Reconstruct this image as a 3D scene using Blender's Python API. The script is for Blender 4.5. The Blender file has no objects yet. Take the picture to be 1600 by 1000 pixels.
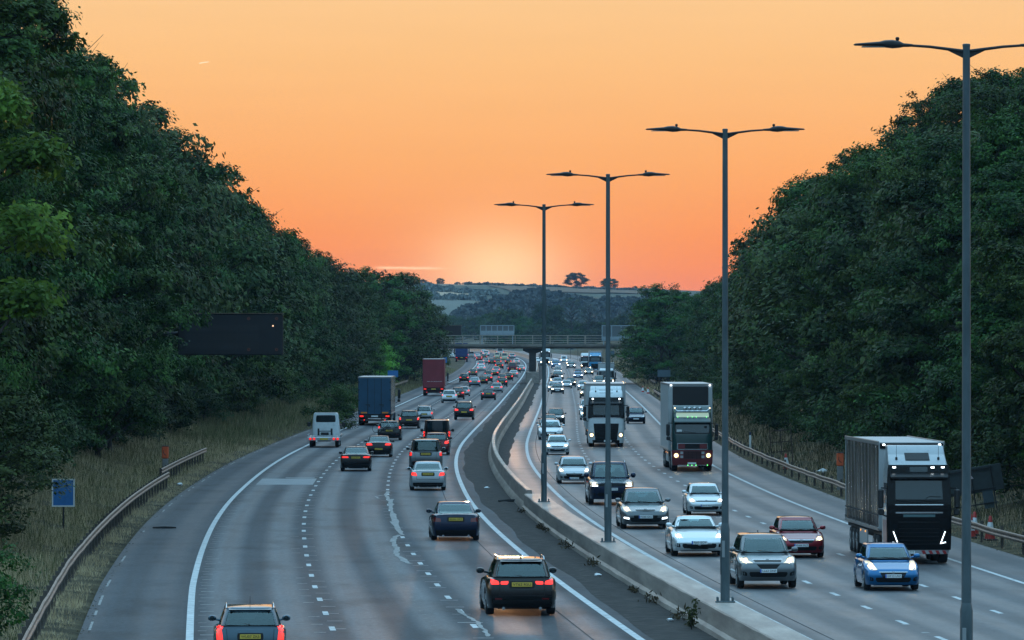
import bpy, bmesh, math, random
import numpy as np
from mathutils import Vector, Matrix
from mathutils.bvhtree import BVHTree

rnd = random.Random(7)
SC = bpy.context.scene
COL = SC.collection
R = math.radians

# ------------------------------------------------------------------ camera
CAM_H = 7.5            # bridge parapet the photo was taken from, metres above the road
FPX = 9500.0           # focal length in photo pixels (1600 wide)
YH = 519.0             # row of the horizon in the photo
cam_d = bpy.data.cameras.new('camera')
cam = bpy.data.objects.new('camera', cam_d)
COL.objects.link(cam)
cam.location = (0, 0, CAM_H)
cam.rotation_euler = (R(90), 0, 0)
cam_d.sensor_width = 36
cam_d.lens = 36 * FPX / 1600
cam_d.shift_y = (YH - 500) / 1600
cam_d.clip_start = 1
cam_d.clip_end = 30000
SC.camera = cam

# ------------------------------------------------------------------ sky
SUN_AZ = -0.0022       # radians left of the view axis
SUN_EL = R(.45)
world = bpy.data.worlds.new('World')
SC.world = world
world.use_nodes = True
wn = world.node_tree
wn.nodes.clear()
def N(t, kind, **kw):
    n = t.nodes.new(kind)
    for k, v in kw.items():
        setattr(n, k, v)
    return n
def link(t, a, b):
    t.links.new(a, b)
def math_n(t, op, a, b=None, c=None, clamp=False):
    n = N(t, 'ShaderNodeMath', operation=op, use_clamp=clamp)
    for i, v in enumerate((a, b, c)):
        if v is None: continue
        if isinstance(v, (int, float)): n.inputs[i].default_value = v
        else: link(t, v, n.inputs[i])
    return n.outputs[0]
def ramp(t, fac, stops, interp='LINEAR'):
    n = N(t, 'ShaderNodeValToRGB')
    n.color_ramp.interpolation = interp
    e = n.color_ramp.elements
    while len(e) > 1: e.remove(e[-1])
    e[0].position = stops[0][0]; e[0].color = (*stops[0][1], 1)
    for p, c in stops[1:]:
        x = e.new(p); x.color = (*c, 1)
    if fac is not None: link(t, fac, n.inputs[0])
    return n.outputs[0]
def mixc(t, fac, a, b, mode='MIX'):
    n = N(t, 'ShaderNodeMix', data_type='RGBA', blend_type=mode)
    if isinstance(fac, (int, float)): n.inputs[0].default_value = fac
    else: link(t, fac, n.inputs[0])
    for s, v in ((6, a), (7, b)):
        if isinstance(v, tuple): n.inputs[s].default_value = (*v, 1)
        else: link(t, v, n.inputs[s])
    return n.outputs[2]

def build_sky():
    t = wn
    tc = N(t, 'ShaderNodeTexCoord')
    sep = N(t, 'ShaderNodeSeparateXYZ')
    link(t, tc.outputs['Generated'], sep.inputs[0])
    x, y, z = sep.outputs
    # low western sky: orange at the horizon, straw yellow a few degrees up, pale blue above
    zz = math_n(t, 'POWER', math_n(t, 'MAXIMUM', z, 0.0), 0.5)
    q = lambda v: math.sqrt(v)
    west = ramp(t, zz, [
        (0.0, (1.10, .215, .025)), (q(.008), (1.10, .24, .034)), (q(.016), (1.07, .31, .062)), (q(.028), (1.04, .43, .128)),
        (q(.045), (1.02, .55, .215)), (q(.060), (1.0, .62, .29)), (q(.12), (.95, .74, .52)),
        (q(.25), (.62, .82, .98)), (q(.5), (.70, 1.16, 1.52)), (1.0, (.72, 1.36, 1.90))])
    east = ramp(t, zz, [
        (0.0, (.07, .10, .15)), (q(.06), (.12, .18, .26)), (q(.18), (.26, .42, .56)), (q(.35), (.48, .88, 1.18)), (1.0, (.72, 1.36, 1.90))])
    az = N(t, 'ShaderNodeMapRange', interpolation_type='SMOOTHSTEP')
    link(t, y, az.inputs[0]); az.inputs[1].default_value = -.1; az.inputs[2].default_value = .9
    c = mixc(t, az.outputs[0], east, west)
    # the glow where the sun has just gone behind the hill
    dx = math_n(t, 'MULTIPLY', math_n(t, 'SUBTRACT', x, SUN_AZ), 1 / .0105)
    dz = math_n(t, 'MULTIPLY', math_n(t, 'SUBTRACT', z, .0095), 1 / .0075)
    d2 = math_n(t, 'ADD', math_n(t, 'MULTIPLY', dx, dx), math_n(t, 'MULTIPLY', dz, dz))
    g = math_n(t, 'MULTIPLY', math_n(t, 'EXPONENT', math_n(t, 'MULTIPLY', d2, -1.0)), math_n(t, 'GREATER_THAN', y, 0.0))
    c = mixc(t, g, c, (1.40, .80, .36))
    # a broad, faint brightening round it
    d3 = math_n(t, 'EXPONENT', math_n(t, 'MULTIPLY', d2, -.12))
    c = mixc(t, math_n(t, 'MULTIPLY', math_n(t, 'MULTIPLY', d3, .22), math_n(t, 'GREATER_THAN', y, 0.0)), c, (1.0, .58, .25))
    # a lit streak of low cloud left of the glow, and a short vapour trail higher up
    def streak(x0, x1, z0, slope, th, col, amt, c):
        zc = math_n(t, 'ADD', z, math_n(t, 'MULTIPLY', math_n(t, 'SUBTRACT', x, x0), -slope))
        mp_ = N(t, 'ShaderNodeMapping'); mp_.inputs['Scale'].default_value = (900, 0, 2600); link(t, tc.outputs['Generated'], mp_.inputs[0])
        n_ = N(t, 'ShaderNodeTexNoise'); n_.inputs['Scale'].default_value = 1; n_.inputs['Detail'].default_value = 4; link(t, mp_.outputs[0], n_.inputs[0])
        dz_ = math_n(t, 'MULTIPLY', math_n(t, 'ADD', math_n(t, 'SUBTRACT', zc, z0), math_n(t, 'MULTIPLY', math_n(t, 'SUBTRACT', n_.outputs[0], .5), th * 1.6)), 1 / th)
        e = math_n(t, 'EXPONENT', math_n(t, 'MULTIPLY', math_n(t, 'MULTIPLY', dz_, dz_), -1.0))
        a_ = N(t, 'ShaderNodeMapRange', interpolation_type='SMOOTHSTEP'); link(t, x, a_.inputs[0]); a_.inputs[1].default_value = x0; a_.inputs[2].default_value = x0 + (x1 - x0) * .2
        b_ = N(t, 'ShaderNodeMapRange', interpolation_type='SMOOTHSTEP'); link(t, x, b_.inputs[0]); b_.inputs[1].default_value = x1; b_.inputs[2].default_value = x1 - (x1 - x0) * .35
        k = math_n(t, 'MULTIPLY', math_n(t, 'MULTIPLY', e, amt), math_n(t, 'MULTIPLY', a_.outputs[0], math_n(t, 'MULTIPLY', b_.outputs[0], math_n(t, 'GREATER_THAN', y, 0.0))))
        return mixc(t, k, c, col)
    c = streak(-.0235, -.0095, .01062, -.012, .00022, (1.25, .74, .38), .9, c)
    c = streak(-.0515, -.0495, .0441, .16, .00009, (1.2, 1.0, .72), .8, c)
    # thin veils of high cloud
    mp = N(t, 'ShaderNodeMapping'); mp.inputs['Scale'].default_value = (30, 30, 260)
    link(t, tc.outputs['Generated'], mp.inputs[0])
    nz = N(t, 'ShaderNodeTexNoise'); nz.inputs['Scale'].default_value = 1.0; nz.inputs['Detail'].default_value = 5
    link(t, mp.outputs[0], nz.inputs[0])
    v = N(t, 'ShaderNodeMapRange'); link(t, nz.outputs[0], v.inputs[0])
    v.inputs[1].default_value = .35; v.inputs[2].default_value = .75; v.inputs[3].default_value = -.012; v.inputs[4].default_value = .012
    c = mixc(t, 1.0, c, mixc(t, 1.0, (1, 1, 1), v.outputs[0], 'ADD'), 'MULTIPLY')
    bg = N(t, 'ShaderNodeBackground'); bg.inputs[1].default_value = 1.0
    link(t, c, bg.inputs[0])
    # physically based dusk light on top of the gradient
    sky = N(t, 'ShaderNodeTexSky', sky_type='NISHITA', sun_disc=False)
    sky.sun_elevation = SUN_EL; sky.sun_rotation = SUN_AZ
    b2 = N(t, 'ShaderNodeBackground'); b2.inputs[1].default_value = .05
    link(t, sky.outputs[0], b2.inputs[0])
    add = N(t, 'ShaderNodeAddShader')
    link(t, bg.outputs[0], add.inputs[0]); link(t, b2.outputs[0], add.inputs[1])
    out = N(t, 'ShaderNodeOutputWorld')
    link(t, bg.outputs[0], out.inputs[0])
    return bg
build_sky()

sun_d = bpy.data.lights.new('sun', 'SUN')
sun_d.energy = 2.0
sun_d.angle = R(.6)
sun_d.color = (1, .52, .24)
sun = bpy.data.objects.new('sun', sun_d)
COL.objects.link(sun)
sun.location = (0, 600, 60)
sun.rotation_euler = (R(90) - SUN_EL + R(0), 0, R(180) - SUN_AZ)
# the lamp shines along its -Z: from the west (in front of the camera) towards the camera
sun.rotation_euler = Vector((-math.sin(SUN_AZ), -math.cos(SUN_EL), -math.sin(SUN_EL))).to_track_quat('-Z', 'Y').to_euler()

SC.view_settings.view_transform = 'Standard'
SC.view_settings.look = 'None'
SC.view_settings.exposure = 0
SC.view_settings.gamma = 1
SC.render.engine = 'CYCLES'
SC.cycles.use_denoising = True
SC.cycles.max_bounces = 8
SC.cycles.diffuse_bounces = 3
SC.cycles.glossy_bounces = 3
SC.cycles.transmission_bounces = 3
SC.cycles.transparent_max_bounces = 6
SC.cycles.volume_bounces = 0
SC.cycles.sample_clamp_indirect = 4

# ------------------------------------------------------------------ helpers
class MB:
    """collects faces and links them as ONE mesh object"""
    def __init__(s):
        s.v = []; s.f = []; s.uv = None
    def add(s, vs, fs):
        n = len(s.v)
        s.v += [tuple(p) for p in vs]
        s.f += [tuple(i + n for i in f) for f in fs]
        return s
    def box(s, c, d, rz=0, bev=0.0):
        """box of full size d centred at c; bev cuts its long vertical and horizontal edges"""
        hx, hy, hz = d[0] / 2, d[1] / 2, d[2] / 2
        if bev <= 0:
            vs = [(x, y, z) for z in (-hz, hz) for x, y in ((-hx, -hy), (hx, -hy), (hx, hy), (-hx, hy))]
            fs = [(3, 2, 1, 0), (4, 5, 6, 7), (0, 1, 5, 4), (1, 2, 6, 5), (2, 3, 7, 6), (3, 0, 4, 7)]
        else:
            b = min(bev, hx * .9, hy * .9, hz * .9)
            ring = lambda ix, iy: [(-hx + ix, -hy + iy + b), (-hx + ix + b, -hy + iy), (hx - ix - b, -hy + iy), (hx - ix, -hy + iy + b),
                               (hx - ix, hy - iy - b), (hx - ix - b, hy - iy), (-hx + ix + b, hy - iy), (-hx + ix, hy - iy - b)]
            vs = []
            for z, i in ((-hz, b), (-hz + b, 0), (hz - b, 0), (hz, b)):
                vs += [(x, y, z) for x, y in ring(i, i)]
            fs = [tuple(range(7, -1, -1)), tuple(range(24, 32))]
            for k in range(3):
                for j in range(8):
                    fs.append((k * 8 + j, k * 8 + (j + 1) % 8, (k + 1) * 8 + (j + 1) % 8, (k + 1) * 8 + j))
        cs, sn = math.cos(rz), math.sin(rz)
        return s.add([(c[0] + x * cs - y * sn, c[1] + x * sn + y * cs, c[2] + z) for x, y, z in vs], fs)
    def tube(s, pts, r, n=8, cap=True):
        """round bar along a polyline, radius per point or one for all"""
        pts = [Vector(p) for p in pts]
        rr = r if isinstance(r, (list, tuple)) else [r] * len(pts)
        vs, fs = [], []
        for i, p in enumerate(pts):
            a = pts[max(i - 1, 0)]; b = pts[min(i + 1, len(pts) - 1)]
            d = (b - a).normalized()
            u = d.cross(Vector((0, 0, 1)))
            if u.length < 1e-3: u = d.cross(Vector((0, 1, 0)))
            u.normalize(); w = u.cross(d)
            for k in range(n):
                t = 2 * math.pi * k / n
                vs.append(p + (u * math.cos(t) + w * math.sin(t)) * rr[i])
        for i in range(len(pts) - 1):
            for k in range(n):
                fs.append((i * n + k, i * n + (k + 1) % n, (i + 1) * n + (k + 1) % n, (i + 1) * n + k))
        if cap:
            fs.append(tuple(range(n - 1, -1, -1))); fs.append(tuple(range((len(pts) - 1) * n, len(pts) * n)))
        return s.add(vs, fs)
    def lathe(s, prof, c, axis='x', n=20):
        """revolve [(r, t)] round an axis through c"""
        vs, fs = [], []
        for r, t in prof:
            for k in range(n):
                a = 2 * math.pi * k / n
                p, q = r * math.cos(a), r * math.sin(a)
                vs.append((c[0] + t, c[1] + p, c[2] + q) if axis == 'x' else (c[0] + p, c[1] + t, c[2] + q) if axis == 'y' else (c[0] + p, c[1] + q, c[2] + t))
        for i in range(len(prof) - 1):
            for k in range(n):
                fs.append((i * n + k, i * n + (k + 1) % n, (i + 1) * n + (k + 1) % n, (i + 1) * n + k))
        fs.append(tuple(range(n - 1, -1, -1))); fs.append(tuple(range((len(prof) - 1) * n, len(prof) * n)))
        return s.add(vs, fs)
    def loft(s, rings, close=True, caps=True):
        n = len(rings[0]); vs = [p for r in rings for p in r]; fs = []
        for i in range(len(rings) - 1):
            for k in range(n if close else n - 1):
                fs.append((i * n + k, i * n + (k + 1) % n, (i + 1) * n + (k + 1) % n, (i + 1) * n + k))
        if caps and close:
            fs.append(tuple(range(n - 1, -1, -1))); fs.append(tuple(range((len(rings) - 1) * n, len(rings) * n)))
        return s.add(vs, fs)
    def prism(s, poly, y0, y1, axis='y'):
        """extrude a polygon given in the plane across an axis"""
        m = {'y': lambda p, t: (p[0], t, p[1]), 'x': lambda p, t: (t, p[0], p[1]), 'z': lambda p, t: (p[0], p[1], t)}[axis]
        n = len(poly)
        vs = [m(p, y0) for p in poly] + [m(p, y1) for p in poly]
        fs = [tuple(range(n - 1, -1, -1)), tuple(range(n, 2 * n))] + [(i, (i + 1) % n, n + (i + 1) % n, n + i) for i in range(n)]
        return s.add(vs, fs)
    def mirror(s):
        n = len(s.v)
        s.v += [(-x, y, z) for x, y, z in s.v]
        s.f += [tuple(i + n for i in reversed(f)) for f in list(s.f)]
        return s
    def mesh(s, name, mat, smooth=None, recalc=True):
        me = bpy.data.meshes.new(name)
        me.from_pydata(s.v, [], s.f)
        if recalc:
            bm = bmesh.new(); bm.from_mesh(me)
            bmesh.ops.recalc_face_normals(bm, faces=bm.faces)
            bm.to_mesh(me); bm.free()
        if mat is not None: me.materials.append(mat)
        if smooth is not None:
            me.polygons.foreach_set('use_smooth', [True] * len(me.polygons))
            me.set_sharp_from_angle(angle=R(smooth))
        me.update()
        return me
    def build(s, name, mat, parent=None, smooth=None, recalc=True):
        return obj(name, s.mesh(name, mat, smooth, recalc), parent)

def obj(name, me, parent=None):
    o = bpy.data.objects.new(name, me)
    COL.objects.link(o)
    if parent is not None: o.parent = parent
    return o
def tag(o, label=None, cat=None, group=None, kind=None):
    for k, v in (('label', label), ('category', cat), ('group', group), ('kind', kind)):
        if v: o[k] = v
    return o
def empty(name, loc=(0, 0, 0), rz=0.0):
    o = bpy.data.objects.new(name, None)
    o.empty_display_size = .3
    COL.objects.link(o)
    o.location = loc; o.rotation_euler = (0, 0, rz)
    return o

# ------------------------------------------------------------------ road geometry
def hermite(pts):
    xs = np.array([p[0] for p in pts], float); ys = np.array([p[1] for p in pts], float)
    m = np.gradient(ys, xs)
    def f(x):
        i = int(np.clip(np.searchsorted(xs, x) - 1, 0, len(xs) - 2))
        h = xs[i + 1] - xs[i]; t = (x - xs[i]) / h
        return float((2*t**3 - 3*t*t + 1) * ys[i] + (t**3 - 2*t*t + t) * h * m[i] + (-2*t**3 + 3*t*t) * ys[i+1] + (t**3 - t*t) * h * m[i+1])
    return f
base = hermite([(-60, 15.5), (0, 11.6), (60, 8.0), (100, 5.75), (150, 3.05), (180, 1.55), (210, .2), (240, -.95), (270, -1.85), (300, -2.5), (330, -3.0), (360, -3.3),
                (400, -3.38), (450, -3.05), (500, -2.58), (560, -2.0), (620, -1.45), (700, -.8), (800, 0), (900, .8), (1000, 1.6), (1130, 2.45),
                (1270, 2.8), (1400, 1.9), (1500, .2), (1600, -2.4), (1800, -10), (2000, -21), (2400, -50), (3000, -105), (4000, -220)])
def sstep(a, b, x):
    t = min(1, max(0, (x - a) / (b - a))); return t * t * (3 - 2 * t)
def road_z(Y):
    return 1.6 * sstep(930, 1600, Y)
OFF = {'l_kerb': (-13.75, -12.75), 'l_edge': (-11.0, -10.2), 'l_one': (-7.4, -6.9), 'l_two': (-3.75, -3.5), 'l_in': (0, 0),
       'wall': (2.0, 2.0), 'r_in': (4.1, 4.35), 'r_three': (7.4, 7.9), 'r_two': (10.6, 11.2), 'r_out': (13.8, 14.7), 'r_kerb': (16.4, 17.2)}
def off(k, Y):
    a, b = OFF[k]; return a + (b - a) * min(1, max(0, (Y - 180) / 220))
def edge(k, Y): return base(Y) + off(k, Y)
def depth_at(py, z=None):
    """distance along the road of the ground seen at a photo row"""
    lo, hi = 60.0, 2600.0
    for _ in range(50):
        m = (lo + hi) / 2
        if (CAM_H - (road_z(m) if z is None else z)) * FPX / m > py - YH: lo = m
        else: hi = m
    return lo
def side(px, Y): return (px - 800) * Y / FPX
def heading(Y, d=4.0): return math.atan2(base(Y + d) - base(Y - d), 2 * d)

# ------------------------------------------------------------------ materials
MATS = {}
def mat(name):
    m = bpy.data.materials.new(name); m.use_nodes = True
    MATS[name] = m
    return m, m.node_tree, m.node_tree.nodes['Principled BSDF']
def setp(p, **kw):
    for k, v in kw.items():
        i = p.inputs[k.replace('_', ' ')]
        i.default_value = (*v, 1) if isinstance(v, tuple) and len(v) == 3 else v
def plain(name, col, rough=.5, metal=0.0, spec=.5, noise=.0, scale=4.0, coat=0.0, emit=None, es=0.0):
    m, t, p = mat(name)
    setp(p, Base_Color=col, Roughness=rough, Metallic=metal, Specular_IOR_Level=spec, Coat_Weight=coat)
    if coat: setp(p, Coat_Roughness=.08)
    if noise:
        tc = N(t, 'ShaderNodeTexCoord'); n = N(t, 'ShaderNodeTexNoise'); n.inputs['Scale'].default_value = scale; n.inputs['Detail'].default_value = 6
        link(t, tc.outputs['Object'], n.inputs[0])
        lo = tuple(c * (1 - noise) for c in col); hi = tuple(min(1, c * (1 + noise)) for c in col)
        link(t, ramp(t, n.outputs[0], [(.3, lo), (.7, hi)]), p.inputs['Base Color'])
        mr = N(t, 'ShaderNodeMapRange'); link(t, n.outputs[0], mr.inputs[0]); mr.inputs[3].default_value = max(.03, rough - .1); mr.inputs[4].default_value = min(1, rough + .1)
        link(t, mr.outputs[0], p.inputs['Roughness'])
    if emit: setp(p, Emission_Color=emit, Emission_Strength=es)
    return m
# ------------------------------------------------------------------ setting: materials
def m_asphalt():
    m, t, p = mat('asphalt')
    uv = N(t, 'ShaderNodeUVMap'); sep = N(t, 'ShaderNodeSeparateXYZ'); link(t, uv.outputs[0], sep.inputs[0])
    u, v, _ = sep.outputs
    geo = N(t, 'ShaderNodeNewGeometry')
    # wheel tracks: two polished bands in every lane (u counts lanes from the median)
    fr = math_n(t, 'FRACT', math_n(t, 'ADD', u, 40.0))
    tri = math_n(t, 'ABSOLUTE', math_n(t, 'SUBTRACT', math_n(t, 'FRACT', math_n(t, 'MULTIPLY', fr, 2.0)), .5))   # 0 on a track, .5 between
    trk = N(t, 'ShaderNodeMapRange', interpolation_type='SMOOTHSTEP'); link(t, tri, trk.inputs[0]); trk.inputs[1].default_value = .40; trk.inputs[2].default_value = .10
    run = N(t, 'ShaderNodeMath', operation='LESS_THAN'); link(t, math_n(t, 'ABSOLUTE', math_n(t, 'ADD', u, math_n(t, 'MULTIPLY', math_n(t, 'GREATER_THAN', u, .5), -1.0))), run.inputs[0]); run.inputs[1].default_value = 3.0
    def noise(sx, sy, det=5, rough=.55):
        c = N(t, 'ShaderNodeCombineXYZ'); link(t, math_n(t, 'MULTIPLY', u, sx), c.inputs[0]); link(t, math_n(t, 'MULTIPLY', v, sy), c.inputs[1])
        n = N(t, 'ShaderNodeTexNoise'); n.inputs['Scale'].default_value = 1; n.inputs['Detail'].default_value = det; n.inputs['Roughness'].default_value = rough
        link(t, c.outputs[0], n.inputs[0]); return n.outputs[0]
    big = noise(.9, .03); long_ = noise(9, .02, 4); fine = noise(28, 2.2, 6, .7); mid = noise(2.5, .25, 5, .6)
    c = ramp(t, big, [(.3, (.033, .041, .049)), (.7, (.051, .063, .074))])
    c = mixc(t, math_n(t, 'MULTIPLY', math_n(t, 'MULTIPLY', trk.outputs[0], run.outputs[0]), .62), c, (.128, .142, .152))
    # right-hand carriageway: warm tint of the low sky put into the colour
    c = mixc(t, math_n(t, 'MULTIPLY', math_n(t, 'GREATER_THAN', u, .5), .45), c, (.092, .084, .085))
    hs = math_n(t, 'GREATER_THAN', math_n(t, 'ABSOLUTE', math_n(t, 'SUBTRACT', u, .5)), 3.55)
    c = mixc(t, math_n(t, 'MULTIPLY', hs, .8), c, (.055, .062, .070))
    def mul(c, n, a, b, lo, hi):
        r = N(t, 'ShaderNodeMapRange'); link(t, n, r.inputs[0]); r.inputs[1].default_value = a; r.inputs[2].default_value = b; r.inputs[3].default_value = lo; r.inputs[4].default_value = hi
        return mixc(t, 1.0, c, r.outputs[0], 'MULTIPLY')
    stain = noise(1.6, .11, 3, .5); c = mul(c, stain, .34, .46, .62, 1.0)
    spots = noise(7, 1.6, 2, .4); c = mul(c, spots, .27, .33, .6, 1.0)
    c = mul(c, long_, .3, .7, .74, 1.2); c = mul(c, fine, .3, .72, .66, 1.34); c = mul(c, mid, .25, .45, .84, 1.0)
    # strips of relaid surfacing across the lanes
    w = N(t, 'ShaderNodeTexWhiteNoise', noise_dimensions='1D'); link(t, math_n(t, 'FLOOR', math_n(t, 'MULTIPLY', v, 1 / 34.0)), w.inputs['W'])
    c = mul(c, w.outputs[0], 0, 1, .92, 1.07)
    link(t, c, p.inputs['Base Color'])
    rr = N(t, 'ShaderNodeMapRange'); link(t, math_n(t, 'ADD', math_n(t, 'MULTIPLY', trk.outputs[0], -.35), math_n(t, 'ADD', math_n(t, 'MULTIPLY', mid, .6), math_n(t, 'MULTIPLY', long_, .5))), rr.inputs[0])
    rr.inputs[1].default_value = 0; rr.inputs[2].default_value = 1; rr.inputs[3].default_value = .50; rr.inputs[4].default_value = .82
    link(t, rr.outputs[0], p.inputs['Roughness'])
    side_ = math_n(t, 'GREATER_THAN', u, .5)
    link(t, math_n(t, 'ADD', math_n(t, 'MULTIPLY', side_, .22), .18), p.inputs['Specular IOR Level'])
    link(t, math_n(t, 'ADD', rr.outputs[0], math_n(t, 'MULTIPLY', side_, -.12)), p.inputs['Roughness'])
    b = N(t, 'ShaderNodeBump'); b.inputs['Strength'].default_value = .35; b.inputs['Distance'].default_value = .02
    link(t, fine, b.inputs['Height']); link(t, b.outputs[0], p.inputs['Normal'])
    return m
def m_noise2(name, cols, scale, rough=.9, bump=.0, detail=8, coord='Object', stretch=(1, 1, 1), spec=.3):
    m, t, p = mat(name)
    tc = N(t, 'ShaderNodeTexCoord'); mp = N(t, 'ShaderNodeMapping'); mp.inputs['Scale'].default_value = stretch
    link(t, tc.outputs[coord], mp.inputs[0])
    n = N(t, 'ShaderNodeTexNoise'); n.inputs['Scale'].default_value = scale; n.inputs['Detail'].default_value = detail; n.inputs['Roughness'].default_value = .62
    link(t, mp.outputs[0], n.inputs[0])
    k = len(cols) - 1
    link(t, ramp(t, n.outputs[0], [(.28 + .44 * i / k, c) for i, c in enumerate(cols)]), p.inputs['Base Color'])
    setp(p, Roughness=rough, Specular_IOR_Level=spec)
    if bump:
        b = N(t, 'ShaderNodeBump'); b.inputs['Strength'].default_value = 1; b.inputs['Distance'].default_value = bump
        link(t, n.outputs[0], b.inputs['Height']); link(t, b.outputs[0], p.inputs['Normal'])
    return m
M_ASPH = m_asphalt()
M_LINE = m_noise2('road_paint', [(.22, .23, .23), (.50, .51, .51), (.64, .65, .65)], 3.0, .75)
M_WORN = m_noise2('worn_paint', [(.12, .12, .12), (.27, .265, .26), (.44, .43, .42)], 5, .8)
M_SEAL = m_noise2('tar_seam', [(.030, .033, .036), (.058, .063, .068)], 3, .85, spec=.15)
M_PATCH = m_noise2('concrete_patch', [(.16, .165, .175), (.26, .265, .27), (.32, .325, .33)], 2.5, .8, stretch=(.4, 1, 1))
M_DIRT = m_noise2('median_dirt', [(.013, .012, .011), (.030, .027, .025), (.062, .055, .049)], 1.6, .95, .06)
M_CONC = m_noise2('barrier_concrete', [(.11, .092, .080), (.23, .195, .168), (.38, .325, .28)], 1.6, .48, .02, stretch=(1, .12, 1.6), spec=.8)
M_VERGE = m_noise2('verge_soil', [(.020, .022, .012), (.045, .042, .022), (.085, .070, .042)], .5, 1.0, .1)
M_GALV = m_noise2('galvanised_steel', [(.09, .052, .034), (.19, .125, .09), (.30, .225, .18)], 3, .5, spec=.6)
M_GALV.node_tree.nodes['Principled BSDF'].inputs['Metallic'].default_value = .35
M_POLE = m_noise2('column_paint', [(.042, .062, .070), (.072, .098, .108), (.105, .135, .148)], 1.2, .45, stretch=(3, 3, .8))
M_DARK = plain('dark_metal', (.02, .021, .023), .5, .3)
M_BLACK = plain('black_plastic', (.012, .012, .013), .45)
M_RUBBER = plain('tyre_rubber', (.018, .018, .019), .85)
M_WHITE = plain('white_plastic', (.72, .73, .73), .5, noise=.1)
M_BLUESIGN = plain('blue_sign_face', (.03, .16, .42), .5, noise=.12, scale=6)
M_GREYSIGN = plain('grey_sign_back', (.085, .125, .155), .55, .3, noise=.12)
M_ORANGE = plain('orange_plastic', (.62, .10, .03), .5, noise=.15)
M_POST = plain('weathered_wood', (.075, .062, .052), .9, noise=.3, scale=8)

def m_ground():
    m, t, p = mat('countryside_ground')
    geo = N(t, 'ShaderNodeNewGeometry'); sep = N(t, 'ShaderNodeSeparateXYZ'); link(t, geo.outputs['Position'], sep.inputs[0])
    mp = N(t, 'ShaderNodeMapping'); mp.inputs['Scale'].default_value = (1 / 230, 1 / 420, 0); mp.inputs['Rotation'].default_value = (0, 0, .35)
    link(t, geo.outputs['Position'], mp.inputs[0])
    vo = N(t, 'ShaderNodeTexVoronoi', feature='F1'); vo.inputs['Scale'].default_value = 1; vo.inputs['Randomness'].default_value = .8
    link(t, mp.outputs[0], vo.inputs[0])
    s2 = N(t, 'ShaderNodeSeparateColor'); link(t, vo.outputs['Color'], s2.inputs[0])
    fld = ramp(t, s2.outputs[0], [(0, (.085, .095, .070)), (.35, (.105, .108, .078)), (.6, (.19, .155, .11)), (.8, (.13, .118, .09)), (1, (.22, .185, .135))], 'CONSTANT')  # field tones greyed, with some of the haze in the colour
    n = N(t, 'ShaderNodeTexNoise'); n.inputs['Scale'].default_value = .06; n.inputs['Detail'].default_value = 9; link(t, geo.outputs['Position'], n.inputs[0])
    nr = N(t, 'ShaderNodeMapRange'); link(t, n.outputs[0], nr.inputs[0]); nr.inputs[1].default_value = .3; nr.inputs[2].default_value = .7; nr.inputs[3].default_value = .7; nr.inputs[4].default_value = 1.25
    fld = mixc(t, 1.0, fld, nr.outputs[0], 'MULTIPLY')
    n2 = N(t, 'ShaderNodeTexNoise'); n2.inputs['Scale'].default_value = .55; n2.inputs['Detail'].default_value = 8; link(t, geo.outputs['Position'], n2.inputs[0])
    near = ramp(t, n2.outputs[0], [(.3, (.022, .021, .012)), (.5, (.060, .050, .028)), (.7, (.13, .105, .062))])
    f = N(t, 'ShaderNodeMapRange'); link(t, sep.outputs[1], f.inputs[0]); f.inputs[1].default_value = 1650; f.inputs[2].default_value = 1800
    link(t, mixc(t, f.outputs[0], near, fld), p.inputs['Base Color'])
    setp(p, Roughness=1.0, Specular_IOR_Level=.15)
    return m

# ------------------------------------------------------------------ ground, one sheet out to the hills
def hill(x, Y):
    a = sstep(1900, 3650, Y)
    ridge = 31.9 - .037 * max(-260, min(260, x)) + 1.2 * math.sin(x / 170) + .7 * math.sin(x / 61 + 1)
    roll = 5 * math.sin(Y / 260 + x / 500) * math.sin((Y - 1900) / 1750 * math.pi) if 1900 < Y < 3650 else 0
    back = -8 * sstep(3650, 4600, Y)
    return a * ridge + roll + back
def ground_z(x, Y):
    b = base(Y); s = x - b
    lk, rk = off('l_kerb', Y), off('r_kerb', Y)
    z = road_z(Y)
    if s < lk: d = lk - s
    elif s > rk: d = s - rk
    else: return z - .12
    bank = 4.2 * sstep(1.5, 19, d)
    if Y > 1000:
        f = 1 - sstep(1500, 1900, Y)
        bank = bank * f + (5.5 if s > 0 else 2.5) * sstep(2, 24, d) * f * sstep(1000, 1200, Y)
    wob = .25 * math.sin(Y / 7.3 + s) * sstep(2, 6, d) * math.sin(Y / 19.0)
    return z - .12 + .10 * sstep(0, .6, d) + bank + wob + hill(x, Y) * sstep(20, 60, d)
def build_ground():
    m = MB()
    Ys = list(np.arange(-60, 400, 6)) + list(np.arange(400, 1700, 14)) + list(np.arange(1700, 3600, 45)) + list(np.arange(3600, 4700, 90)) + [5200, 6000, 8000, 11000]
    ds = [.0, .3, .8, 1.5, 2.5, 4, 6, 8.5, 11, 14, 18, 23, 30, 42, 60, 90, 130, 180, 240, 310, 400, 500, 640, 800, 1100, 1600, 2400, 4000]
    nx = None
    for Y in Ys:
        lk, rk = off('l_kerb', Y), off('r_kerb', Y); b = base(min(Y, 4000))
        ss = [lk - d for d in reversed(ds)] + [-6, 0, 2.4, 5, 10] + [rk + d for d in ds]
        nx = len(ss)
        for s in ss: m.v.append((b + s, Y, ground_z(b + s, Y)))
    for j in range(len(Ys) - 1):
        for i in range(nx - 1):
            a = j * nx + i
            m.f.append((a, a + 1, a + nx + 1, a + nx))
    tag(m.build('ground', m_ground(), smooth=60, recalc=False), kind='structure')
build_ground()

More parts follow.
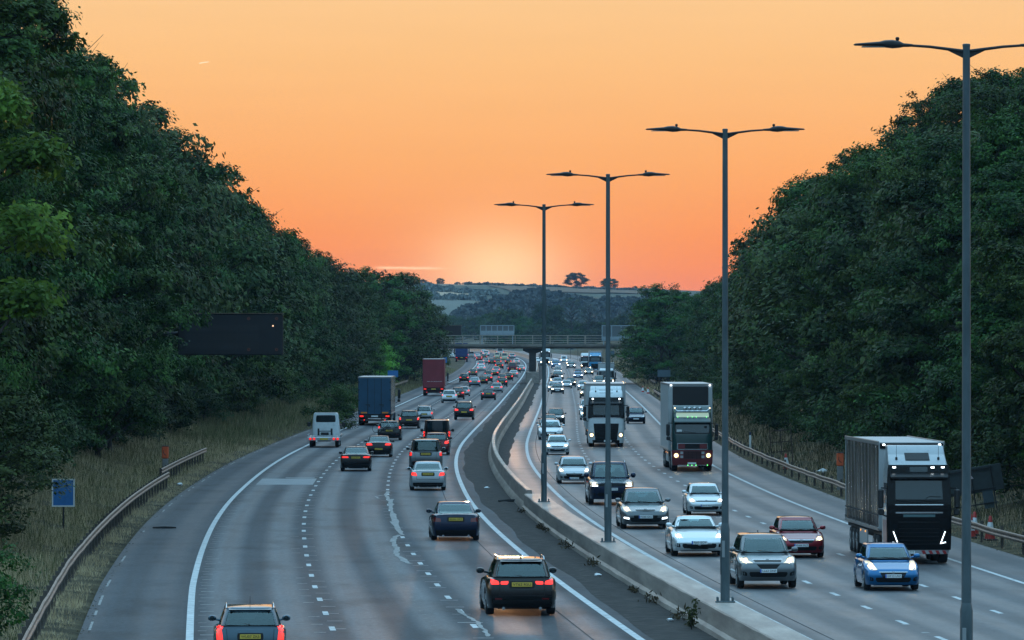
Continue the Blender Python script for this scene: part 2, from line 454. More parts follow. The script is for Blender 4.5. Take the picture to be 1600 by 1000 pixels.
ROAD_Y = list(np.arange(-50, 420, 3.0)) + list(np.arange(420, 1000, 6.0)) + list(np.arange(1000, 2300, 14.0))
def build_road():
    me = bpy.data.meshes.new('motorway')
    keys = [('l_kerb', -3.75), ('l_edge', -3), ('l_one', -2), ('l_two', -1), ('l_in', 0), ('wall', .3), ('r_in', 1), ('r_three', 2), ('r_two', 3), ('r_out', 4), ('r_kerb', 4.75)]
    vs, uvs, fs = [], [], []
    for Y in ROAD_Y:
        for k, u in keys:
            vs.append((edge(k, Y), Y, road_z(Y))); uvs.append((u, Y))
    n = len(keys)
    for j in range(len(ROAD_Y) - 1):
        for i in range(n - 1):
            a = j * n + i; fs.append((a, a + 1, a + n + 1, a + n))
    me.from_pydata(vs, [], fs)
    ul = me.uv_layers.new(name='UVMap')
    for lp in me.loops: ul.data[lp.index].uv = uvs[lp.vertex_index]
    me.materials.append(M_ASPH)
    tag(obj('motorway', me), kind='structure')
build_road()

def strip(m, k, Y0, Y1, s0, s1, dz, step=3.0):
    """a flat band on the road between offsets s0 and s1 from line k"""
    n = max(1, int(math.ceil((Y1 - Y0) / step)))
    vs = []
    for i in range(n + 1):
        Y = Y0 + (Y1 - Y0) * i / n; b = base(Y) if k is None else edge(k, Y); z = road_z(Y) + dz
        vs += [(b + s0, Y, z), (b + s1, Y, z)]
    m.add(vs, [(2*i, 2*i+1, 2*i+3, 2*i+2) for i in range(n)])
def build_markings():
    m = MB()
    for k, w in (('l_edge', .095), ('l_in', .10), ('r_in', .09), ('r_out', .08)):
        strip(m, k, -40, 2200, -w, w, .005, 3.0)
    for k, ph in (('l_one', 153.8), ('l_two', 163.5), ('r_three', 157.2), ('r_two', 163.0)):
        Y = ph - 8.4 * 18
        while Y < 1500:
            strip(m, k, Y - 1.0, Y + 1.0, -.075, .075, .005); Y += 8.4
    tag(m.build('road_markings', M_LINE, recalc=False), kind='structure')
    w = MB()
    r = random.Random(3)
    Y = 100
    while Y < 420:                                     # raised ribs inside the edge line, worn studs beside the lane lines
        a = .35 + r.random() * .1
        if r.random() < .75: strip(w, 'l_edge', Y, Y + .22, .25, .25 + a * r.uniform(.6, 1.1), .006)
        strip(w, 'l_edge', Y + 2.1, Y + 2.25, .2, .42, .006)
        if r.random() < .8: strip(w, 'l_one', Y + 1.3, Y + 1.5, -.5, -.2, .006)
        if r.random() < .7: strip(w, 'l_one', Y + 3.1, Y + 3.3, -.05, .35, .006)
        if r.random() < .55: strip(w, 'l_two', Y + 2.7, Y + 2.9, -.3, .2, .006)
        strip(w, 'l_in', Y + .5, Y + .62, -4.86, -4.72, .006); strip(w, 'l_in', Y + 2.6, Y + 2.7, -4.85, -4.74, .006)
        if r.random() < .35: strip(w, 'r_three', Y + 1, Y + 1.5, -.15, .05, .006)
        Y += 4.2
    for k, s in (('l_kerb', .22), ('r_kerb', -.22)):   # remains of the line along the hard shoulder's outer edge
        Y = 90
        while Y < 1000:
            L = r.uniform(2, 9)
            if r.random() < .40: strip(w, k, Y, Y + L * .7, s - .035, s + .035, .006)
            Y += L + r.uniform(.5, 4)
    # overbanding of a wandering crack beside the second lane line
    cz = [.0065]
    def crack(pts, wd):
        cz[0] += .0007; P = []
        for px, py in pts:
            Y = depth_at(py); P.append(Vector((side(px, Y), Y, 0)))
        Q = []
        for i in range(len(P) - 1):
            for j in range(4): Q.append(P[i].lerp(P[i + 1], j / 4) + Vector((r.uniform(-.04, .04), 0, 0)))
        Q.append(P[-1]); vs = []
        for i, q in enumerate(Q):
            ww = wd * r.uniform(.6, 1.25)
            vs += [(q.x - ww, q.y, cz[0]), (q.x + ww, q.y, cz[0])]
        w.add(vs, [(2*i, 2*i+1, 2*i+3, 2*i+2) for i in range(len(Q) - 1)])
    crack([(641, 881), (633, 878), (625, 871), (618.5, 865), (621, 858), (617.5, 853), (614.5, 846), (617, 840), (624, 836)], .10)
    crack([(628, 836), (622, 826), (619, 815), (616, 806), (611, 797), (612, 788), (606, 780), (603, 773), (606, 768)], .09)
    crack([(623, 830), (613, 815)], .10); crack([(618, 822), (612, 801)], .08); crack([(609, 791), (613, 780)], .08)
    crack([(598, 774), (587, 776), (592, 779)], .06)
    crack([(764, 995), (757, 985), (749, 976), (742, 970), (728, 962), (714, 952)], .06)
    strip(w, 'l_two', 156.8, 157.1, -.35, .3, .006)
    tag(w.build('worn_road_markings', M_WORN, recalc=False), kind='structure')
    d = MB()
    strip(d, 'l_two', 60, 1300, 2.57, 2.61, .004)
    strip(d, 'r_in', 60, 1000, .57, .61, .004)
    r2 = random.Random(8)
    for k in range(7):                                  # joints and tar bands across the lanes
        Y = r2.uniform(150, 420); a = r2.choice(['l_edge', 'l_one', 'l_two', 'r_in', 'r_three', 'r_two'])
        strip(d, a, Y, Y + r2.uniform(.1, .3), .3, 3.1, .0045)
    tag(d.build('tar_seams', M_SEAL, recalc=False), kind='structure')
    q = MB()
    Y0, Y1 = depth_at(757.5), depth_at(748)
    strip(q, 'l_edge', Y0, Y1, .45, 3.25, .0055)
    strip(q, 'l_edge', Y1 + 1.2, Y1 + 2.4, 1.6, 3.1, .0055)
    tag(q.build('road_patch', M_PATCH, recalc=False), kind='structure')
build_markings()

def build_median():
    """strip of dirt either side of the barrier, with a ragged edge"""
    r = random.Random(5); m = MB()
    def dirt(Y0, Y1, fa, fb, n=6, step=1.0):
        k = int((Y1 - Y0) / step); vs = []
        for i in range(k + 1):
            Y = Y0 + i * step
            a, b = fa(Y), fb(Y)
            for j in range(n + 1):
                t = j / n; e = min(t, 1 - t) * 2
                z = road_z(Y) + .004 + .05 * e * (.5 + .5 * math.sin(Y * .9 + j * 2) * math.sin(Y * .37)) + r.random() * .025 * e
                vs.append((base(Y) + a + (b - a) * t, Y, z))
        m.add(vs, [(i*(n+1)+j, i*(n+1)+j+1, (i+1)*(n+1)+j+1, (i+1)*(n+1)+j) for i in range(k) for j in range(n)])
    wob = lambda Y, a: a * (math.sin(Y / 9.0) + math.sin(Y / 3.7 + 2) * .6 + math.sin(Y / 31.0) + r.uniform(-.15, .15)) / 2
    dirt(60, 1300, lambda Y: .50 + wob(Y, .16), lambda Y: 1.98)
    dirt(330, 1300, lambda Y: 2.3, lambda Y: 3.35 + wob(Y, .13) - .5 * (1 - sstep(330, 380, Y)))
    tag(m.build('median_dirt', M_DIRT, smooth=50, recalc=False), kind='structure')
build_median()
# ------------------------------------------------------------------ median barrier
def build_barriers():
    r = random.Random(11)
    def sweep(m, Y0, Y1, prof, step=1.5):
        k = int((Y1 - Y0) / step); rings = []
        for i in range(k + 1):
            Y = Y0 + (Y1 - Y0) * i / k; b = base(Y); z0 = road_z(Y)
            j = [r.uniform(-.008, .008) for _ in prof]
            rings.append([(b + s + j[q], Y, z0 + z + j[q] * .6) for q, (s, z) in enumerate(prof)])
        m.loft(rings)
    t = tag(empty('concrete_barrier', (base(160) + 2.4, 160, 0)), 'wide grey concrete median barrier carrying the lamp columns, flat topped, with dirt along its foot', 'barrier')
    m = MB(); sweep(m, 62, 257, [(1.86, -.05), (1.90, .12), (1.98, .20), (2.0, .64), (2.03, .67), (2.83, .67), (2.86, .64), (2.90, -.05)])
    o = m.build('barrier_wall', M_CONC, smooth=25); o.parent = t; o.matrix_parent_inverse = Matrix.Translation(-Vector(t.location))
    t = tag(empty('concrete_barrier', (base(500) + 2.2, 500, 0)), 'narrow concrete median barrier curving away towards the bridge pier', 'barrier')
    m = MB(); sweep(m, 257.2, 878, [(1.88, -.05), (1.92, .10), (2.06, .28), (2.12, .80), (2.15, .83), (2.31, .83), (2.34, .80), (2.40, .28), (2.52, .10), (2.56, -.05)], 3.0)
    o = m.build('barrier_wall', M_CONC, smooth=25); o.parent = t; o.matrix_parent_inverse = Matrix.Translation(-Vector(t.location))
    t = tag(empty('concrete_barrier', (base(1200) + 2.2, 1200, road_z(1200))), 'distant pale median barrier bending left beyond the bridge', 'barrier')
    m = MB(); sweep(m, 896, 1900, [(1.9, -.05), (2.06, .28), (2.12, .83), (2.34, .83), (2.40, .28), (2.52, -.05)], 8.0)
    o = m.build('barrier_wall', M_CONC, smooth=25); o.parent = t; o.matrix_parent_inverse = Matrix.Translation(-Vector(t.location))
build_barriers()

# ------------------------------------------------------------------ lamp columns
def make_lamp():
    t = empty('street_lamp')
    m = MB(); m.box((0, 0, .02), (.50, .50, .035), bev=.01)
    for sx in (-1, 1):
        for sy in (-1, 1): m.lathe([(.028, 0), (.028, .09), (.012, .10)], (sx * .19, sy * .19, .035), 'z', 8)
    m.build('base_plate', M_POLE, t, 30)
    m = MB(); m.lathe([(.118, .03), (.115, 1.86), (.095, 1.98), (.09, 2.0)], (0, 0, 0), 'z', 20)
    m.build('lower_column', M_POLE, t, 30)
    m = MB(); m.box((-.118, 0, 1.0), (.012, .13, .6), bev=.004); m.box((-.126, -.02, 1.25), (.006, .07, .045))
    m.build('access_door', M_POLE, t)
    m = MB(); m.box((-.045, -.117, 1.35), (.07, .012, .42), bev=.004); m.build('number_tag', plain('tag_grey', (.24, .26, .27), .6), t)
    m = MB(); m.lathe([(.09, 2.0), (.083, 4), (.066, 11.93), (.07, 11.93), (.07, 11.97), (.05, 11.98)], (0, 0, 0), 'z', 20)
    m.build('upper_column', M_POLE, t, 30)
    for sx in (-1, 1):
        m = MB()
        m.tube([(0, 0, 11.84), (sx * .3, 0, 11.88), (sx * .65, 0, 11.925), (sx * 1.02, 0, 11.95)], [.032, .03, .026, .024], 10)
        m.prism([(sx * .05, 11.72), (sx * .36, 11.87), (sx * .05, 11.83)], -.012, .012)
        m.build('arm', M_DARK, t, 40)
        m = MB()
        rings = []
        for x, w, z0, z1 in ((.96, .03, 11.925, 11.975), (1.06, .04, 11.92, 11.985), (1.12, .07, 11.92, 11.99), (1.2, .12, 11.905, 12.03), (1.32, .15, 11.895, 12.05), (1.45, .15, 11.91, 12.045), (1.55, .15, 11.935, 12.02), (1.98, .12, 11.945, 11.985), (2.01, .10, 11.955, 11.97)):
            zc, h = (z0 + z1) / 2, (z1 - z0) / 2
            rings.append([(sx * x, w * math.copysign(abs(math.cos(a)) ** .7, math.cos(a)), zc + h * math.copysign(abs(math.sin(a)) ** .7, math.sin(a))) for a in [2 * math.pi * k / 12 for k in range(12)]])
        m.loft(rings)
        ln = m.build('lantern', M_DARK, t, 40)
        m = MB(); m.lathe([(.02, 12.03), (.035, 12.06), (.035, 12.085), (.02, 12.10)], (sx * 1.23, 0, 0), 'z', 10)
        m.build('photocell', M_DARK, ln, 40)
        m = MB(); m.box((sx * 1.62, 0, 11.925), (.5, .2, .02), bev=.008)
        m.build('lens', plain('lantern_glass', (.3, .32, .32), .25) if 'lantern_glass' not in MATS else MATS['lantern_glass'], ln)
    return t
def kids(o):
    return [c for c in o.children]
def copy_tree(o, parent=None):
    c = o.copy(); COL.objects.link(c)
    if parent is not None:
        c.parent = parent
    for ch in kids(o): copy_tree(ch, c)
    return c
def build_lamps():
    proto = make_lamp()
    spec = [(1510, 108.5, 'nearest twin-armed lamp column, tall grey pole at the right beside the curtain-sided lorry'),
            (1133, 153.8, 'second twin-armed lamp column, its base on the barrier beside the grey crossover car'),
            (950, 197.8, 'third twin-armed lamp column, standing in front of the dark blue pickup'),
            (850, 244.6, 'farthest and shortest looking twin-armed lamp column, nearest to the bridge pier')]
    for i, (px, Y, lab) in enumerate(spec):
        o = proto if i == 0 else copy_tree(proto)
        o.location = (side(px, Y), Y, .668); o.rotation_euler = (0, 0, heading(Y) * .2)
        tag(o, lab, 'street lamp', 'twin armed lamp columns along the central barrier')
build_lamps()

# ------------------------------------------------------------------ guard rails
def guard_rail(Y0, Y1, line, ds, top, label, face, step=2.0):
    """corrugated steel beam on posts; face = +1 when its front looks towards +x"""
    Ym = (Y0 + Y1) / 2
    t = tag(empty('guard_rail', (edge(line, Ym) + ds, Ym, road_z(Ym))), label, 'guard rail')
    inv = Matrix.Translation(-Vector(t.location))
    prof = [(0, -.27), (.045, -.245), (.055, -.19), (.015, -.155), (.015, -.115), (.055, -.08), (.045, -.025), (0, 0)]
    prof = prof + [(x - .008, z) for x, z in reversed(prof)]
    k = max(2, int((Y1 - Y0) / step)); rings = []
    r = random.Random(int(Y0))
    d = ds if callable(ds) else (lambda Y: ds)
    for i in range(k + 1):
        Y = Y0 + (Y1 - Y0) * i / k; w = r.uniform(-.02, .02)
        rings.append([(edge(line, Y) + d(Y) + face * x + w, Y, road_z(Y) + top + z + w * .6) for x, z in prof])
    m = MB(); m.loft(rings)
    o = m.build('rail_beam', M_GALV, smooth=35); o.parent = t; o.matrix_parent_inverse = inv
    p0 = None; n = 0
    Y = Y0 + .8
    while Y < Y1 and n < 95:
        m = MB(); m.box((0, 0, .3), (.10, .12, top + .2)); m.box((face * .06, 0, top - .16), (.06, .1, .2))
        if p0 is None: p0 = m.mesh('post', M_POST)
        o = obj('post', p0); o.location = (edge(line, Y) + d(Y) - face * .10, Y, road_z(Y) + .02); o.parent = t; o.matrix_parent_inverse = inv
        n += 1; Y += max(3.2, (Y1 - Y0) / 95)
    return t
guard_rail(70, 292, 'l_kerb', -.9, .80, 'long rusty steel crash barrier along the left hard shoulder, nearest the camera', 1)
t_ = guard_rail(298, 352, 'l_kerb', -1.5, .82, 'short dark crash barrier behind the left verge bushes, beyond the orange phone post', 1)
guard_rail(770, 850, 'l_kerb', -2.2, .85, 'short pale crash barrier on the dry left bank between the two lorries', 1)
guard_rail(150, 735, 'r_kerb', .40, .62, 'long steel crash barrier along the right hard shoulder below the dark trees', -1, 3.0)
guard_rail(820, 862, 'r_kerb', 2.0, .85, 'short bent crash barrier on the right bank near the bridge', -1)

# ------------------------------------------------------------------ overbridge
def build_bridge():
    Y0, Y1 = 883, 894
    t = tag(empty('road_bridge', (base(888) + 2.2, 888, 0)), 'concrete road bridge crossing over both carriageways with a railed parapet', 'bridge')
    inv = Matrix.Translation(-Vector(t.location))
    def part(name, m, mat_, smooth=None, par=None):
        o = m.build(name, mat_, smooth=smooth)
        if par is None: o.parent = t; o.matrix_parent_inverse = inv
        else: o.parent = par
        return o
    conc = m_noise2('bridge_concrete', [(.10, .088, .074), (.165, .148, .125), (.23, .205, .175)], .5, .85, .02, stretch=(1, 1, .5))
    m = MB(); m.box((3, 888.5, 5.34), (96, 9.6, .46)); part('deck', m, conc)
    for Yf in (Y0 + .2, Y1 - .2):
        m = MB(); m.box((3, Yf, 5.58), (96, .5, .38), bev=.03); part('edge_beam', m, conc)
    px = base(888) + 2.3
    m = MB(); m.prism([(px - .5, 1.7), (px + .5, 1.7), (px + .5, 4.45), (px + .75, 4.5), (px + 1.4, 4.8), (px + 1.4, 5.1), (px - 1.4, 5.1), (px - 1.4, 4.8), (px - .75, 4.5), (px - .5, 4.45)], 884, 893); part('pier', m, m_noise2('pier_concrete', [(.030, .031, .031), (.05, .05, .048), (.075, .073, .07)], .6, .9))
    m = MB(); m.box((px, 888.5, .87), (1.95, 11, 1.75), bev=.08); part('plinth', m, M_CONC)
    for sx in (-1, 1):
        m = MB(); xx = 3 + sx * 40
        m.prism([(xx - 6, -1), (xx + 6, -1), (xx + 6, 5.1), (xx - 6, 5.1)], 884.5, 892.5); part('abutment', m, conc)
    rail_m = m_noise2('parapet_rail', [(.20, .17, .135), (.29, .25, .205), (.36, .315, .26)], 2, .6, spec=.5)
    for Yf in (Y0 + .15, Y1 - .15):
        m = MB()
        for z, h in ((7.0, .09), (6.62, .06), (6.28, .06), (5.95, .06)):
            m.box((3, Yf, z), (92, .07, h), bev=.015)
        rl = part('parapet_rails', m, rail_m)
        m = MB(); m.box((0, 0, .6), (.11, .09, 1.22), bev=.015); me = m.mesh('parapet_post', rail_m)
        for i in range(32):
            o = obj('parapet_post', me); o.location = (-40.5 + i * 2.56, Yf + .09, 5.77); o.parent = t; o.matrix_parent_inverse = inv
build_bridge()

# ------------------------------------------------------------------ signs
def set_child(o, t):
    o.parent = t; o.matrix_parent_inverse = Matrix.Translation(-Vector(t.location)); return o
def framed_panel(m, x0, x1, z0, z1, Y, n, th=.12, bar=.12):
    m.box(((x0 + x1) / 2, Y, z0 + bar / 2), (x1 - x0, th, bar)); m.box(((x0 + x1) / 2, Y, z1 - bar / 2), (x1 - x0, th, bar))
    for i in range(n + 1):
        m.box((x0 + bar / 2 + (x1 - x0 - bar) * i / n, Y, (z0 + z1) / 2), (bar, th, z1 - z0 - 2 * bar - .004))
def build_signs():
    # big unlit message sign hanging over the left hard shoulder
    Y = 350; t = tag(empty('message_sign', (-24.6, Y, 1.0)), 'large unlit dark electronic message sign jutting out of the trees above the left hard shoulder', 'road sign')
    m = MB(); m.box((-16.2, Y, 7.37), (6.05, .45, 2.38), bev=.06); set_child(m.build('display_case', plain('sign_black', (.010, .011, .014), .42)), t)
    m = MB(); m.box((-16.2, Y - .02, 8.585), (6.1, .5, .03)); set_child(m.build('top_flashing', M_GALV), t)
    m = MB()
    for i in range(14):
        for j in range(3): m.box((-18.6 + i * .3, Y - .229, 6.7 + j * .52), (.24, .012, .40))
    set_child(m.build('led_cells', plain('led_cells', (.018, .017, .019), .6)), t)
    for sx, sz in ((-15.15, 8.28), (-13.55, 8.28), (-15.15, 6.5), (-13.55, 6.5)):
        m = MB(); m.lathe([(.10, 0), (.10, -.03), (.07, -.035), (.06, -.01)], (sx, Y - .226, sz), 'y', 14); set_child(m.build('amber_lamp', plain('dull_amber', (.10, .028, .018), .4) if 'dull_amber' not in MATS else MATS['dull_amber'], smooth=30), t)
    m = MB(); m.lathe([(.045, 0), (.045, -.03), (.02, -.035)], (-13.75, Y - .226, 7.86), 'y', 10); set_child(m.build('pilot_light', plain('pilot_glow', (.9, .5, .3), .4, emit=(1, .55, .3), es=1.6)), t)
    m = MB(); m.tube([(-24.6, Y + .6, .4), (-24.6, Y + .6, 8.0)], .22, 14); m.tube([(-24.6, Y + .6, 7.4), (-13.6, Y + .6, 7.4)], .14, 10); m.tube([(-24.6, Y + .6, 5.6), (-21.5, Y + .6, 7.3)], .08, 8); set_child(m.build('cantilever_post', M_DARK, smooth=40), t)
    # gantry signs behind the bridge
    Y = 905; t = tag(empty('message_sign', (-12, Y, 2)), 'dark rectangular message sign above the bridge parapet beside the left trees', 'road sign')
    m = MB(); m.box((-11.0, Y, 7.75), (6.9, .5, 1.5), bev=.05); set_child(m.build('display_case', plain('sign_brown_black', (.025, .018, .018), .5)), t)
    m = MB(); m.box((-11.0, Y - .02, 8.52), (6.95, .55, .05)); set_child(m.build('top_flashing', M_GALV), t)
    for x in (-13.5, -8.6):
        m = MB(); m.box((x, Y + .4, 6.6), (.2, .2, 3.0)); set_child(m.build('post', M_GALV), t)
    pale = plain('pale_sign_frame', (.27, .33, .37), .5, noise=.1)
    for (x0, x1, z0, z1, Y, lab) in ((-4.75, .35, 7.05, 8.55, 905, 'pale blue grey sign frame with window-like panes standing above the middle of the bridge parapet'),
                                     (13.0, 20.0, 6.25, 8.5, 881, 'pale blue grey sign frame with tall panes at the right end of the bridge')):
        t = tag(empty('sign_frame', ((x0 + x1) / 2, Y, 2)), lab, 'road sign')
        m = MB(); framed_panel(m, x0, x1, z0, z1, Y, 6 if x0 < 0 else 5); set_child(m.build('frame', pale), t)
        m = MB(); m.box(((x0 + x1) / 2, Y + .03, (z0 + z1) / 2), (x1 - x0 - .1, .05, z1 - z0 - .1)); set_child(m.build('back_panel', plain('sign_pane', (.12, .14, .15), .35) if 'sign_pane' not in MATS else MATS['sign_pane']), t)
        m = MB(); m.box(((x0 + x1) / 2, Y - .03, z0 + .38), (x1 - x0, .16, .55 if x0 < 0 else .45)); set_child(m.build('lower_panel', pale), t)
        for x in ((x0 + .3, x1 - .25) if x0 < 0 else (x0 + .3, x1 - .25)):
            m = MB(); m.box((x, Y + (.2 if x0 < 0 else .1), 6.9 if x0 < 0 else 6.2), (.16, .16, 3.2 if x0 < 0 else 1.0)); set_child(m.build('post', pale), t)
    def small_sign(name, x, Y, zc, w, h, mat_, label, border=None, cat='road sign', tilt=0.0, posts=1, ring=None):
        g = ground_z(x, Y)
        t = tag(empty(name, (x, Y, g)), label, cat)
        m = MB(); m.box((0, 0, zc - g), (w, .03, h), bev=.012); m.build('panel', mat_, t)
        if border:
            m = MB(); b = .05
            m.box((0, -.02, zc - g + h/2 - b/2), (w, .01, b)); m.box((0, -.02, zc - g - h/2 + b/2), (w, .01, b))
            m.box((-w/2 + b/2, -.02, zc - g), (b, .01, h - 2*b)); m.box((w/2 - b/2, -.02, zc - g), (b, .01, h - 2*b)); m.build('border', border, t)
        for i in range(posts):
            px_ = 0 if posts == 1 else (-w * .35 + i * w * .7)
            m = MB(); m.tube([(px_, .05, -.3), (px_, .05, zc - g + h * .45)], .035, 8); m.build('post', M_DARK, t, 40)
        t.rotation_euler = (0, tilt, 0)
        return t
    small_sign('marker_sign', -16.9, 229, 1.45, .86, 1.05, M_BLUESIGN, 'blue marker sign with a white border on a thin post in the lower left grass', M_WHITE)
    small_sign('marker_sign', -14.3, 730, 2.5, 1.25, .80, M_BLUESIGN, 'small blue sign on the dry left bank between the blue and the red lorry')
    small_sign('marker_sign', -11.0, 1000, 2.9, .6, .9, M_BLUESIGN, 'tiny blue sign just right of the red lorry on the left bank')
    small_sign('road_sign', 17.5, 700, 2.75, 1.5, .8, M_GREYSIGN, 'small grey sign back on the right bank above the white trailer roof', posts=2)
    small_sign('road_sign', 19.2, 1000, 3.9, 1.6, 1.1, M_GREYSIGN, 'small grey sign back low on the right bank under the bridge end', posts=2)
    small_sign('road_sign', 13.6, 1330, 4.6, 2.3, 1.3, M_GREYSIGN, 'distant blue grey sign back seen under the bridge left of the blue lorry', posts=2)
    small_sign('road_sign', 16.5, 1000, 4.0, .7, .9, M_GREYSIGN, 'tiny grey sign back behind the third lamp column under the bridge')
    # stacked grey panels behind the second lamp column
    x, Y = 20.2, 560; g = ground_z(x, Y); t = tag(empty('road_sign', (x, Y, g)), 'tall sign of stacked grey panels half hidden behind the second lamp column', 'road sign')
    for zc, h in ((3.6, .5), (2.95, .6), (2.25, .65), (1.6, .4)):
        m = MB(); m.box((.1, 0, zc - g), (1.3, .04, h), bev=.01); m.build('panel', M_GREYSIGN, t)
    for xx in (-.3, .5):
        m = MB(); m.tube([(xx, .06, -.3), (xx, .06, 3.8 - g)], .04, 8); m.build('post', M_DARK, t, 40)
    # rusty empty frame
    x, Y = 15.35, 345; g = ground_z(x, Y); t = tag(empty('sign_frame', (x, Y, g)), 'rusty empty sign frame leaning on the right verge behind the crash barrier', 'sign frame')
    rust = plain('rusty_steel', (.055, .035, .028), .8, noise=.3, scale=9)
    m = MB()
    for z in (.75, 1.3, 1.95): m.box((0, 0, z), (1.25, .045, .05))
    for xx in (-.6, 0, .6): m.box((xx, .003, 1.15), (.05, .045, 1.8 if xx else 1.2))
    m.build('frame_bars', rust, t); t.rotation_euler = (0, R(-4), 0)
    m = MB(); m.box((-.6, .05, .0), (.07, .07, 1.0)); m.box((.6, .05, .0), (.07, .07, 1.0)); m.build('foot', rust, t)
    # big dark sign seen from behind, leaning
    x, Y = 18.95, 245; g = ground_z(x, Y); t = tag(empty('road_sign', (x, Y, g)), 'big dark leaning sign seen from behind on the right verge, beside the nearest lamp column', 'road sign')
    m = MB(); m.box((-.25, 0, 1.45), (2.6, .04, 1.05), bev=.01); m.build('panel', plain('dark_sign_back', (.030, .042, .045), .6, noise=.2), t)
    m = MB(); m.box((.35, -.025, .62), (.42, .03, .75)); m.build('lower_panel', plain('slate_sign_back', (.05, .075, .09), .6), t)
    m = MB()
    for xx in (-1.3, -.2, .62): m.box((xx, -.045, .9), (.05, .05, 2.1))
    m.box((-.35, -.075, 1.86), (2.1, .04, .05)); m.box((-.35, -.075, 1.03), (2.1, .04, .05)); m.box((-.35, -.075, .45), (2.1, .04, .05)); m.build('frame_bars', M_BLACK, t)
    m = MB(); m.prism([(-.36, 1.52), (-.12, 1.52), (-.24, 1.72)], -.09, -.075); m.build('triangle_sticker', plain('pale_pink', (.45, .36, .38), .6), t)
    t.rotation_euler = (0, R(-9), 0)
    # emergency phones
    for x, Y, z, lab in ((-17.85, 313, 1.62, 'orange topped emergency phone post in the grass at the end of the left crash barrier'), (15.65, 290, 1.75, 'orange topped emergency phone post behind the right crash barrier beside the lorry')):
        g = ground_z(x, Y); t = tag(empty('emergency_phone', (x, Y, g)), lab, 'emergency phone')
        m = MB(); m.box((0, 0, (z - .62) / 2 - .1), (.30, .26, z - .62 + .2), bev=.03); m.build('pedestal', plain('phone_grey', (.19, .185, .18), .6, noise=.15) if 'phone_grey' not in MATS else MATS['phone_grey'], t)
        m = MB(); m.box((0, 0, z - .30), (.34, .30, .62), bev=.04); m.build('phone_box', M_ORANGE, t)
        m = MB(); m.box((0, 0, z + .03), (.36, .33, .05), bev=.02); m.build('cap', M_POST, t)
        m = MB(); m.tube([(-.06, -.16, z - .18), (-.09, -.16, z - .28), (-.02, -.16, z - .40), (.06, -.16, z - .44)], .018, 6); m.build('phone_symbol', M_BLACK, t)
build_signs()

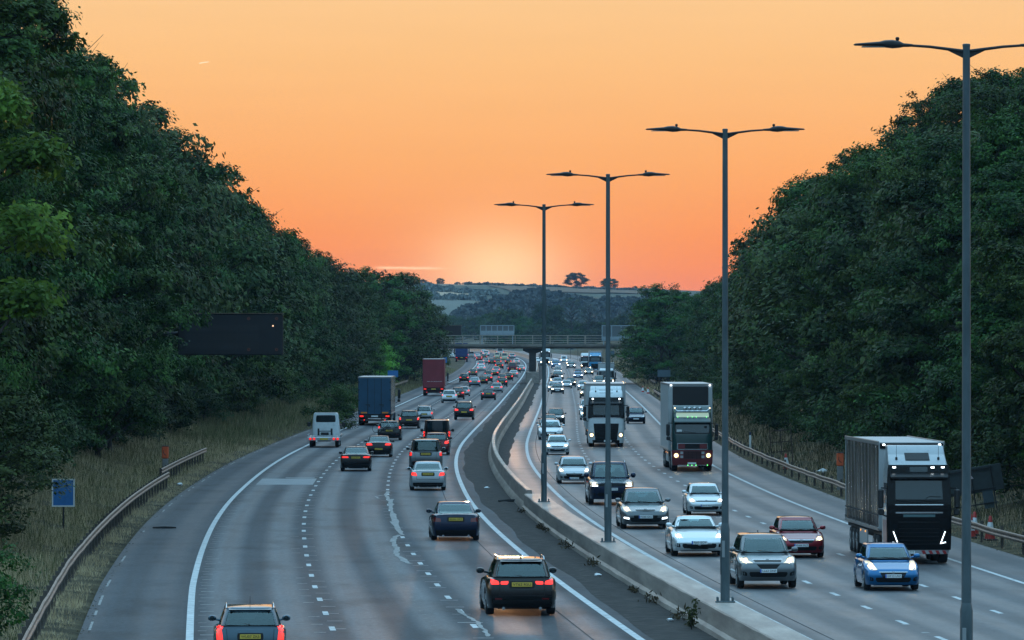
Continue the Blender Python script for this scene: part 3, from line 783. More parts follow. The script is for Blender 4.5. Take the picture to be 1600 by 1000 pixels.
def make_cone():
    t = empty('traffic_cone')
    m = MB(); m.box((0, 0, .03), (.46, .46, .06), bev=.02); m.build('cone_base', plain('cone_base_black', (.03, .02, .02), .7), t)
    o_ = plain('cone_red', (.42, .030, .022), .5, noise=.15); w_ = plain('cone_white', (.68, .70, .72), .4, noise=.1)
    m = MB(); m.lathe([(.19, .06), (.155, .28)], (0, 0, 0), 'z', 20); m.build('cone_body', o_, t, 40)
    m = MB(); m.lathe([(.157, .281), (.085, .66)], (0, 0, 0), 'z', 20); m.build('reflective_sleeve', w_, t, 40)
    m = MB(); m.lathe([(.084, .661), (.05, .86), (.035, .88)], (0, 0, 0), 'z', 20); m.build('cone_tip', o_, t, 40)
    return t
def build_cones():
    p = make_cone()
    spots = [(16.75, 222, 0, 'left one of the pair of red and white traffic cones beside the nearest lamp column'), (17.05, 224.5, 5, 'traffic cone standing just behind its neighbour near the nearest lamp column'), (17.25, 219.5, -3, 'right-hand red and white traffic cone in front of the right crash barrier'),
             (15.0, 332, 4, 'single leaning traffic cone behind the right crash barrier below the rusty frame'), (16.4, 762, 0, 'small red and white cone, the farther of two at the right barrier end'), (16.6, 742, 0, 'small white and red cone beside its twin at the right barrier end')]
    for i, (x, Y, a, lab) in enumerate(spots):
        o = p if i == 0 else copy_tree(p)
        o.location = (x, Y, ground_z(x, Y) + .01); o.rotation_euler = (0, R(a), i)
        tag(o, lab, 'traffic cone', 'red and white traffic cones on the right verge')
    mk = None
    for i, (x, Y, lab) in enumerate(((15.2, 388, 'white marker post with a dark top behind the right crash barrier by the green lorry'), (15.75, 640, 'distant white marker post behind the right crash barrier'))):
        g = ground_z(x, Y); t = tag(empty('marker_post', (x, Y, g)), lab, 'marker post', 'white verge marker posts')
        m = MB(); m.box((0, 0, .45), (.13, .06, 1.0), bev=.015); m.build('post', M_WHITE, t)
        m = MB(); m.box((0, 0, 1.05), (.135, .065, .2), bev=.015); m.build('reflector_cap', plain('navy_cap', (.02, .03, .08), .5) if 'navy_cap' not in MATS else MATS['navy_cap'], t)
    # litter
    r = random.Random(2)
    def litter(name, x, Y, z, s, mat_, lab, cat):
        m = MB(); n = 9; rings = []
        for i in range(5):
            a = i / 4; rr = math.sin(math.pi * (.12 + .76 * a)) * s
            rings.append([(rr * math.cos(2*math.pi*k/n) * r.uniform(.6, 1.3), rr * math.sin(2*math.pi*k/n) * r.uniform(.6, 1.2) * .7, a * s * .9 + r.uniform(-.1, .1) * s) for k in range(n)])
        m.loft(rings); o = m.build(name, mat_, smooth=40); o.location = (x, Y, z); tag(o, lab, cat)
    wl = plain('litter_plastic', (.62, .63, .64), .5)
    x, Y = 16.45, 322; litter('plastic_bag', x, Y, ground_z(x, Y), .28, wl, 'crumpled white plastic bag caught in the grass on the right bank', 'plastic bag')
    litter('plastic_bag', base(296) - 13.75, 296, .02, .16, wl, 'crumpled white litter at the edge of the left hard shoulder', 'litter')
    litter('paper_scrap', base(186) + 1.35, 186, .02, .12, wl, 'pale scrap of litter on the median dirt beside the wide barrier', 'litter')
    litter('paper_scrap', base(157) + 1.4, 157, .02, .10, wl, 'small pale scrap in the median dirt nearest the camera', 'litter')
    litter('paper_scrap', base(290) + 1.1, 290, .02, .13, wl, 'pale scrap on the median dirt where the barrier narrows', 'litter')
    m = MB(); m.tube([(0, 0, .03), (.5, .2, .05), (1.0, .1, .04), (1.3, .5, .03)], [.05, .07, .06, .03], 6); o = m.build('tyre_strip', M_RUBBER); o.location = (base(268) + 1.2, 268, .03); tag(o, 'torn black strip of tyre lying on the median dirt', 'tyre strip')
    m = MB(); m.tube([(-.45, 0, .03), (0, .1, .04), (.45, .02, .03)], [.03, .05, .03], 6); o = m.build('tyre_strip', M_RUBBER); o.location = (base(232) - 12.6, 232, .01); tag(o, 'thin black strip of tyre lying on the left hard shoulder', 'tyre strip')
build_cones()
# ------------------------------------------------------------------ vegetation
def m_leaf(name, cols, trans=.14, rough=.55):
    m, t, p = mat(name)
    geo = N(t, 'ShaderNodeNewGeometry'); oi = N(t, 'ShaderNodeObjectInfo')
    c = ramp(t, geo.outputs['Random Per Island'], [(i / (len(cols) - 1), c) for i, c in enumerate(cols)])
    n = N(t, 'ShaderNodeTexNoise'); n.inputs['Scale'].default_value = .45; n.inputs['Detail'].default_value = 3
    link(t, geo.outputs['Position'], n.inputs[0])
    mr = N(t, 'ShaderNodeMapRange'); link(t, n.outputs[0], mr.inputs[0]); mr.inputs[1].default_value = .3; mr.inputs[2].default_value = .7; mr.inputs[3].default_value = .62; mr.inputs[4].default_value = 1.35
    c = mixc(t, 1.0, c, mr.outputs[0], 'MULTIPLY')
    hs = N(t, 'ShaderNodeHueSaturation'); link(t, c, hs.inputs['Color'])
    m1 = N(t, 'ShaderNodeMapRange'); link(t, oi.outputs['Random'], m1.inputs[0]); m1.inputs[3].default_value = .465; m1.inputs[4].default_value = .53; link(t, m1.outputs[0], hs.inputs['Hue'])
    m2 = N(t, 'ShaderNodeMapRange'); link(t, math_n(t, 'FRACT', math_n(t, 'MULTIPLY', oi.outputs['Random'], 7.13)), m2.inputs[0]); m2.inputs[3].default_value = .60; m2.inputs[4].default_value = 1.65; link(t, m2.outputs[0], hs.inputs['Value'])
    link(t, hs.outputs[0], p.inputs['Base Color'])
    setp(p, Roughness=rough, Specular_IOR_Level=.10)
    tr = N(t, 'ShaderNodeBsdfTranslucent'); link(t, hs.outputs[0], tr.inputs[0])
    mx = N(t, 'ShaderNodeMixShader'); mx.inputs[0].default_value = trans
    link(t, p.outputs[0], mx.inputs[1]); link(t, tr.outputs[0], mx.inputs[2])
    link(t, mx.outputs[0], t.nodes['Material Output'].inputs[0])
    return m
M_LEAF = m_leaf('ash_leaves', [(.013, .035, .008), (.025, .057, .011), (.050, .100, .018)])
M_LEAF2 = m_leaf('maple_leaves', [(.07, .15, .022), (.12, .22, .032), (.17, .28, .045)], .35)
M_LEAF3 = m_leaf('hawthorn_leaves', [(.015, .031, .010), (.027, .049, .014), (.048, .074, .023)])
M_HAZYWOOD = m_leaf('hazy_wood_leaves', [(.085, .108, .098), (.105, .125, .115), (.12, .14, .13)])  # paled leaves: distance haze is put into their colour
M_BARK = m_noise2('bark', [(.018, .015, .012), (.04, .034, .028), (.06, .052, .044)], 6, .95, .02, stretch=(1, 1, .2))
M_STRAW = m_leaf('dry_grass', [(.21, .165, .09), (.34, .275, .155), (.46, .385, .235)], .3, .8)
M_GRASS = m_leaf('green_grass', [(.035, .052, .018), (.055, .075, .026), (.09, .10, .04)], .3, .8)

def mesh_quads(name, V, mat_, tri=False):
    """V: (n,4,3) or (n,3,3) array of faces"""
    n, k, _ = V.shape
    me = bpy.data.meshes.new(name)
    me.vertices.add(n * k); me.vertices.foreach_set('co', V.reshape(-1).astype(np.float32))
    me.loops.add(n * k); me.loops.foreach_set('vertex_index', np.arange(n * k, dtype=np.int32))
    me.polygons.add(n); me.polygons.foreach_set('loop_start', np.arange(0, n * k, k, dtype=np.int32))
    try: me.polygons.foreach_set('loop_total', np.full(n, k, dtype=np.int32))
    except Exception: pass
    me.materials.append(mat_); me.update(calc_edges=True)
    return me
def leaves(C, size, g, droop=.35, elong=2.0, nor=None):
    """a rhombus leaf at each centre; nor = direction its clump faces"""
    n = len(C)
    a = g.normal(size=(n, 3)); a[:, 2] -= droop
    if nor is not None: a -= (a * nor).sum(1)[:, None] * nor * .72
    a /= np.linalg.norm(a, axis=1)[:, None]
    b = g.normal(size=(n, 3))
    if nor is not None: b = np.cross(a, nor + b * .38)
    b -= (b * a).sum(1)[:, None] * a; b /= np.linalg.norm(b, axis=1)[:, None]
    s = size * g.uniform(.6, 1.3, size=n)[:, None]
    L = a * s * .5; W = b * s * .5 / elong
    return np.stack([C - L, C + W - L * .1, C + L, C - W - L * .1], 1)
def crown_points(g, nl, nc, nf, rx, ry, z0, z1, lobe, clump, top=.75):
    """lobes over an egg-shaped crown, clumps over each lobe, leaves round each clump"""
    H = z1 - z0
    out = []; nrm = []
    cents = []
    for i in range(nl):
        t = (i + .5) / nl
        zz = z0 + H * (t ** .85)
        u = (zz - z0) / H
        prof = (math.sin(math.pi * min(1, .18 + .82 * u)) ** .6) if u < top else math.sqrt(max(.02, 1 - ((u - top) / (1.02 - top)) ** 2)) * (math.sin(math.pi * (.18 + .82 * top)) ** .6)
        a = i * 2.39996 + g.uniform(-.4, .4)
        rr = g.uniform(.55, .92) * prof
        cents.append((rx * rr * math.cos(a), ry * rr * math.sin(a), zz, lobe * g.uniform(.7, 1.25) * (.6 + .4 * prof)))
    for cx, cy, cz, lr in cents:
        d = g.normal(size=(nc, 3)); d /= np.linalg.norm(d, axis=1)[:, None]
        d[:, 2] = np.abs(d[:, 2]) * .9 - .25 * (g.random(nc) < .45)
        cc = np.array([cx, cy, cz]) + d * lr * g.uniform(.55, 1.12, size=(nc, 1)) * np.array([1, 1, .8])
        k = g.integers(int(nf * .6), int(nf * 1.4) + 1, size=nc)
        idx = np.repeat(np.arange(nc), k)
        p = cc[idx] + g.normal(size=(len(idx), 3)) * clump * np.array([1, 1, .6])
        q = d + np.array([cx, cy, 0]) / max(rx, ry) * .5 + np.array([0, 0, .65]) + g.normal(size=d.shape) * .25; q /= np.linalg.norm(q, axis=1)[:, None]
        out.append(p); nrm.append(q[idx])
    return np.concatenate(out), cents, np.concatenate(nrm)
def make_tree(seed, H, rx, z0, nl, nc, nf, lobe, clump, leaf, mat_, name='broadleaf_tree', trunk_r=.22):
    g = np.random.default_rng(seed)
    P, cents, nor = crown_points(g, nl, nc, nf, rx, rx, z0, H - lobe * .6, lobe, clump)
    cm = mesh_quads('crown', leaves(P, leaf, g, nor=nor), mat_)
    m = MB(); r = random.Random(seed)
    pts = [(0, 0, -.6)]; rad = [trunk_r * 1.3]
    for i in range(1, 9):
        pts.append((r.uniform(-.18, .18) * i * .5, r.uniform(-.18, .18) * i * .5, H * .88 * i / 8)); rad.append(trunk_r * (1 - .85 * i / 8))
    m.tube(pts, rad, 8)
    for cx, cy, cz, lr in cents:
        z = max(.8, cz - math.hypot(cx, cy) * .7); q = min(8, z / (H * .88) * 8); i = int(q)
        p0 = Vector(pts[i]).lerp(Vector(pts[min(8, i + 1)]), q - i)
        p1 = Vector((cx, cy, cz)); mid = p0.lerp(p1, .5) + Vector((r.uniform(-.3, .3), r.uniform(-.3, .3), r.uniform(0, .4)))
        m.tube([p0, mid, p1], [trunk_r * .4, trunk_r * .25, trunk_r * .08], 5, False)
        for _ in range(3):
            e = p1 + Vector((r.uniform(-1, 1), r.uniform(-1, 1), r.uniform(-.2, .9))) * lr
            m.tube([p1.lerp(mid, .2), e], [trunk_r * .1, trunk_r * .03], 4, False)
    tm = m.mesh('trunk', M_BARK, 60)
    return (name, cm, tm)
def put_tree(p, x, Y, s, rz, label, cat='tree', group=None, z=None, sz=None):
    name, cm, tm = p
    t = empty(name, (x, Y, (ground_z(x, Y) if z is None else z) - .1), rz); t.scale = (s, s, sz or s)
    if tm is not None: obj('trunk', tm, t)
    obj('crown', cm, t)
    return tag(t, label, cat, group)

def build_woods():
    r = random.Random(21)
    fine = [make_tree(100 + i, 17, 4.6, 1.2, 18, 46, 70, 2.05, .20, .20, M_LEAF) for i in range(3)]
    mapl = make_tree(141, 15.5, 3.7, 7.6, 9, 40, 44, 1.35, .26, .24, M_LEAF2, 'maple_tree')
    mid = [make_tree(200 + i, 17, 4.7, 1.0, 18, 34, 42, 2.2, .26, .29, M_LEAF) for i in range(4)]
    haw = [make_tree(240 + i, 13, 4.8, .8, 22, 24, 22, 1.8, .34, .32, M_LEAF3, 'hawthorn_tree') for i in range(2)]
    shr = [make_tree(300 + i, 4.2, 2.3, .2, 12, 20, 22, 1.0, .22, .2, m_, 'verge_shrub', .06) for i, m_ in enumerate((M_LEAF, M_LEAF3))]
    gl, gr = 'trees of the dense bank along the left verge', 'trees of the dense bank along the right verge'
    # skyline height of each bank above the road, by distance along it
    topL = hermite([(150, 28), (240, 29.5), (300, 29), (340, 27.2), (400, 26.6), (480, 26), (560, 22.4), (640, 19.6), (720, 18.8), (800, 18.6), (900, 18.4), (1000, 13), (1100, 11)])
    topR = hermite([(170, 20), (260, 20.6), (320, 22.2), (420, 23.6), (500, 21), (580, 19), (660, 18.2), (760, 17.2), (860, 16.4), (950, 16), (1050, 13), (1150, 12)])
    for sd, top, grp in ((-1, topL, gl), (1, topR, gr)):
        where = 'left' if sd < 0 else 'right'
        for row in (0, 1, 2):
            Y = (205 if sd < 0 else 196) + row * 4
            while Y < (1060 if sd < 0 else 1080):
                far = Y > 520
                k = 'l_kerb' if sd < 0 else 'r_kerb'
                d = (9.0, 14.5, 21)[row] + r.uniform(-1.0, 1.0)
                if sd < 0 and row == 0: d = 9.4 + r.uniform(-.6, .9) - 1.2 * sstep(330, 420, Y) - 1.0 * sstep(560, 700, Y)
                if sd > 0 and row == 0: d = 8.6 + r.uniform(-.6, .9)
                x = edge(k, Y) + sd * d
                g = ground_z(x, Y)
                want = top(Y) * (.80, .96, 1.0)[row] * (r.uniform(.84, 1.09) if row else r.uniform(.82, 1.08)) - g
                q = r.random()
                p = r.choice(fine) if Y < 430 else r.choice(mid)
                if row == 0 and q < .3 and Y > 300: p = r.choice(haw)
                H = 17 if p in fine or p in mid else 13
                s = want / H; sx = min(s, 1.3) * r.uniform(.92, 1.12)
                if not (880 - 3 < Y < 897 + 3 and d < 4):
                    lab = {0: 'dark green broadleaf tree in the front row of trees along the %s verge', 1: 'tall dark broadleaf tree rising behind the front row on the %s bank', 2: 'tall dark broadleaf tree at the back of the %s bank'}[row] % where
                    if p in haw: lab = 'dull green low hawthorn tree at the front of the %s bank of trees' % where
                    put_tree(p, x, Y, sx, r.uniform(0, 6.28), lab, 'tree', grp + (' (row %s)' % ('front', 'middle', 'back')[row]) if p not in haw else 'low hawthorns of the %s bank' % where, sz=s)
                Y += (8.2, 11.5, 16)[row] * r.uniform(.85, 1.15) * (1.45 if far else 1)
        # bushes along the foot of the trees
        Y = 225 if sd < 0 else 200
        while Y < 1000:
            k = 'l_kerb' if sd < 0 else 'r_kerb'
            d = r.uniform(6.4, 8.0) if sd < 0 else r.uniform(5.0, 6.4)
            x = edge(k, Y) + sd * d
            put_tree(r.choice(shr), x, Y, r.uniform(.6, 1.15), r.uniform(0, 6.28), 'low dark shrub at the foot of the %s bank of trees' % where, 'shrub', 'shrubs at the foot of the %s bank' % where)
            Y += r.uniform(7, 14)
    # the bright maple hanging into the picture at the upper left, close to the camera
    put_tree(mapl, -15.9, 176, 1.0, .8, 'bright green maple with spreading leafy boughs, nearest the camera at the upper left', 'tree', sz=1.0)
    put_tree(fine[1], -18.7, 206, .70, 2.2, 'dark tree hanging over the grass above the blue marker sign at the lower left', 'tree', sz=.95)
    for i, (x, Y, s, sz) in enumerate(((-22.2, 326, .95, 1.15), (-22.6, 341, .95, 1.2))): put_tree(fine[i], x, Y, s, i + .5, ('dark tree whose leaves overlap the left edge of the big dark message sign', 'dark tree directly behind the left end of the big dark message sign')[i], 'tree', sz=sz)
    put_tree(haw[0], -17.9, 203, .60, .6, 'dark leafy bush hanging over the grass left of the blue marker sign', 'shrub', sz=.46)
    put_tree(shr[0], -13.0, 146, .62, 1.0, 'dark leafy bush at the bottom left corner, left of the crash barrier', 'shrub')
    for i, (x, Y, s, sz) in enumerate(((-17.6, 806, 1.15, .92), (-17.2, 835, 1.2, .98), (-16.0, 862, 1.2, .95), (-15.2, 879, 1.05, .82), (-14.6, 900, 1.0, .78))):
        put_tree(haw[i % 2] if i % 2 else mid[i % 4], x, Y, s * (1.2 if i % 2 else 1), i * 2.1, 'big dark tree closing the left end of the bridge, %s' % ('nearest the camera', 'second nearest', 'tallest looking, in the middle', 'just in front of the parapet', 'just behind the parapet')[i], 'tree', 'big trees at the left end of the bridge', sz=sz * (1.25 if i % 2 else 1))
    for i, (x, Y, s, sz) in enumerate(((21.0, 815, 1.1, .82), (20.6, 845, 1.1, .78), (20.8, 872, 1.05, .72), (20.4, 899, 1.0, .62))):
        put_tree(haw[i % 2] if i % 2 else mid[i % 4], x, Y, s * (1.15 if i % 2 else 1), i * 1.7, 'big dark tree closing the right end of the bridge, %s' % ('nearest the camera', 'second nearest', 'just in front of the parapet', 'just behind the parapet')[i], 'tree', 'big trees at the right end of the bridge', sz=sz * (1.25 if i % 2 else 1))
    # light green bush on the left bank between the lorries, others near the bridge
    put_tree(make_tree(400, 5.5, 3.2, .2, 14, 26, 24, 1.3, .26, .24, M_LEAF2, 'willow_bush', .07), -18.6, 800, 1.15, 0, 'pale green rounded bush on the left bank behind the blue sign', 'shrub')
    for i, (px, Y, s) in enumerate(((520, 470, .9), (535, 520, .8), (548, 560, .7))):
        put_tree(shr[i % 2], side(px, Y), Y, s, i, 'grey green bush on the dry left verge by the blue lorry, %s' % ('nearest of three', 'middle of three', 'farthest of three')[i], 'shrub', 'bushes on the dry left verge')
    # trees beyond the bridge
    oak = [make_tree(500 + i, 11, 5.2, .6, 22, 22, 20, 2.2, .4, .4, m_, 'field_tree', .25) for i, m_ in enumerate((M_LEAF3, M_LEAF3, M_LEAF))]
    far = [(664, 466, 1000, 50), (684, 480, 1040, 44), (702, 488, 2650, 40), (722, 494, 2620, 36), (742, 492, 2600, 38), (762, 487, 2560, 44), (781, 480, 2180, 52), (803, 480, 2150, 56), (820, 492, 2140, 42),
           (845, 470, 2100, 34), (866, 474, 2120, 44), (884, 498, 2090, 40), (906, 502, 2080, 40), (925, 499, 2070, 46), (945, 500, 2090, 40), (965, 492, 2085, 44), (986, 484, 2060, 48), (1008, 472, 1060, 50), (1028, 454, 1020, 56), (1048, 440, 990, 60),
           (712, 505, 2700, 50), (735, 508, 2660, 50), (772, 503, 2150, 50), (792, 506, 2140, 50), (836, 505, 2080, 46), (856, 508, 2070, 50), (895, 512, 2040, 50), (935, 512, 2040, 50), (972, 510, 2020, 50)]
    for i, (px, py, Y, w) in enumerate(far):
        x = side(px, Y); g = ground_z(x, Y); want = CAM_H + (YH - py) * Y / FPX - g; W = w * Y / FPX
        put_tree(oak[i % 3], x, Y, W / 10.6, i * 1.3, 'round dark tree in the line of trees just beyond the bridge', 'tree', 'trees just beyond the bridge', sz=want / 11)
    # bare and thin crowned trees beyond the bridge
    for px, py, Y, lab in ((893, 461, 2040, 'tall half bare tree with thin branches beyond the bridge, left of the third lamp column'), (921, 472, 2050, 'smaller half bare tree beyond the bridge, close beside the third lamp column')):
        x = side(px, Y); g = ground_z(x, Y); want = CAM_H + (YH - py) * Y / FPX - g
        p = make_tree(600 + px, 12, 3.4, 5.0, 24, 9, 5, 1.1, .2, .22, M_LEAF3, 'thin_tree', .26)
        put_tree(p, x, Y, want / 13.5, 0, lab, 'tree', sz=want / 12)
    # lone trees on the skyline
    sky = make_tree(700, 11, 5.6, 2.4, 20, 22, 24, 1.7, .4, .55, M_LEAF3, 'skyline_tree', .4)
    for px, py, w, lab in ((900, 425, 38, 'spreading lone tree on the hill skyline, the larger of two'), (952, 434, 32, 'round lone tree on the hill skyline behind the third lamp column'), (688, 434, 15, 'small lone tree on the hill skyline at the left, above the pale field'),
                           (658, 436, 22, 'low clump of trees on the hill skyline beside the left bank'), (992, 451, 10, 'tiny bush on the hill skyline at the right')):
        Y = 3620; x = side(px, Y); g = ground_z(x, Y); want = CAM_H + (YH - py) * Y / FPX - g
        put_tree(sky, x, Y, w * Y / FPX / 11.5, px, lab, 'tree', sz=max(want, 3) / 11)
build_woods()

def hit(px, py, Y0=1700, Y1=4200):
    dx, dz = (px - 800) / FPX, (YH - py) / FPX
    Y = Y0
    while Y < Y1:
        if CAM_H + dz * Y <= ground_z(dx * Y, Y): break
        Y += 8
    return dx * Y, Y
def build_hills():
    """fields, hedges and woods on the far hillside"""
    def field(name, rows, mat_):
        m = MB(); n = 14; vs = []
        for py0, px0, px1 in rows:
            for i in range(n + 1):
                x, Y = hit(px0 + (px1 - px0) * i / n, py0 + (i / n) * 3.0); vs.append((x, Y, ground_z(x, Y) + .35))
        m.add(vs, [(j*(n+1)+i, j*(n+1)+i+1, (j+1)*(n+1)+i+1, (j+1)*(n+1)+i) for j in range(len(rows) - 1) for i in range(n)])
        tag(m.build(name, mat_, recalc=False), kind='structure')
    field('stubble_field', [(455.5, 655, 705), (457.5, 650, 735), (460, 650, 758), (463, 650, 752)], m_noise2('stubble', [(.30, .22, .14), (.42, .32, .22)], .03, 1))
    field('pasture_field', [(469, 640, 745), (478, 640, 735), (490, 640, 730), (505, 640, 728)], m_noise2('pasture', [(.10, .115, .095), (.145, .16, .135)], .02, 1))  # pasture green dulled to carry haze in its colour
    field('ploughed_field', [(446, 760, 1030), (449, 770, 1030), (453, 790, 1030), (457, 800, 1030)], m_noise2('ploughed', [(.105, .075, .05), (.16, .115, .08)], .02, 1))
    field('stubble_field', [(467, 920, 1010), (470, 905, 1015), (474, 900, 1020)], m_noise2('stubble_pale', [(.15, .12, .09), (.22, .18, .13)], .03, 1))
    g = np.random.default_rng(9)
    def lumps(name, pts, rad, label=None):
        V = []
        for (px, py) in pts:
            x, Y = hit(px, py); z = ground_z(x, Y); rr = rad * g.uniform(.6, 1.3)
            n = 46
            d = g.normal(size=(n, 3)); d /= np.linalg.norm(d, axis=1)[:, None]; d[:, 2] = np.abs(d[:, 2])
            C = np.array([x, Y, z]) + d * rr * np.array([1.2, 1.2, .95])
            V.append(leaves(C, rr * .95, g, 0, 1.2))
        o = obj(name, mesh_quads(name, np.concatenate(V), M_HAZYWOOD)); tag(o, kind='stuff')
    r = random.Random(4)
    wood = []
    while len(wood) < 800:
        px, py = r.uniform(715, 1035), r.uniform(460, 516)
        lo = 467 + 5 * math.sin(px / 23) + max(0, (800 - px)) * .30
        if 905 < px < 1015 and 462 < py < 476: continue
        if py > lo: wood.append((px, py))
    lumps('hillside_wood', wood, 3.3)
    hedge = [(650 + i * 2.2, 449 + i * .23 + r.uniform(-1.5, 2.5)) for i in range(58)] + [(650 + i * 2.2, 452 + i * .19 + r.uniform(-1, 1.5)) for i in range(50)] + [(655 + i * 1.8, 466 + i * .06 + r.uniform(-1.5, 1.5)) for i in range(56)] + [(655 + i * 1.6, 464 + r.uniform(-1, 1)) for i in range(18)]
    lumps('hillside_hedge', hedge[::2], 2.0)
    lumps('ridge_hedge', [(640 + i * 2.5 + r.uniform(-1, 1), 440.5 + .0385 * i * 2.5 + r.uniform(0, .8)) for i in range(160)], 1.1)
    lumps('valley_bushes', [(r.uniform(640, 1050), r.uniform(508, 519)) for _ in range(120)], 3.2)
build_hills()

def build_grass():
    g = np.random.default_rng(17)
    def blades(name, mat_, n, sd, d0, d1, Ya, Yb, h, w, bias=1.5, keep=None):
        Y = Ya + (Yb - Ya) * g.random(n) ** bias
        d = d0 + (d1 - d0) * g.random(n)
        # clump the tufts together
        ck = np.sin(Y * 1.7 + d * 2.1) + np.sin(Y * .61 - d * 1.3) + g.normal(size=n) * .7
        ok = ck > -.25
        Y, d = Y[ok], d[ok]; n = len(Y)
        kk = 'l_kerb' if sd < 0 else 'r_kerb'
        gy = np.arange(60, 1300, 4.0); kx = np.array([edge(kk, y) for y in gy])
        X = np.interp(Y, gy, kx) + sd * d
        Z = np.array([ground_z(a, b) for a, b in zip(X, Y)])
        hh = h * g.uniform(.35, 1.25, size=n) * (0.35 + .65 * np.clip((d - .3) / 2.0, 0, 1)) * (.7 + .3 * np.sin(Y * .23 + d))
        an = g.uniform(0, 6.28, size=n); lean = g.uniform(.05, .6, size=n) * hh
        ww = w * g.uniform(.6, 1.4, size=n) * (1 + np.maximum(0, Y - 260) / 260)
        b0 = np.stack([X, Y, Z - .03], 1)
        sx = np.stack([np.ones(n) * ww * .5, np.zeros(n), np.zeros(n)], 1)
        tip = b0 + np.stack([np.cos(an) * lean, np.sin(an) * lean, hh], 1)
        V = np.stack([b0 - sx, b0 + sx, tip], 1)
        tag(obj(name, mesh_quads(name, V, mat_)), kind='stuff')
    blades('dry_verge_grass', M_STRAW, 130000, -1, .2, 8.5, 110, 420, .62, .014)
    blades('green_verge_grass', M_GRASS, 80000, -1, 1.2, 9.5, 110, 420, .66, .016)
    blades('dry_bank_grass', M_STRAW, 46000, -1, .3, 9.0, 400, 1150, 1.0, .024)
    blades('green_bank_grass', M_GRASS, 20000, -1, 2.0, 9.0, 400, 1150, 1.0, .024)
    blades('dry_right_grass', M_STRAW, 60000, 1, .4, 8.5, 170, 700, .55, .018)
    blades('green_right_grass', M_GRASS, 46000, 1, 1.6, 9.5, 170, 700, .75, .022)
    blades('dry_right_bank_grass', M_STRAW, 26000, 1, .4, 14, 680, 1290, .9, .026, 1)
    blades('green_right_bank_grass', M_GRASS, 22000, 1, .8, 15, 680, 1290, .9, .026, 1)
    # withered weeds along the foot of the barrier, dead leaves on the kerbs
    Cs = []
    for _ in range(30):
        Y = 62 + 200 * g.random(); k = g.integers(18, 60); s = g.uniform(.5, 1.3)
        Cs.append(np.stack([base(Y) + 1.72 + g.normal(size=k) * .10 * s, Y + g.normal(size=k) * .45 * s, .06 + np.abs(g.normal(size=k)) * .10 * s], 1))
    C = np.concatenate(Cs)
    tag(obj('dead_weeds', mesh_quads('dead_weeds', leaves(C, .17, g, -.6, 3.5), m_leaf('dead_weed', [(.030, .022, .016), (.055, .040, .026), (.085, .062, .038)], .2, .9))), kind='stuff')
    n = 2600
    Y = 110 + 330 * g.random(n) ** 1.3; a = g.random(n) < .6
    X = np.where(a, [edge('l_kerb', y) for y in Y] - np.abs(g.normal(size=n)) * .35 + .25, [edge('r_kerb', y) for y in Y] + np.abs(g.normal(size=n)) * .35 - .2)
    C = np.stack([X, Y, np.full(n, .02)], 1)
    V = leaves(C, .10, g, 0, 1.6); V[:, :, 2] = np.abs(V[:, :, 2] - .02) * .5 + .012
    tag(obj('kerb_litter', mesh_quads('kerb_litter', V, m_leaf('kerb_leaf', [(.03, .022, .015), (.09, .06, .035), (.26, .22, .18)], .1, .9))), kind='stuff')
    # one leafy weed growing by the barrier near the camera
    t = tag(empty('roadside_weed', (base(153) + 1.62, 153, .02)), 'upright leafy green weed growing at the foot of the wide barrier', 'weed')
    m = MB(); C = []
    for i in range(9):
        a = g.uniform(0, 6.28); h = g.uniform(.45, .85); e = (math.cos(a) * .2, math.sin(a) * .2, h)
        m.tube([(0, 0, 0), (e[0] * .3, e[1] * .3, h * .5), e], [.012, .009, .004], 5)
        for q in np.linspace(.2, 1, 16): C.append(np.array(e) * q + g.normal(size=3) * .05)
    m.build('stem', M_BARK, t); obj('foliage', mesh_quads('foliage', leaves(np.array(C), .13, g, 0, 2.5), M_GRASS), t)
build_grass()
# ------------------------------------------------------------------ vehicles: materials
def m_paint():
    m, t, p = mat('car_paint')
    oi = N(t, 'ShaderNodeObjectInfo'); link(t, oi.outputs['Color'], p.inputs['Base Color'])
    tc = N(t, 'ShaderNodeTexCoord'); n = N(t, 'ShaderNodeTexNoise'); n.inputs['Scale'].default_value = 2.2; n.inputs['Detail'].default_value = 5; link(t, tc.outputs['Object'], n.inputs[0])
    mr = N(t, 'ShaderNodeMapRange'); link(t, n.outputs[0], mr.inputs[0]); mr.inputs[3].default_value = .24; mr.inputs[4].default_value = .38; link(t, mr.outputs[0], p.inputs['Roughness'])
    setp(p, Metallic=.5, Coat_Weight=1.0, Coat_Roughness=.03, Coat_IOR=1.42, Specular_IOR_Level=.10)
    return m
M_PAINT = m_paint()
M_GLASS = plain('car_glass', (.004, .014, .018), .05, spec=.5)
M_GLASS.node_tree.nodes['Principled BSDF'].inputs['IOR'].default_value = 1.62
def m_glass():
    m, t, p = mat('cabin_glass')
    gl_ = N(t, 'ShaderNodeBsdfGlossy'); gl_.inputs['Roughness'].default_value = .04; gl_.inputs['Color'].default_value = (.80, 1, 1, 1)
    tr = N(t, 'ShaderNodeBsdfTransparent'); tr.inputs['Color'].default_value = (.36, .50, .52, 1)
    fr = N(t, 'ShaderNodeFresnel'); fr.inputs['IOR'].default_value = 1.85
    mx = N(t, 'ShaderNodeMixShader'); link(t, fr.outputs[0], mx.inputs[0]); link(t, tr.outputs[0], mx.inputs[1]); link(t, gl_.outputs[0], mx.inputs[2])
    link(t, mx.outputs[0], t.nodes['Material Output'].inputs[0]); t.nodes.remove(p)
    return m
M_CABIN_GLASS = m_glass()
M_CABIN = plain('cabin_trim', (.020, .021, .023), .8)
M_RIM = plain('alloy_rim', (.32, .33, .34), .35, .8)
M_CHROME = plain('chrome_trim', (.62, .64, .66), .18, .9)
M_TRIM = plain('bumper_black', (.007, .0075, .008), .5, spec=.25)
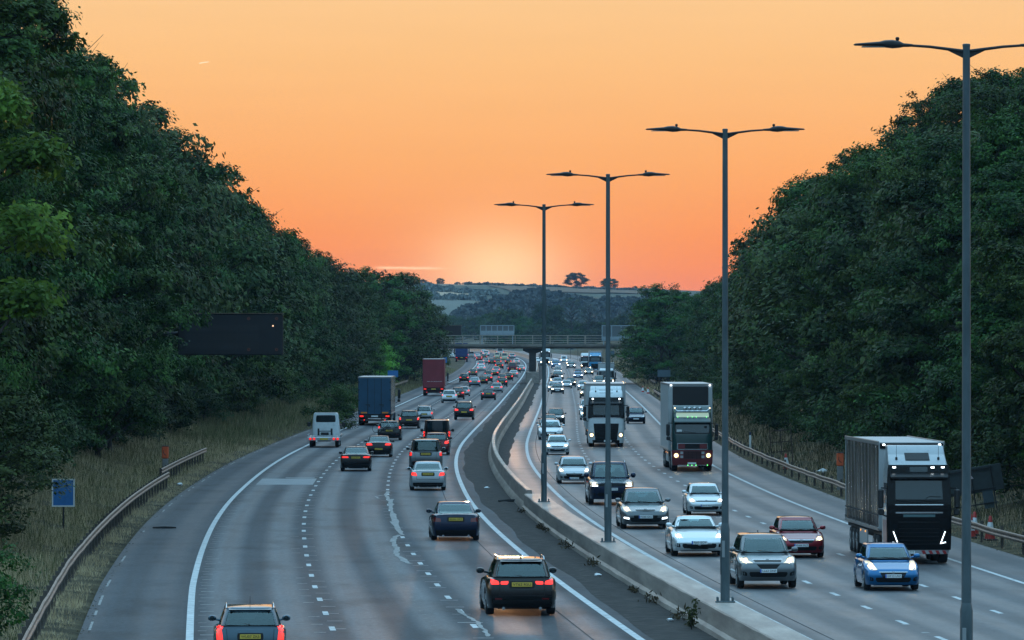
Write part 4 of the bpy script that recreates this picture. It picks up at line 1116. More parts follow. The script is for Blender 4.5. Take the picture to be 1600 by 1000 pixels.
M_SEAM = plain('panel_gap', (.006, .006, .007), .8)
M_TAIL = plain('tail_lamp_lit', (.25, .008, .006), .3, emit=(1, .03, .02), es=1.15)
M_TAILB = plain('brake_lamp_lit', (.25, .008, .006), .3, emit=(1, .036, .026), es=1.7)
M_TAILOFF = plain('tail_lamp_unlit', (.13, .007, .008), .2, coat=.6)
M_CLEAR = plain('headlamp_glass', (.35, .38, .40), .15, coat=1.0)
M_HEAD = plain('headlamp_glow', (.8, .7, .5), .2, emit=(1, .66, .30), es=.50)
M_BULB = plain('headlamp_bulb', (1, .9, .7), .2, emit=(1, .76, .42), es=45)
M_BULBX = plain('xenon_bulb', (1, 1, 1), .2, emit=(.86, .93, 1), es=36)
M_BOWL = plain('lit_reflector', (.9, .7, .4), .3, emit=(1, .66, .26), es=1.5)
M_BOWLX = plain('lit_reflector_white', (.9, .9, .9), .3, emit=(.75, .88, 1), es=1.2)
M_DRL = plain('running_light', (1, 1, 1), .2, emit=(.80, .92, 1), es=3)
M_REFL = plain('amber_reflector', (.62, .21, .03), .3)
M_YPLATE = plain('rear_plate', (.62, .43, .06), .45)
M_WPLATE = plain('front_plate', (.68, .72, .74), .45)
M_INK = plain('plate_ink', (.02, .02, .022), .6)
M_EUBLUE = plain('plate_blue', (.02, .10, .45), .5)

def interp(pts, x):
    if x <= pts[0][0]: return pts[0][1]
    for (a, p), (b, q) in zip(pts, pts[1:]):
        if x <= b: return p + (q - p) * (x - a) / (b - a)
    return pts[-1][1]
def sinterp(pts, x):
    if x <= pts[0][0]: return pts[0][1]
    for (a, p), (b, q) in zip(pts, pts[1:]):
        if x <= b:
            t = (x - a) / (b - a); return p + (q - p) * t * t * (3 - 2 * t)
    return pts[-1][1]

# proportions of each body style; deck = shoulder height along the length, rear/front = how far the end surface is set back at each height
BODY = {
 'hatchback': dict(L=4.1, W=1.77, Rw=.315, ro=.72, fo=.84, deck=[(-2.05, .93), (-1.6, .97), (0, .95), (.85, .95), (1.5, .83), (2.05, .66)], gb=(-1.98, .98), gt=(-1.58, .10), zb=.93, zr=1.43, wb=.90, wr=.70,
     rear=[(.18, .12), (.34, .02), (.56, 0), (.72, .05), (.95, .12)], front=[(.18, .14), (.34, .03), (.5, 0), (.62, .05), (.8, .22), (.95, .4)]),
 'saloon': dict(L=4.65, W=1.82, Rw=.325, ro=.98, fo=.85, deck=[(-2.325, .96), (-2.0, 1.0), (-1.3, .96), (0, .93), (.9, .93), (1.6, .81), (2.325, .65)], gb=(-1.72, .98), gt=(-.85, .12), zb=.91, zr=1.41, wb=.88, wr=.68,
     rear=[(.18, .14), (.34, .03), (.58, 0), (.8, .05), (1.0, .08)], front=[(.18, .14), (.34, .03), (.5, 0), (.62, .05), (.8, .22), (.95, .4)]),
 'estate': dict(L=4.7, W=1.82, Rw=.33, ro=.95, fo=.85, deck=[(-2.35, .95), (-1.9, .97), (0, .94), (.9, .94), (1.6, .82), (2.35, .66)], gb=(-2.28, .98), gt=(-1.92, .10), zb=.93, zr=1.44, wb=.89, wr=.70,
     rear=[(.18, .14), (.34, .02), (.58, 0), (.74, .04), (.97, .1)], front=[(.18, .14), (.34, .03), (.5, 0), (.62, .05), (.8, .22), (.95, .4)]),
 'crossover': dict(L=4.5, W=1.86, Rw=.365, ro=.86, fo=.86, deck=[(-2.25, 1.02), (-1.8, 1.08), (0, 1.06), (.9, 1.06), (1.5, .97), (2.25, .78)], gb=(-2.16, 1.04), gt=(-1.78, .22), zb=1.04, zr=1.66, wb=.90, wr=.70,
     rear=[(.22, .16), (.42, .03), (.66, 0), (.84, .05), (1.08, .12)], front=[(.22, .16), (.42, .03), (.6, 0), (.76, .04), (.95, .2), (1.06, .34)]),
 'coupe': dict(L=4.25, W=1.78, Rw=.33, ro=.82, fo=.86, deck=[(-2.12, .90), (-1.7, .92), (0, .88), (.7, .87), (1.5, .76), (2.12, .60)], gb=(-1.62, .72), gt=(-.72, -.12), zb=.86, zr=1.27, wb=.86, wr=.64,
     rear=[(.16, .14), (.32, .03), (.54, 0), (.72, .05), (.92, .1)], front=[(.16, .14), (.3, .02), (.44, 0), (.58, .08), (.74, .26), (.9, .45)]),
 'pickup': dict(L=5.2, W=1.95, Rw=.39, ro=1.15, fo=.92, deck=[(-2.6, 1.12), (-1.0, 1.14), (0, 1.12), (1.0, 1.12), (1.7, 1.06), (2.6, .92)], gb=(-.75, 1.18), gt=(-.45, .45), zb=1.11, zr=1.80, wb=.88, wr=.72,
     rear=[(.3, .1), (.5, 0), (1.1, .02)], front=[(.28, .16), (.46, .03), (.7, 0), (.9, .03), (1.05, .12), (1.15, .25)]),
 'van': dict(L=4.9, W=1.90, Rw=.335, ro=.98, fo=.92, deck=[(-2.45, 1.08), (0, 1.08), (1.4, 1.06), (1.9, .96), (2.45, .78)], gb=(-2.42, 1.75), gt=(-2.36, .95), zb=1.06, zr=1.93, wb=.955, wr=.86,
     rear=[(.22, .1), (.4, .01), (.6, 0), (1.1, .02)], front=[(.22, .16), (.42, .03), (.6, 0), (.76, .04), (.95, .14), (1.1, .3)]),
 'camper': dict(L=4.45, W=1.76, Rw=.33, ro=.95, fo=.8, deck=[(-2.22, 1.05), (1.6, 1.05), (2.22, 1.0)], gb=(-2.18, 2.16), gt=(-1.98, 1.85), zb=1.03, zr=1.93, wb=.95, wr=.80,
     rear=[(.24, .14), (.4, .02), (.7, 0), (1.05, .03)], front=[(.24, .14), (.42, .02), (.7, 0), (1.05, .05)]),
 'convertible': dict(L=4.0, W=1.75, Rw=.32, ro=.78, fo=.82, deck=[(-2.0, .86), (-1.5, .90), (-.4, .88), (.6, .87), (1.3, .78), (2.0, .62)], gb=(-1.25, .62), gt=(-.85, -.05), zb=.86, zr=1.20, wb=.82, wr=.66,
     rear=[(.16, .14), (.32, .03), (.54, 0), (.72, .05), (.92, .12)], front=[(.16, .14), (.3, .02), (.44, 0), (.58, .08), (.74, .26), (.9, .45)]),
}
def end_y(S, z, t):
    r = -S['L'] / 2 + sinterp(S['rear'], z); f = S['L'] / 2 - sinterp(S['front'], z)
    return r + (f - r) * t
def body_mesh(S):
    L, W, Rw = S['L'], S['W'], S['Rw']
    Ra = Rw + .055; yr, yf = -L / 2 + S['ro'], L / 2 - S['fo']; zf = .19 if S['zb'] < 1.0 else .25
    ys = set()
    for yc in (yr, yf):
        for k in (-1.001, -.999, -.9, -.7, -.4, 0, .4, .7, .9, .999, 1.001): ys.add(round(yc + k * Ra, 4))
    ts = sorted([(y + L / 2) / L for y in ys] + [0, .012, .035, .07, .45, .5, .55, .93, .965, .988, 1])
    plan = [(0, .86), (.012, .905), (.035, .95), (.07, .985), (.16, 1), (.84, .995), (.93, .965), (.965, .92), (.988, .86), (1, .79)]
    prof = ((0, .955), (.16, .98), (.42, 1.0), (.66, .992), (.84, .968), (.94, .93), (1, .87))
    rings = []
    for t in ts:
        y = -L / 2 + L * t; w = W / 2 * interp(plan, t); zt = interp(S['deck'], y)
        zs = zf
        for yc in (yr, yf):
            if abs(y - yc) < Ra: zs = max(zs, min(zt - .1, Rw + math.sqrt(Ra * Ra - (y - yc) ** 2) * .98 - .02))
        xi = max(.1, min(w * .9, W / 2 - .29)); crown = .03
        half = [(0, zf), (xi, zf), (xi, zs)] + [(w * k, zs + (zt - zs) * f) for f, k in prof] + [(w * .55, zt + crown * .75), (0, zt + crown)]
        right = [(x, end_y(S, z, t), z) for x, z in half]
        left = [(-x, yy, z) for x, yy, z in reversed(right[1:-1])]
        rings.append(right + left)
    m = MB(); n = len(rings[0])
    m.loft(rings, True, False)
    h = len(half)
    for base_i, flip in ((0, False), ((len(ts) - 1) * n, True)):      # close the ends with strips from side to side
        for j in range(h - 1):
            a, b = base_i + j, base_i + j + 1
            c = base_i + (n - (j + 1)) % n; d = base_i + (n - j) % n
            f = [i for k, i in enumerate((a, b, c, d)) if i not in (a, b, c, d)[:k]]
            if len(f) > 2: m.f.append(tuple(f))
    return m
def house_mesh(S, m=None):
    """the glasshouse: pillars, roof and their rounded corners"""
    m = m or MB()
    W = S['W'] / 2; N_ = 36; rings = []
    lev = ((0, 0), (.12, .07), (.5, .42), (.85, .82), (.95, .94), (1, 1.0))
    def ring(z, hw, y0, y1, e):
        cy, hy = (y0 + y1) / 2, (y1 - y0) / 2; out = []
        for k in range(N_):
            a = 2 * math.pi * k / N_ + math.pi / N_; c, s = math.cos(a), math.sin(a)
            out.append((hw * math.copysign(abs(c) ** (2 / e), c), cy + hy * math.copysign(abs(s) ** (2 / e), s), z))
        return out
    zb, zr = S['zb'] - .06, S['zr']
    for v, q in lev:
        hw = W * (S['wb'] + (S['wr'] - S['wb']) * q); y0 = S['gb'][0] + (S['gt'][0] - S['gb'][0]) * q; y1 = S['gb'][1] + (S['gt'][1] - S['gb'][1]) * q
        rings.append(ring(zb + (zr - .035 - zb) * v, hw, y0, y1, 5.4))
    y0, y1, hw = S['gt'][0], S['gt'][1], W * S['wr']; cy = (y0 + y1) / 2
    for k, dz in ((.965, .018), (.88, .030), (.6, .042), (.2, .05)):
        rings.append(ring(zr - .035 + dz, hw * k, cy + (y0 - cy) * k, cy + (y1 - cy) * k, 7))
    m.loft(rings)
    return m
class Shell:
    def __init__(s, *mbs):
        v, f = [], []
        for m in mbs:
            n = len(v); v += m.v; f += [tuple(i + n for i in q) for q in m.f]
        s.t = BVHTree.FromPolygons(v, f)
    def y(s, x, z, front):
        o = Vector((x, 20 if front else -20, z)); h = s.t.ray_cast(o, Vector((0, -1 if front else 1, 0)))
        return h[0].y if h[0] else None
    def x(s, y, z, right):
        h = s.t.ray_cast(Vector((9 if right else -9, y, z)), Vector((-1 if right else 1, 0, 0)))
        return h[0].x if h[0] else None
def patch(sh, m, quad, face, nu=6, nv=4, rnd_=.25, out=.010, back=.035):
    """a panel laid on the shell. quad: bottom-left, bottom-right, top-right, top-left in the plane seen from that face"""
    g = []; last = None
    for j in range(nv + 1):
        row = []
        for i in range(nu + 1):
            a, b = -1 + 2 * i / nu, -1 + 2 * j / nv
            if rnd_: a, b = a * math.sqrt(1 - b * b * rnd_ / 2), b * math.sqrt(1 - a * a * rnd_ / 2)
            u, v = (a + 1) / 2, (b + 1) / 2
            p = [(quad[0][k] * (1 - u) + quad[1][k] * u) * (1 - v) + (quad[3][k] * (1 - u) + quad[2][k] * u) * v for k in (0, 1)]
            d = sh.y(p[0], p[1], face == 'front') if face in ('front', 'rear') else sh.x(p[0], p[1], face == 'right')
            row.append([p, d])
        g.append(row)
    ds = [d for r in g for _, d in r if d is not None]
    if not ds: return m
    fill = sum(ds) / len(ds)
    sg = 1 if face in ('front', 'right') else -1
    P = lambda p, d: (p[0], d, p[1]) if face in ('front', 'rear') else (d, p[0], p[1])
    vs = [P(p, (fill if d is None else d) + sg * out) for r in g for p, d in r]
    w = nu + 1; n0 = len(vs)
    fs = [(j*w+i, j*w+i+1, (j+1)*w+i+1, (j+1)*w+i) for j in range(nv) for i in range(nu)]
    rim = [i for i in range(w)] + [j*w+nu for j in range(1, nv+1)] + [nv*w+i for i in range(nu-1, -1, -1)] + [j*w for j in range(nv-1, 0, -1)]
    for i in rim:
        q = list(vs[i]); q[1 if face in ('front', 'rear') else 0] -= sg * (out + back); vs.append(tuple(q))
    k = len(rim)
    fs += [(rim[i], n0 + i, n0 + (i + 1) % k, rim[(i + 1) % k]) for i in range(k)]
    m.add(vs, fs)
    return m
def flip(q): return [(-q[1][0], q[1][1]), (-q[0][0], q[0][1]), (-q[3][0], q[3][1]), (-q[2][0], q[2][1])]

def wheel_meshes(Rw, w=.21):
    m = MB(); h = w / 2
    m.lathe([(Rw * .60, -h * .9), (Rw * .70, -h), (Rw * .93, -h), (Rw * .985, -h * .8), (Rw, -h * .45), (Rw, h * .45), (Rw * .985, h * .8), (Rw * .93, h), (Rw * .70, h), (Rw * .60, h * .9)], (0, 0, 0), 'x', 26)
    ty = m.mesh('wheel', M_RUBBER, 40)
    m = MB()
    m.lathe([(Rw * .64, -h - .004), (Rw * .67, -h - .010), (Rw * .58, -h - .002), (Rw * .55, -h + .05)], (0, 0, 0), 'x', 26)
    for k in range(5):
        a = 2 * math.pi * k / 5
        for da in (-.16, .16):
            m.tube([(-h + .004, 0, 0), (-h - .006, Rw * .60 * math.cos(a + da), Rw * .60 * math.sin(a + da))], [.028, .022], 5)
    m.lathe([(.055, -h - .015), (.055, -h + .02)], (0, 0, 0), 'x', 12)
    return ty, m.mesh('rim', M_RIM, 40)
WH = {}; DIMS = {}
def text_mesh(s, size, mat_, ang=0):
    c = bpy.data.curves.new('lettering', 'FONT'); c.body = s; c.size = size; c.align_x = 'CENTER'; c.align_y = 'CENTER'; c.extrude = .003; c.space_character = 1.02
    o = bpy.data.objects.new('lettering', c); COL.objects.link(o)
    dg = bpy.context.evaluated_depsgraph_get()
    me = bpy.data.meshes.new_from_object(o.evaluated_get(dg)); bpy.data.objects.remove(o); bpy.data.curves.remove(c)
    me.materials.clear(); me.materials.append(mat_)
    return me
def lettering(s, size, mat_, parent, loc, face, name='plate_letters', wscale=1.0, max_w=None):
    me = text_mesh(s, size, mat_); o = obj(name, me, parent); o.location = loc
    o.rotation_euler = (R(90), 0, 0 if face == 'rear' else R(180))
    if max_w:
        w = max(v.co.x for v in me.vertices) - min(v.co.x for v in me.vertices); wscale = max_w / w
    o.scale = (wscale, 1, 1)
    return o

def make_car(kind, tail=None, head=None, lit='tail', plate=None, hl='halogen', rails=False, name=None, grille=None, rearbits=(), trim=True, drl=None, roofcol=None, antenna=False, visor=True, S=None, rplate=.72, high=False, face=None):
    """returns an Empty with its parts. tail/head: corner quads of one lamp, seen from that end, x>0"""
    S = dict(BODY[kind], **(S or {}))
    L, W, Rw, zb, zr = S['L'], S['W'], S['Rw'], S['zb'], S['zr']; w2 = W / 2
    t = empty(name or {'coupe': 'sports_coupe', 'pickup': 'pickup_truck', 'van': 'panel_van', 'camper': 'camper_van', 'convertible': 'convertible_car', 'crossover': 'crossover_car', 'hatchback': 'hatchback_car', 'saloon': 'saloon_car', 'estate': 'estate_car'}[kind])
    bm_ = body_mesh(S); hm = house_mesh(S); sh = Shell(bm_, hm)
    bm_.build('body', M_PAINT, t, 38)
    clear = kind not in ('van', 'camper', 'convertible')
    G = M_CABIN_GLASS if clear else M_GLASS
    if clear:                                             # open the window apertures and furnish the cabin
        za, zc = zb + .055, zr - .13; keep = []
        A0, A1 = S['gb'], S['gt']
        for f in hm.f:
            c = [sum(hm.v[i][k] for i in f) / len(f) for k in range(3)]
            q = (c[2] - zb + .06) / (zr - .035 - zb + .06); y0 = A0[0] + (A1[0] - A0[0]) * q; y1 = A0[1] + (A1[1] - A0[1]) * q
            hw = w2 * (S['wb'] + (S['wr'] - S['wb']) * q)
            endw = abs(c[0]) < hw * .84 and (c[1] < y0 + .12 or c[1] > y1 - .12)
            sidew = abs(c[0]) > hw * .9 and y0 + .38 < c[1] < y1 - .40 and abs(c[1] - (A1[0] + A1[1]) / 2) > .09
            if not (za - .03 < c[2] < zc + .03 and (endw or sidew)): keep.append(f)
        hm.f = keep
        yF, yR = A0[1], A0[0]; m = MB()
        m.box((0, (yF + yR) / 2, zb + .052), (W * .80, yF - yR - .25, .02)); m.box((0, yF - .42, zb + .07), (W * .74, .5, .05), bev=.02)
        for sx in (-.36, .36):
            m.box((sx, (A1[0] + A1[1]) / 2 + .02, zb + .16), (.46, .13, .26), bev=.05); m.box((sx, (A1[0] + A1[1]) / 2 + .0, zb + .34), (.25, .10, .15), bev=.04)
        m.box((0, max(A1[0], yR + .55) + .12, zb + .12), (W * .66, .12, .16), bev=.04)
        for sx in (-.38, .38): m.box((sx, max(A1[0], yR + .55) + .10, zb + .24), (.23, .09, .12), bev=.03)
        m.lathe([(.17, -.012), (.19, 0), (.17, .012)], (.36, yF - .62, zb + .13), 'y', 18)
        m.box((0, A1[1] - .05, zr - .19), (.20, .03, .06), bev=.012)
        m.build('cabin', M_CABIN, t, 40)
    hm.build('soft_top' if kind == 'convertible' else 'roof', plain('soft_top_cloth', (.02, .02, .022), .8) if kind == 'convertible' and 'soft_top_cloth' not in MATS else MATS['soft_top_cloth'] if kind == 'convertible' else M_PAINT, t, 40)
    # glass
    def gl(z): q = (z - (zb - .06)) / (zr - .035 - zb + .06); return w2 * (S['wb'] + (S['wr'] - S['wb']) * q)
    zt, zl = zr - .125, zb + (.05 if kind != 'camper' else .18)
    m = MB(); patch(sh, m, [(-gl(zl) * .93, zl), (gl(zl) * .93, zl), (gl(zt) * .93, zt), (-gl(zt) * .93, zt)], 'front', 10, 8, .10, .008); m.build('windscreen', G, t, 40)
    zl2 = zb + (.07 if kind in ('hatchback', 'estate', 'crossover') else .06) if kind not in ('van', 'camper') else 1.28
    zt2 = zr - (.13 if kind in ('hatchback', 'estate', 'crossover') else .08)
    fr = .88 if kind not in ('van', 'camper') else .80
    m = MB(); patch(sh, m, [(-gl(zl2) * fr, zl2), (gl(zl2) * fr, zl2), (gl(zt2) * fr, zt2), (-gl(zt2) * fr, zt2)], 'rear', 10, 8, .14, .008); m.build('rear_window', G, t, 40)
    if kind != 'van':
        for sd in ('right', 'left'):
            m = MB(); r0, f0 = S['gb'][0], S['gb'][1]; r1, f1 = S['gt'][0], S['gt'][1]
            mid_ = (r1 + f1) / 2
            A = [(r0 + .42, zl), (mid_ - .05, zl), (mid_ - .05, zt), (r1 + .18, zt)]; B = [(mid_ + .03, zl), (f0 - .38, zl), (f1 - .12, zt), (mid_ + .03, zt)]
            for q in (A, B): patch(sh, m, q, sd, 5, 4, .06, .006)
            m.build('side_window', G, t, 40)
    else:
        for sd in ('right', 'left'):
            m = MB(); patch(sh, m, [(.35, zl + .02), (1.3, zl + .02), (.78, zt), (.35, zt)], sd, 5, 4, .06, .006); m.build('side_window', M_GLASS, t, 40)
    # wheels
    key = round(Rw, 3)
    if key not in WH: WH[key] = wheel_meshes(Rw)
    ty, rm = WH[key]
    for yy in (-L / 2 + S['ro'], L / 2 - S['fo']):
        for sx in (-1, 1):
            o = obj('wheel', ty, t); o.location = (sx * (w2 - .125), yy, Rw); o.rotation_euler = (0, 0, 0 if sx < 0 else math.pi)
            obj('rim', rm, o)
    m = MB(); m.box((0, 0, .24 if zb < 1 else .32), (W - .62, L - .7, .16)); m.box((0, -L / 2 + S['ro'], Rw), (W - .4, .12, .12)); m.build('underbody', M_SEAM, t)
    # mirrors
    for sx in (-1, 1):
        m = MB(); yy = S['gb'][1] - .55; zz = zb + .10; xx = gl(zz) + .02; rings = []
        tall = 1.5 if kind in ('van', 'camper', 'pickup') else 1
        for k, (dx, s_) in enumerate(((.06, .35), (.09, .8), (.16, 1.0), (.22, .95), (.26, .6), (.27, .2))):
            rings.append([(sx * (xx + dx), yy + .085 * s_ * math.cos(a), zz + .03 + .078 * tall * s_ * math.sin(a)) for a in [2 * math.pi * q / 12 for q in range(12)]])
        m.loft(rings); m.tube([(sx * (xx - .05), yy + .03, zz - .03), (sx * (xx + .1), yy, zz)], .03, 6)
        mo = m.build('wing_mirror', M_PAINT if kind not in ('van', 'camper') else M_BLACK, t, 45)
        m = MB(); m.lathe([(.06, 0), (.062, -.012), (.03, -.016)], (sx * (xx + .165), yy - .075, zz + .03), 'y', 12); m.build('mirror_glass', M_GLASS, mo)
    # ---- rear end
    k_ = {'hatchback': [(.60, .72), (.93, .76), (.90, .98), (.64, .90)], 'saloon': [(.52, .74), (.95, .72), (.93, .90), (.55, .88)], 'estate': [(.52, .76), (.95, .74), (.93, .93), (.58, .90)],
          'crossover': [(.55, .86), (.95, .84), (.93, 1.04), (.60, 1.0)], 'coupe': [(.55, .66), (.92, .66), (.90, .82), (.58, .82)], 'pickup': [(.84, .7), (.98, .7), (.98, 1.05), (.84, 1.05)],
          'van': [(.86, .80), (.975, .80), (.975, 1.16), (.86, 1.16)], 'camper': [(.80, .72), (.93, .72), (.93, .96), (.80, .96)], 'convertible': [(.52, .66), (.80, .66), (.80, .80), (.52, .80)]}[kind]
    tail = tail or [k_]
    for sgn in (1, -1):
        m = MB()
        for q in tail:
            qq = [(x * w2, z) for x, z in q]
            patch(sh, m, qq if sgn > 0 else flip(qq), 'rear', 6, 4, .35, .014)
        m.build('tail_light', {'tail': M_TAIL, 'brake': M_TAILB, 'off': M_TAILOFF}[lit] if lit in ('tail', 'brake', 'off') else M_TAILOFF, t, 40)
    if high:
        m = MB(); patch(sh, m, [(-.16, zr - .075), (.16, zr - .075), (.16, zr - .055), (-.16, zr - .055)], 'rear', 4, 1, 0, .012); m.build('brake_strip', M_TAILB, t)
    m = MB()
    zlow = .30 if zb < 1 else .38
    if trim: patch(sh, m, [(-w2 * .80, zlow - .09), (w2 * .80, zlow - .09), (w2 * .84, zlow + .10), (-w2 * .84, zlow + .10)], 'rear', 8, 3, .12, .009)
    m.f and m.build('rear_bumper_trim', M_TRIM, t, 40)
    m = MB()
    zlid = zb - (.42 if kind != 'saloon' else .36)
    if kind not in ('pickup',):
        patch(sh, m, [(-w2 * .62, zlid), (w2 * .62, zlid), (w2 * .62, zlid + .012), (-w2 * .62, zlid + .012)], 'rear', 8, 1, 0, .003, .01)
        for s_ in (-1, 1): patch(sh, m, [(s_ * w2 * .62 - .005, zlid), (s_ * w2 * .62 + .007, zlid), (s_ * w2 * .655 + .007, zb - .02), (s_ * w2 * .655 - .005, zb - .02)], 'rear', 1, 5, 0, .003, .01)
        if kind == 'van': patch(sh, m, [(-.006, .5), (.006, .5), (.006, 1.84), (-.006, 1.84)], 'rear', 1, 8, 0, .003, .01)
        m.build('tailgate_gap', M_SEAM, t)
    m = MB(); patch(sh, m, [(-.33, rplate - .10), (.33, rplate - .10), (.33, rplate + .09), (-.33, rplate + .09)], 'rear', 4, 3, .2, .004); m.build('plate_recess', M_SEAM if kind not in ('camper',) else M_PAINT, t)
    yy = min(sh.y(x, z, False) or 0 for x in (-.2, .2) for z in (rplate - .05, rplate + .05)) - .018
    m = MB(); m.box((0, yy, rplate), (.52, .012, .112), bev=.004); pl = m.build('number_plate', M_YPLATE, t)
    if plate and lit in ('tail', 'brake', 'off'): lettering(plate, .095, M_INK, pl, (0, yy - .008, rplate), 'rear', max_w=.46)
    if kind in ('hatchback', 'estate', 'crossover'):
        m = MB(); q = min(gl(zt2), w2) * .80; yy2 = S['gt'][0] - .05
        m.prism([(-.0, zr - .085), (.13, zr - .05), (.13, zr - .028), (-.03, zr - .06)], -q, q, 'x'); 
        m.v = [(x, yy2 + (y), z) for x, y, z in m.v]; m.build('roof_spoiler', M_PAINT, t)
        m = MB(); ya = (sh.y(0, zl2 + .04, False) or 0) - .02; yb = (sh.y(.25, zl2 + .10, False) or 0) - .02; m.tube([(0, ya, zl2 + .01), (-.28, yb, zl2 + .055)], [.018, .008], 6); m.build('rear_wiper', M_BLACK, t)
        m = MB()
        for s_ in (-1, 1): patch(sh, m, [(s_ * w2 * .66 - .09, zlow + .12), (s_ * w2 * .66 + .09, zlow + .12), (s_ * w2 * .66 + .09, zlow + .155), (s_ * w2 * .66 - .09, zlow + .155)], 'rear', 3, 1, 0, .009)
        m.build('reflector', M_TAILOFF, t)
    m = MB(); yb_ = -L / 2 + .10
    for s_ in ((-1, 1) if kind in ('saloon', 'coupe', 'estate') else (-1,)): m.lathe([(.04, -.06), (.042, .3), (.02, .3)], (s_ * w2 * .52, yb_, zlow - .11), 'y', 12)
    m.build('exhaust', M_CHROME, t, 40)
    if rails:
        for s_ in (-1, 1):
            m = MB(); xr = w2 * S['wr'] * .93; m.tube([(s_ * xr, S['gt'][0] + .12, zr - .03), (s_ * xr, S['gt'][0] + .25, zr + .045), (s_ * xr, S['gt'][1] - .45, zr + .045), (s_ * xr, S['gt'][1] - .3, zr - .03)], .02, 6); m.build('roof_rail', M_CHROME, t, 50)
    if antenna:
        m = MB(); y0 = S['gt'][0] + .22
        if antenna == 'fin': m.prism([(y0 - .07, zr), (y0 + .1, zr), (y0 - .02, zr + .07), (y0 - .06, zr + .065)], -.018, .018, 'x')
        else: m.tube([(0, y0, zr), (0, y0 - .12, zr + .28)], [.008, .004], 5)
        m.build('antenna', M_BLACK, t)
    # ---- front end
    if kind not in ('van', 'camper'):
        m = MB(); zh = interp(S['deck'], L / 2 - .25)
        for s_ in (-1, 1): patch(sh, m, [(s_ * w2 * .66 - .007, zh), (s_ * w2 * .66 + .007, zh), (s_ * w2 * .80 + .007, zb - .01), (s_ * w2 * .80 - .007, zb - .01)], 'front', 1, 8, 0, .004, .01)
        m.build('bonnet_gap', M_SEAM, t)
        m = MB()
        for sd in ('right', 'left'):
            for yy in ((S['gt'][0] + S['gt'][1]) / 2, S['gb'][1] - .30): patch(sh, m, [(yy - .006, .32), (yy + .006, .32), (yy + .006, zb - .03), (yy - .006, zb - .03)], sd, 1, 5, 0, .003, .01)
        m.build('door_gap', M_SEAM, t)
    zn = interp(S['deck'], L / 2)
    hq = head or [{'hatchback': [(.52, .60), (.90, .64), (.86, .80), (.60, .72)], 'saloon': [(.50, .58), (.92, .62), (.88, .76), (.58, .70)], 'estate': [(.50, .60), (.92, .64), (.88, .78), (.58, .72)], 'crossover': [(.54, .76), (.93, .80), (.90, .95), (.60, .88)],
                   'coupe': [(.50, .52), (.90, .56), (.84, .68), (.58, .62)], 'pickup': [(.60, .82), (.94, .82), (.93, 1.0), (.62, .98)], 'van': [(.62, .72), (.93, .76), (.90, .96), (.66, .90)], 'camper': [(.55, .74), (.80, .74), (.80, .96), (.55, .96)], 'convertible': [(.52, .54), (.88, .58), (.84, .68), (.58, .64)]}[kind]]
    on = lit == 'head'
    for sgn in (1, -1):
        m = MB()
        for q in hq:
            qq = [(x * w2, z) for x, z in q]; patch(sh, m, qq if sgn > 0 else flip(qq), 'front', 6, 4, .3, .012)
        ho = m.build('headlight', M_HEAD if on else M_CLEAR, t, 40)
        if on:
            cx = sum(p[0] for p in hq[0]) / 4 * w2 * sgn; cz = sum(p[1] for p in hq[0]) / 4 - .01; yy = sh.y(cx, cz, True) or L / 2 - .3
            m = MB(); m.lathe([(.092, -.03), (.092, .018), (.06, .022)], (cx, yy, cz), 'y', 16); m.build('reflector_bowl', M_BOWL if hl == 'halogen' else M_BOWLX, ho, 50); m = MB(); m.lathe([(.058, -.03), (.058, .028), (.035, .038), (.01, .040)], (cx, yy, cz), 'y', 14); m.build('bulb', M_BULB if hl == 'halogen' else M_BULBX, ho, 50)
    gq = grille or {'hatchback': [(-.42, .55), (.42, .55), (.48, .66), (-.48, .66)], 'saloon': [(-.42, .54), (.42, .54), (.46, .66), (-.46, .66)], 'estate': [(-.42, .54), (.42, .54), (.46, .66), (-.46, .66)], 'crossover': [(-.42, .66), (.42, .66), (.48, .82), (-.48, .82)],
                    'coupe': [(-.3, .5), (.3, .5), (.3, .505), (-.3, .505)], 'pickup': [(-.56, .80), (.56, .80), (.58, .98), (-.58, .98)], 'van': [(-.56, .70), (.56, .70), (.60, .80), (-.60, .80)], 'camper': [(-.3, .5), (.3, .5), (.3, .52), (-.3, .52)], 'convertible': [(-.3, .5), (.3, .5), (.3, .51), (-.3, .51)]}[kind]
    gq = gq if isinstance(gq[0][0], tuple) else [gq]
    m = MB()
    for q in gq: patch(sh, m, [(x * w2 / .9, z) for x, z in q], 'front', 8, 4, .3, .008)
    g_ = m.build('grille', M_TRIM, t, 40)
    m = MB(); q = gq[0]; zt_ = max(p[1] for p in q)
    patch(sh, m, [(q[3][0] * w2 / .9, zt_ - .012), (q[2][0] * w2 / .9, zt_ - .012), (q[2][0] * w2 / .9, zt_ + .012), (q[3][0] * w2 / .9, zt_ + .012)], 'front', 6, 1, 0, .016)
    m.lathe([(.05, -.01), (.045, .02), (.02, .024)], (0, sh.y(0, zt_ - .02, True) or L / 2, zt_ - .02), 'y', 12)
    m.build('grille_trim', M_CHROME, g_)
    zi = .36 if zb < 1 else .46
    m = MB(); patch(sh, m, [(-w2 * .60, zi - .09), (w2 * .60, zi - .09), (w2 * .66, zi + .07), (-w2 * .66, zi + .07)], 'front', 8, 3, .25, .007)
    for s_ in (-1, 1):
        qq = [(w2 * .70, zi - .06), (w2 * .90, zi - .03), (w2 * .88, zi + .10), (w2 * .72, zi + .06)]; patch(sh, m, qq if s_ > 0 else flip(qq), 'front', 3, 3, .4, .007)
    m.build('air_intake', M_TRIM, t, 40)
    fz = zi + .10 if zb < 1 else zi + .13
    fz = (face or {}).get('plate_z', fz)
    yy = max(sh.y(x, z, True) or 0 for x in (-.2, .2) for z in (fz - .05, fz + .05)) + .018
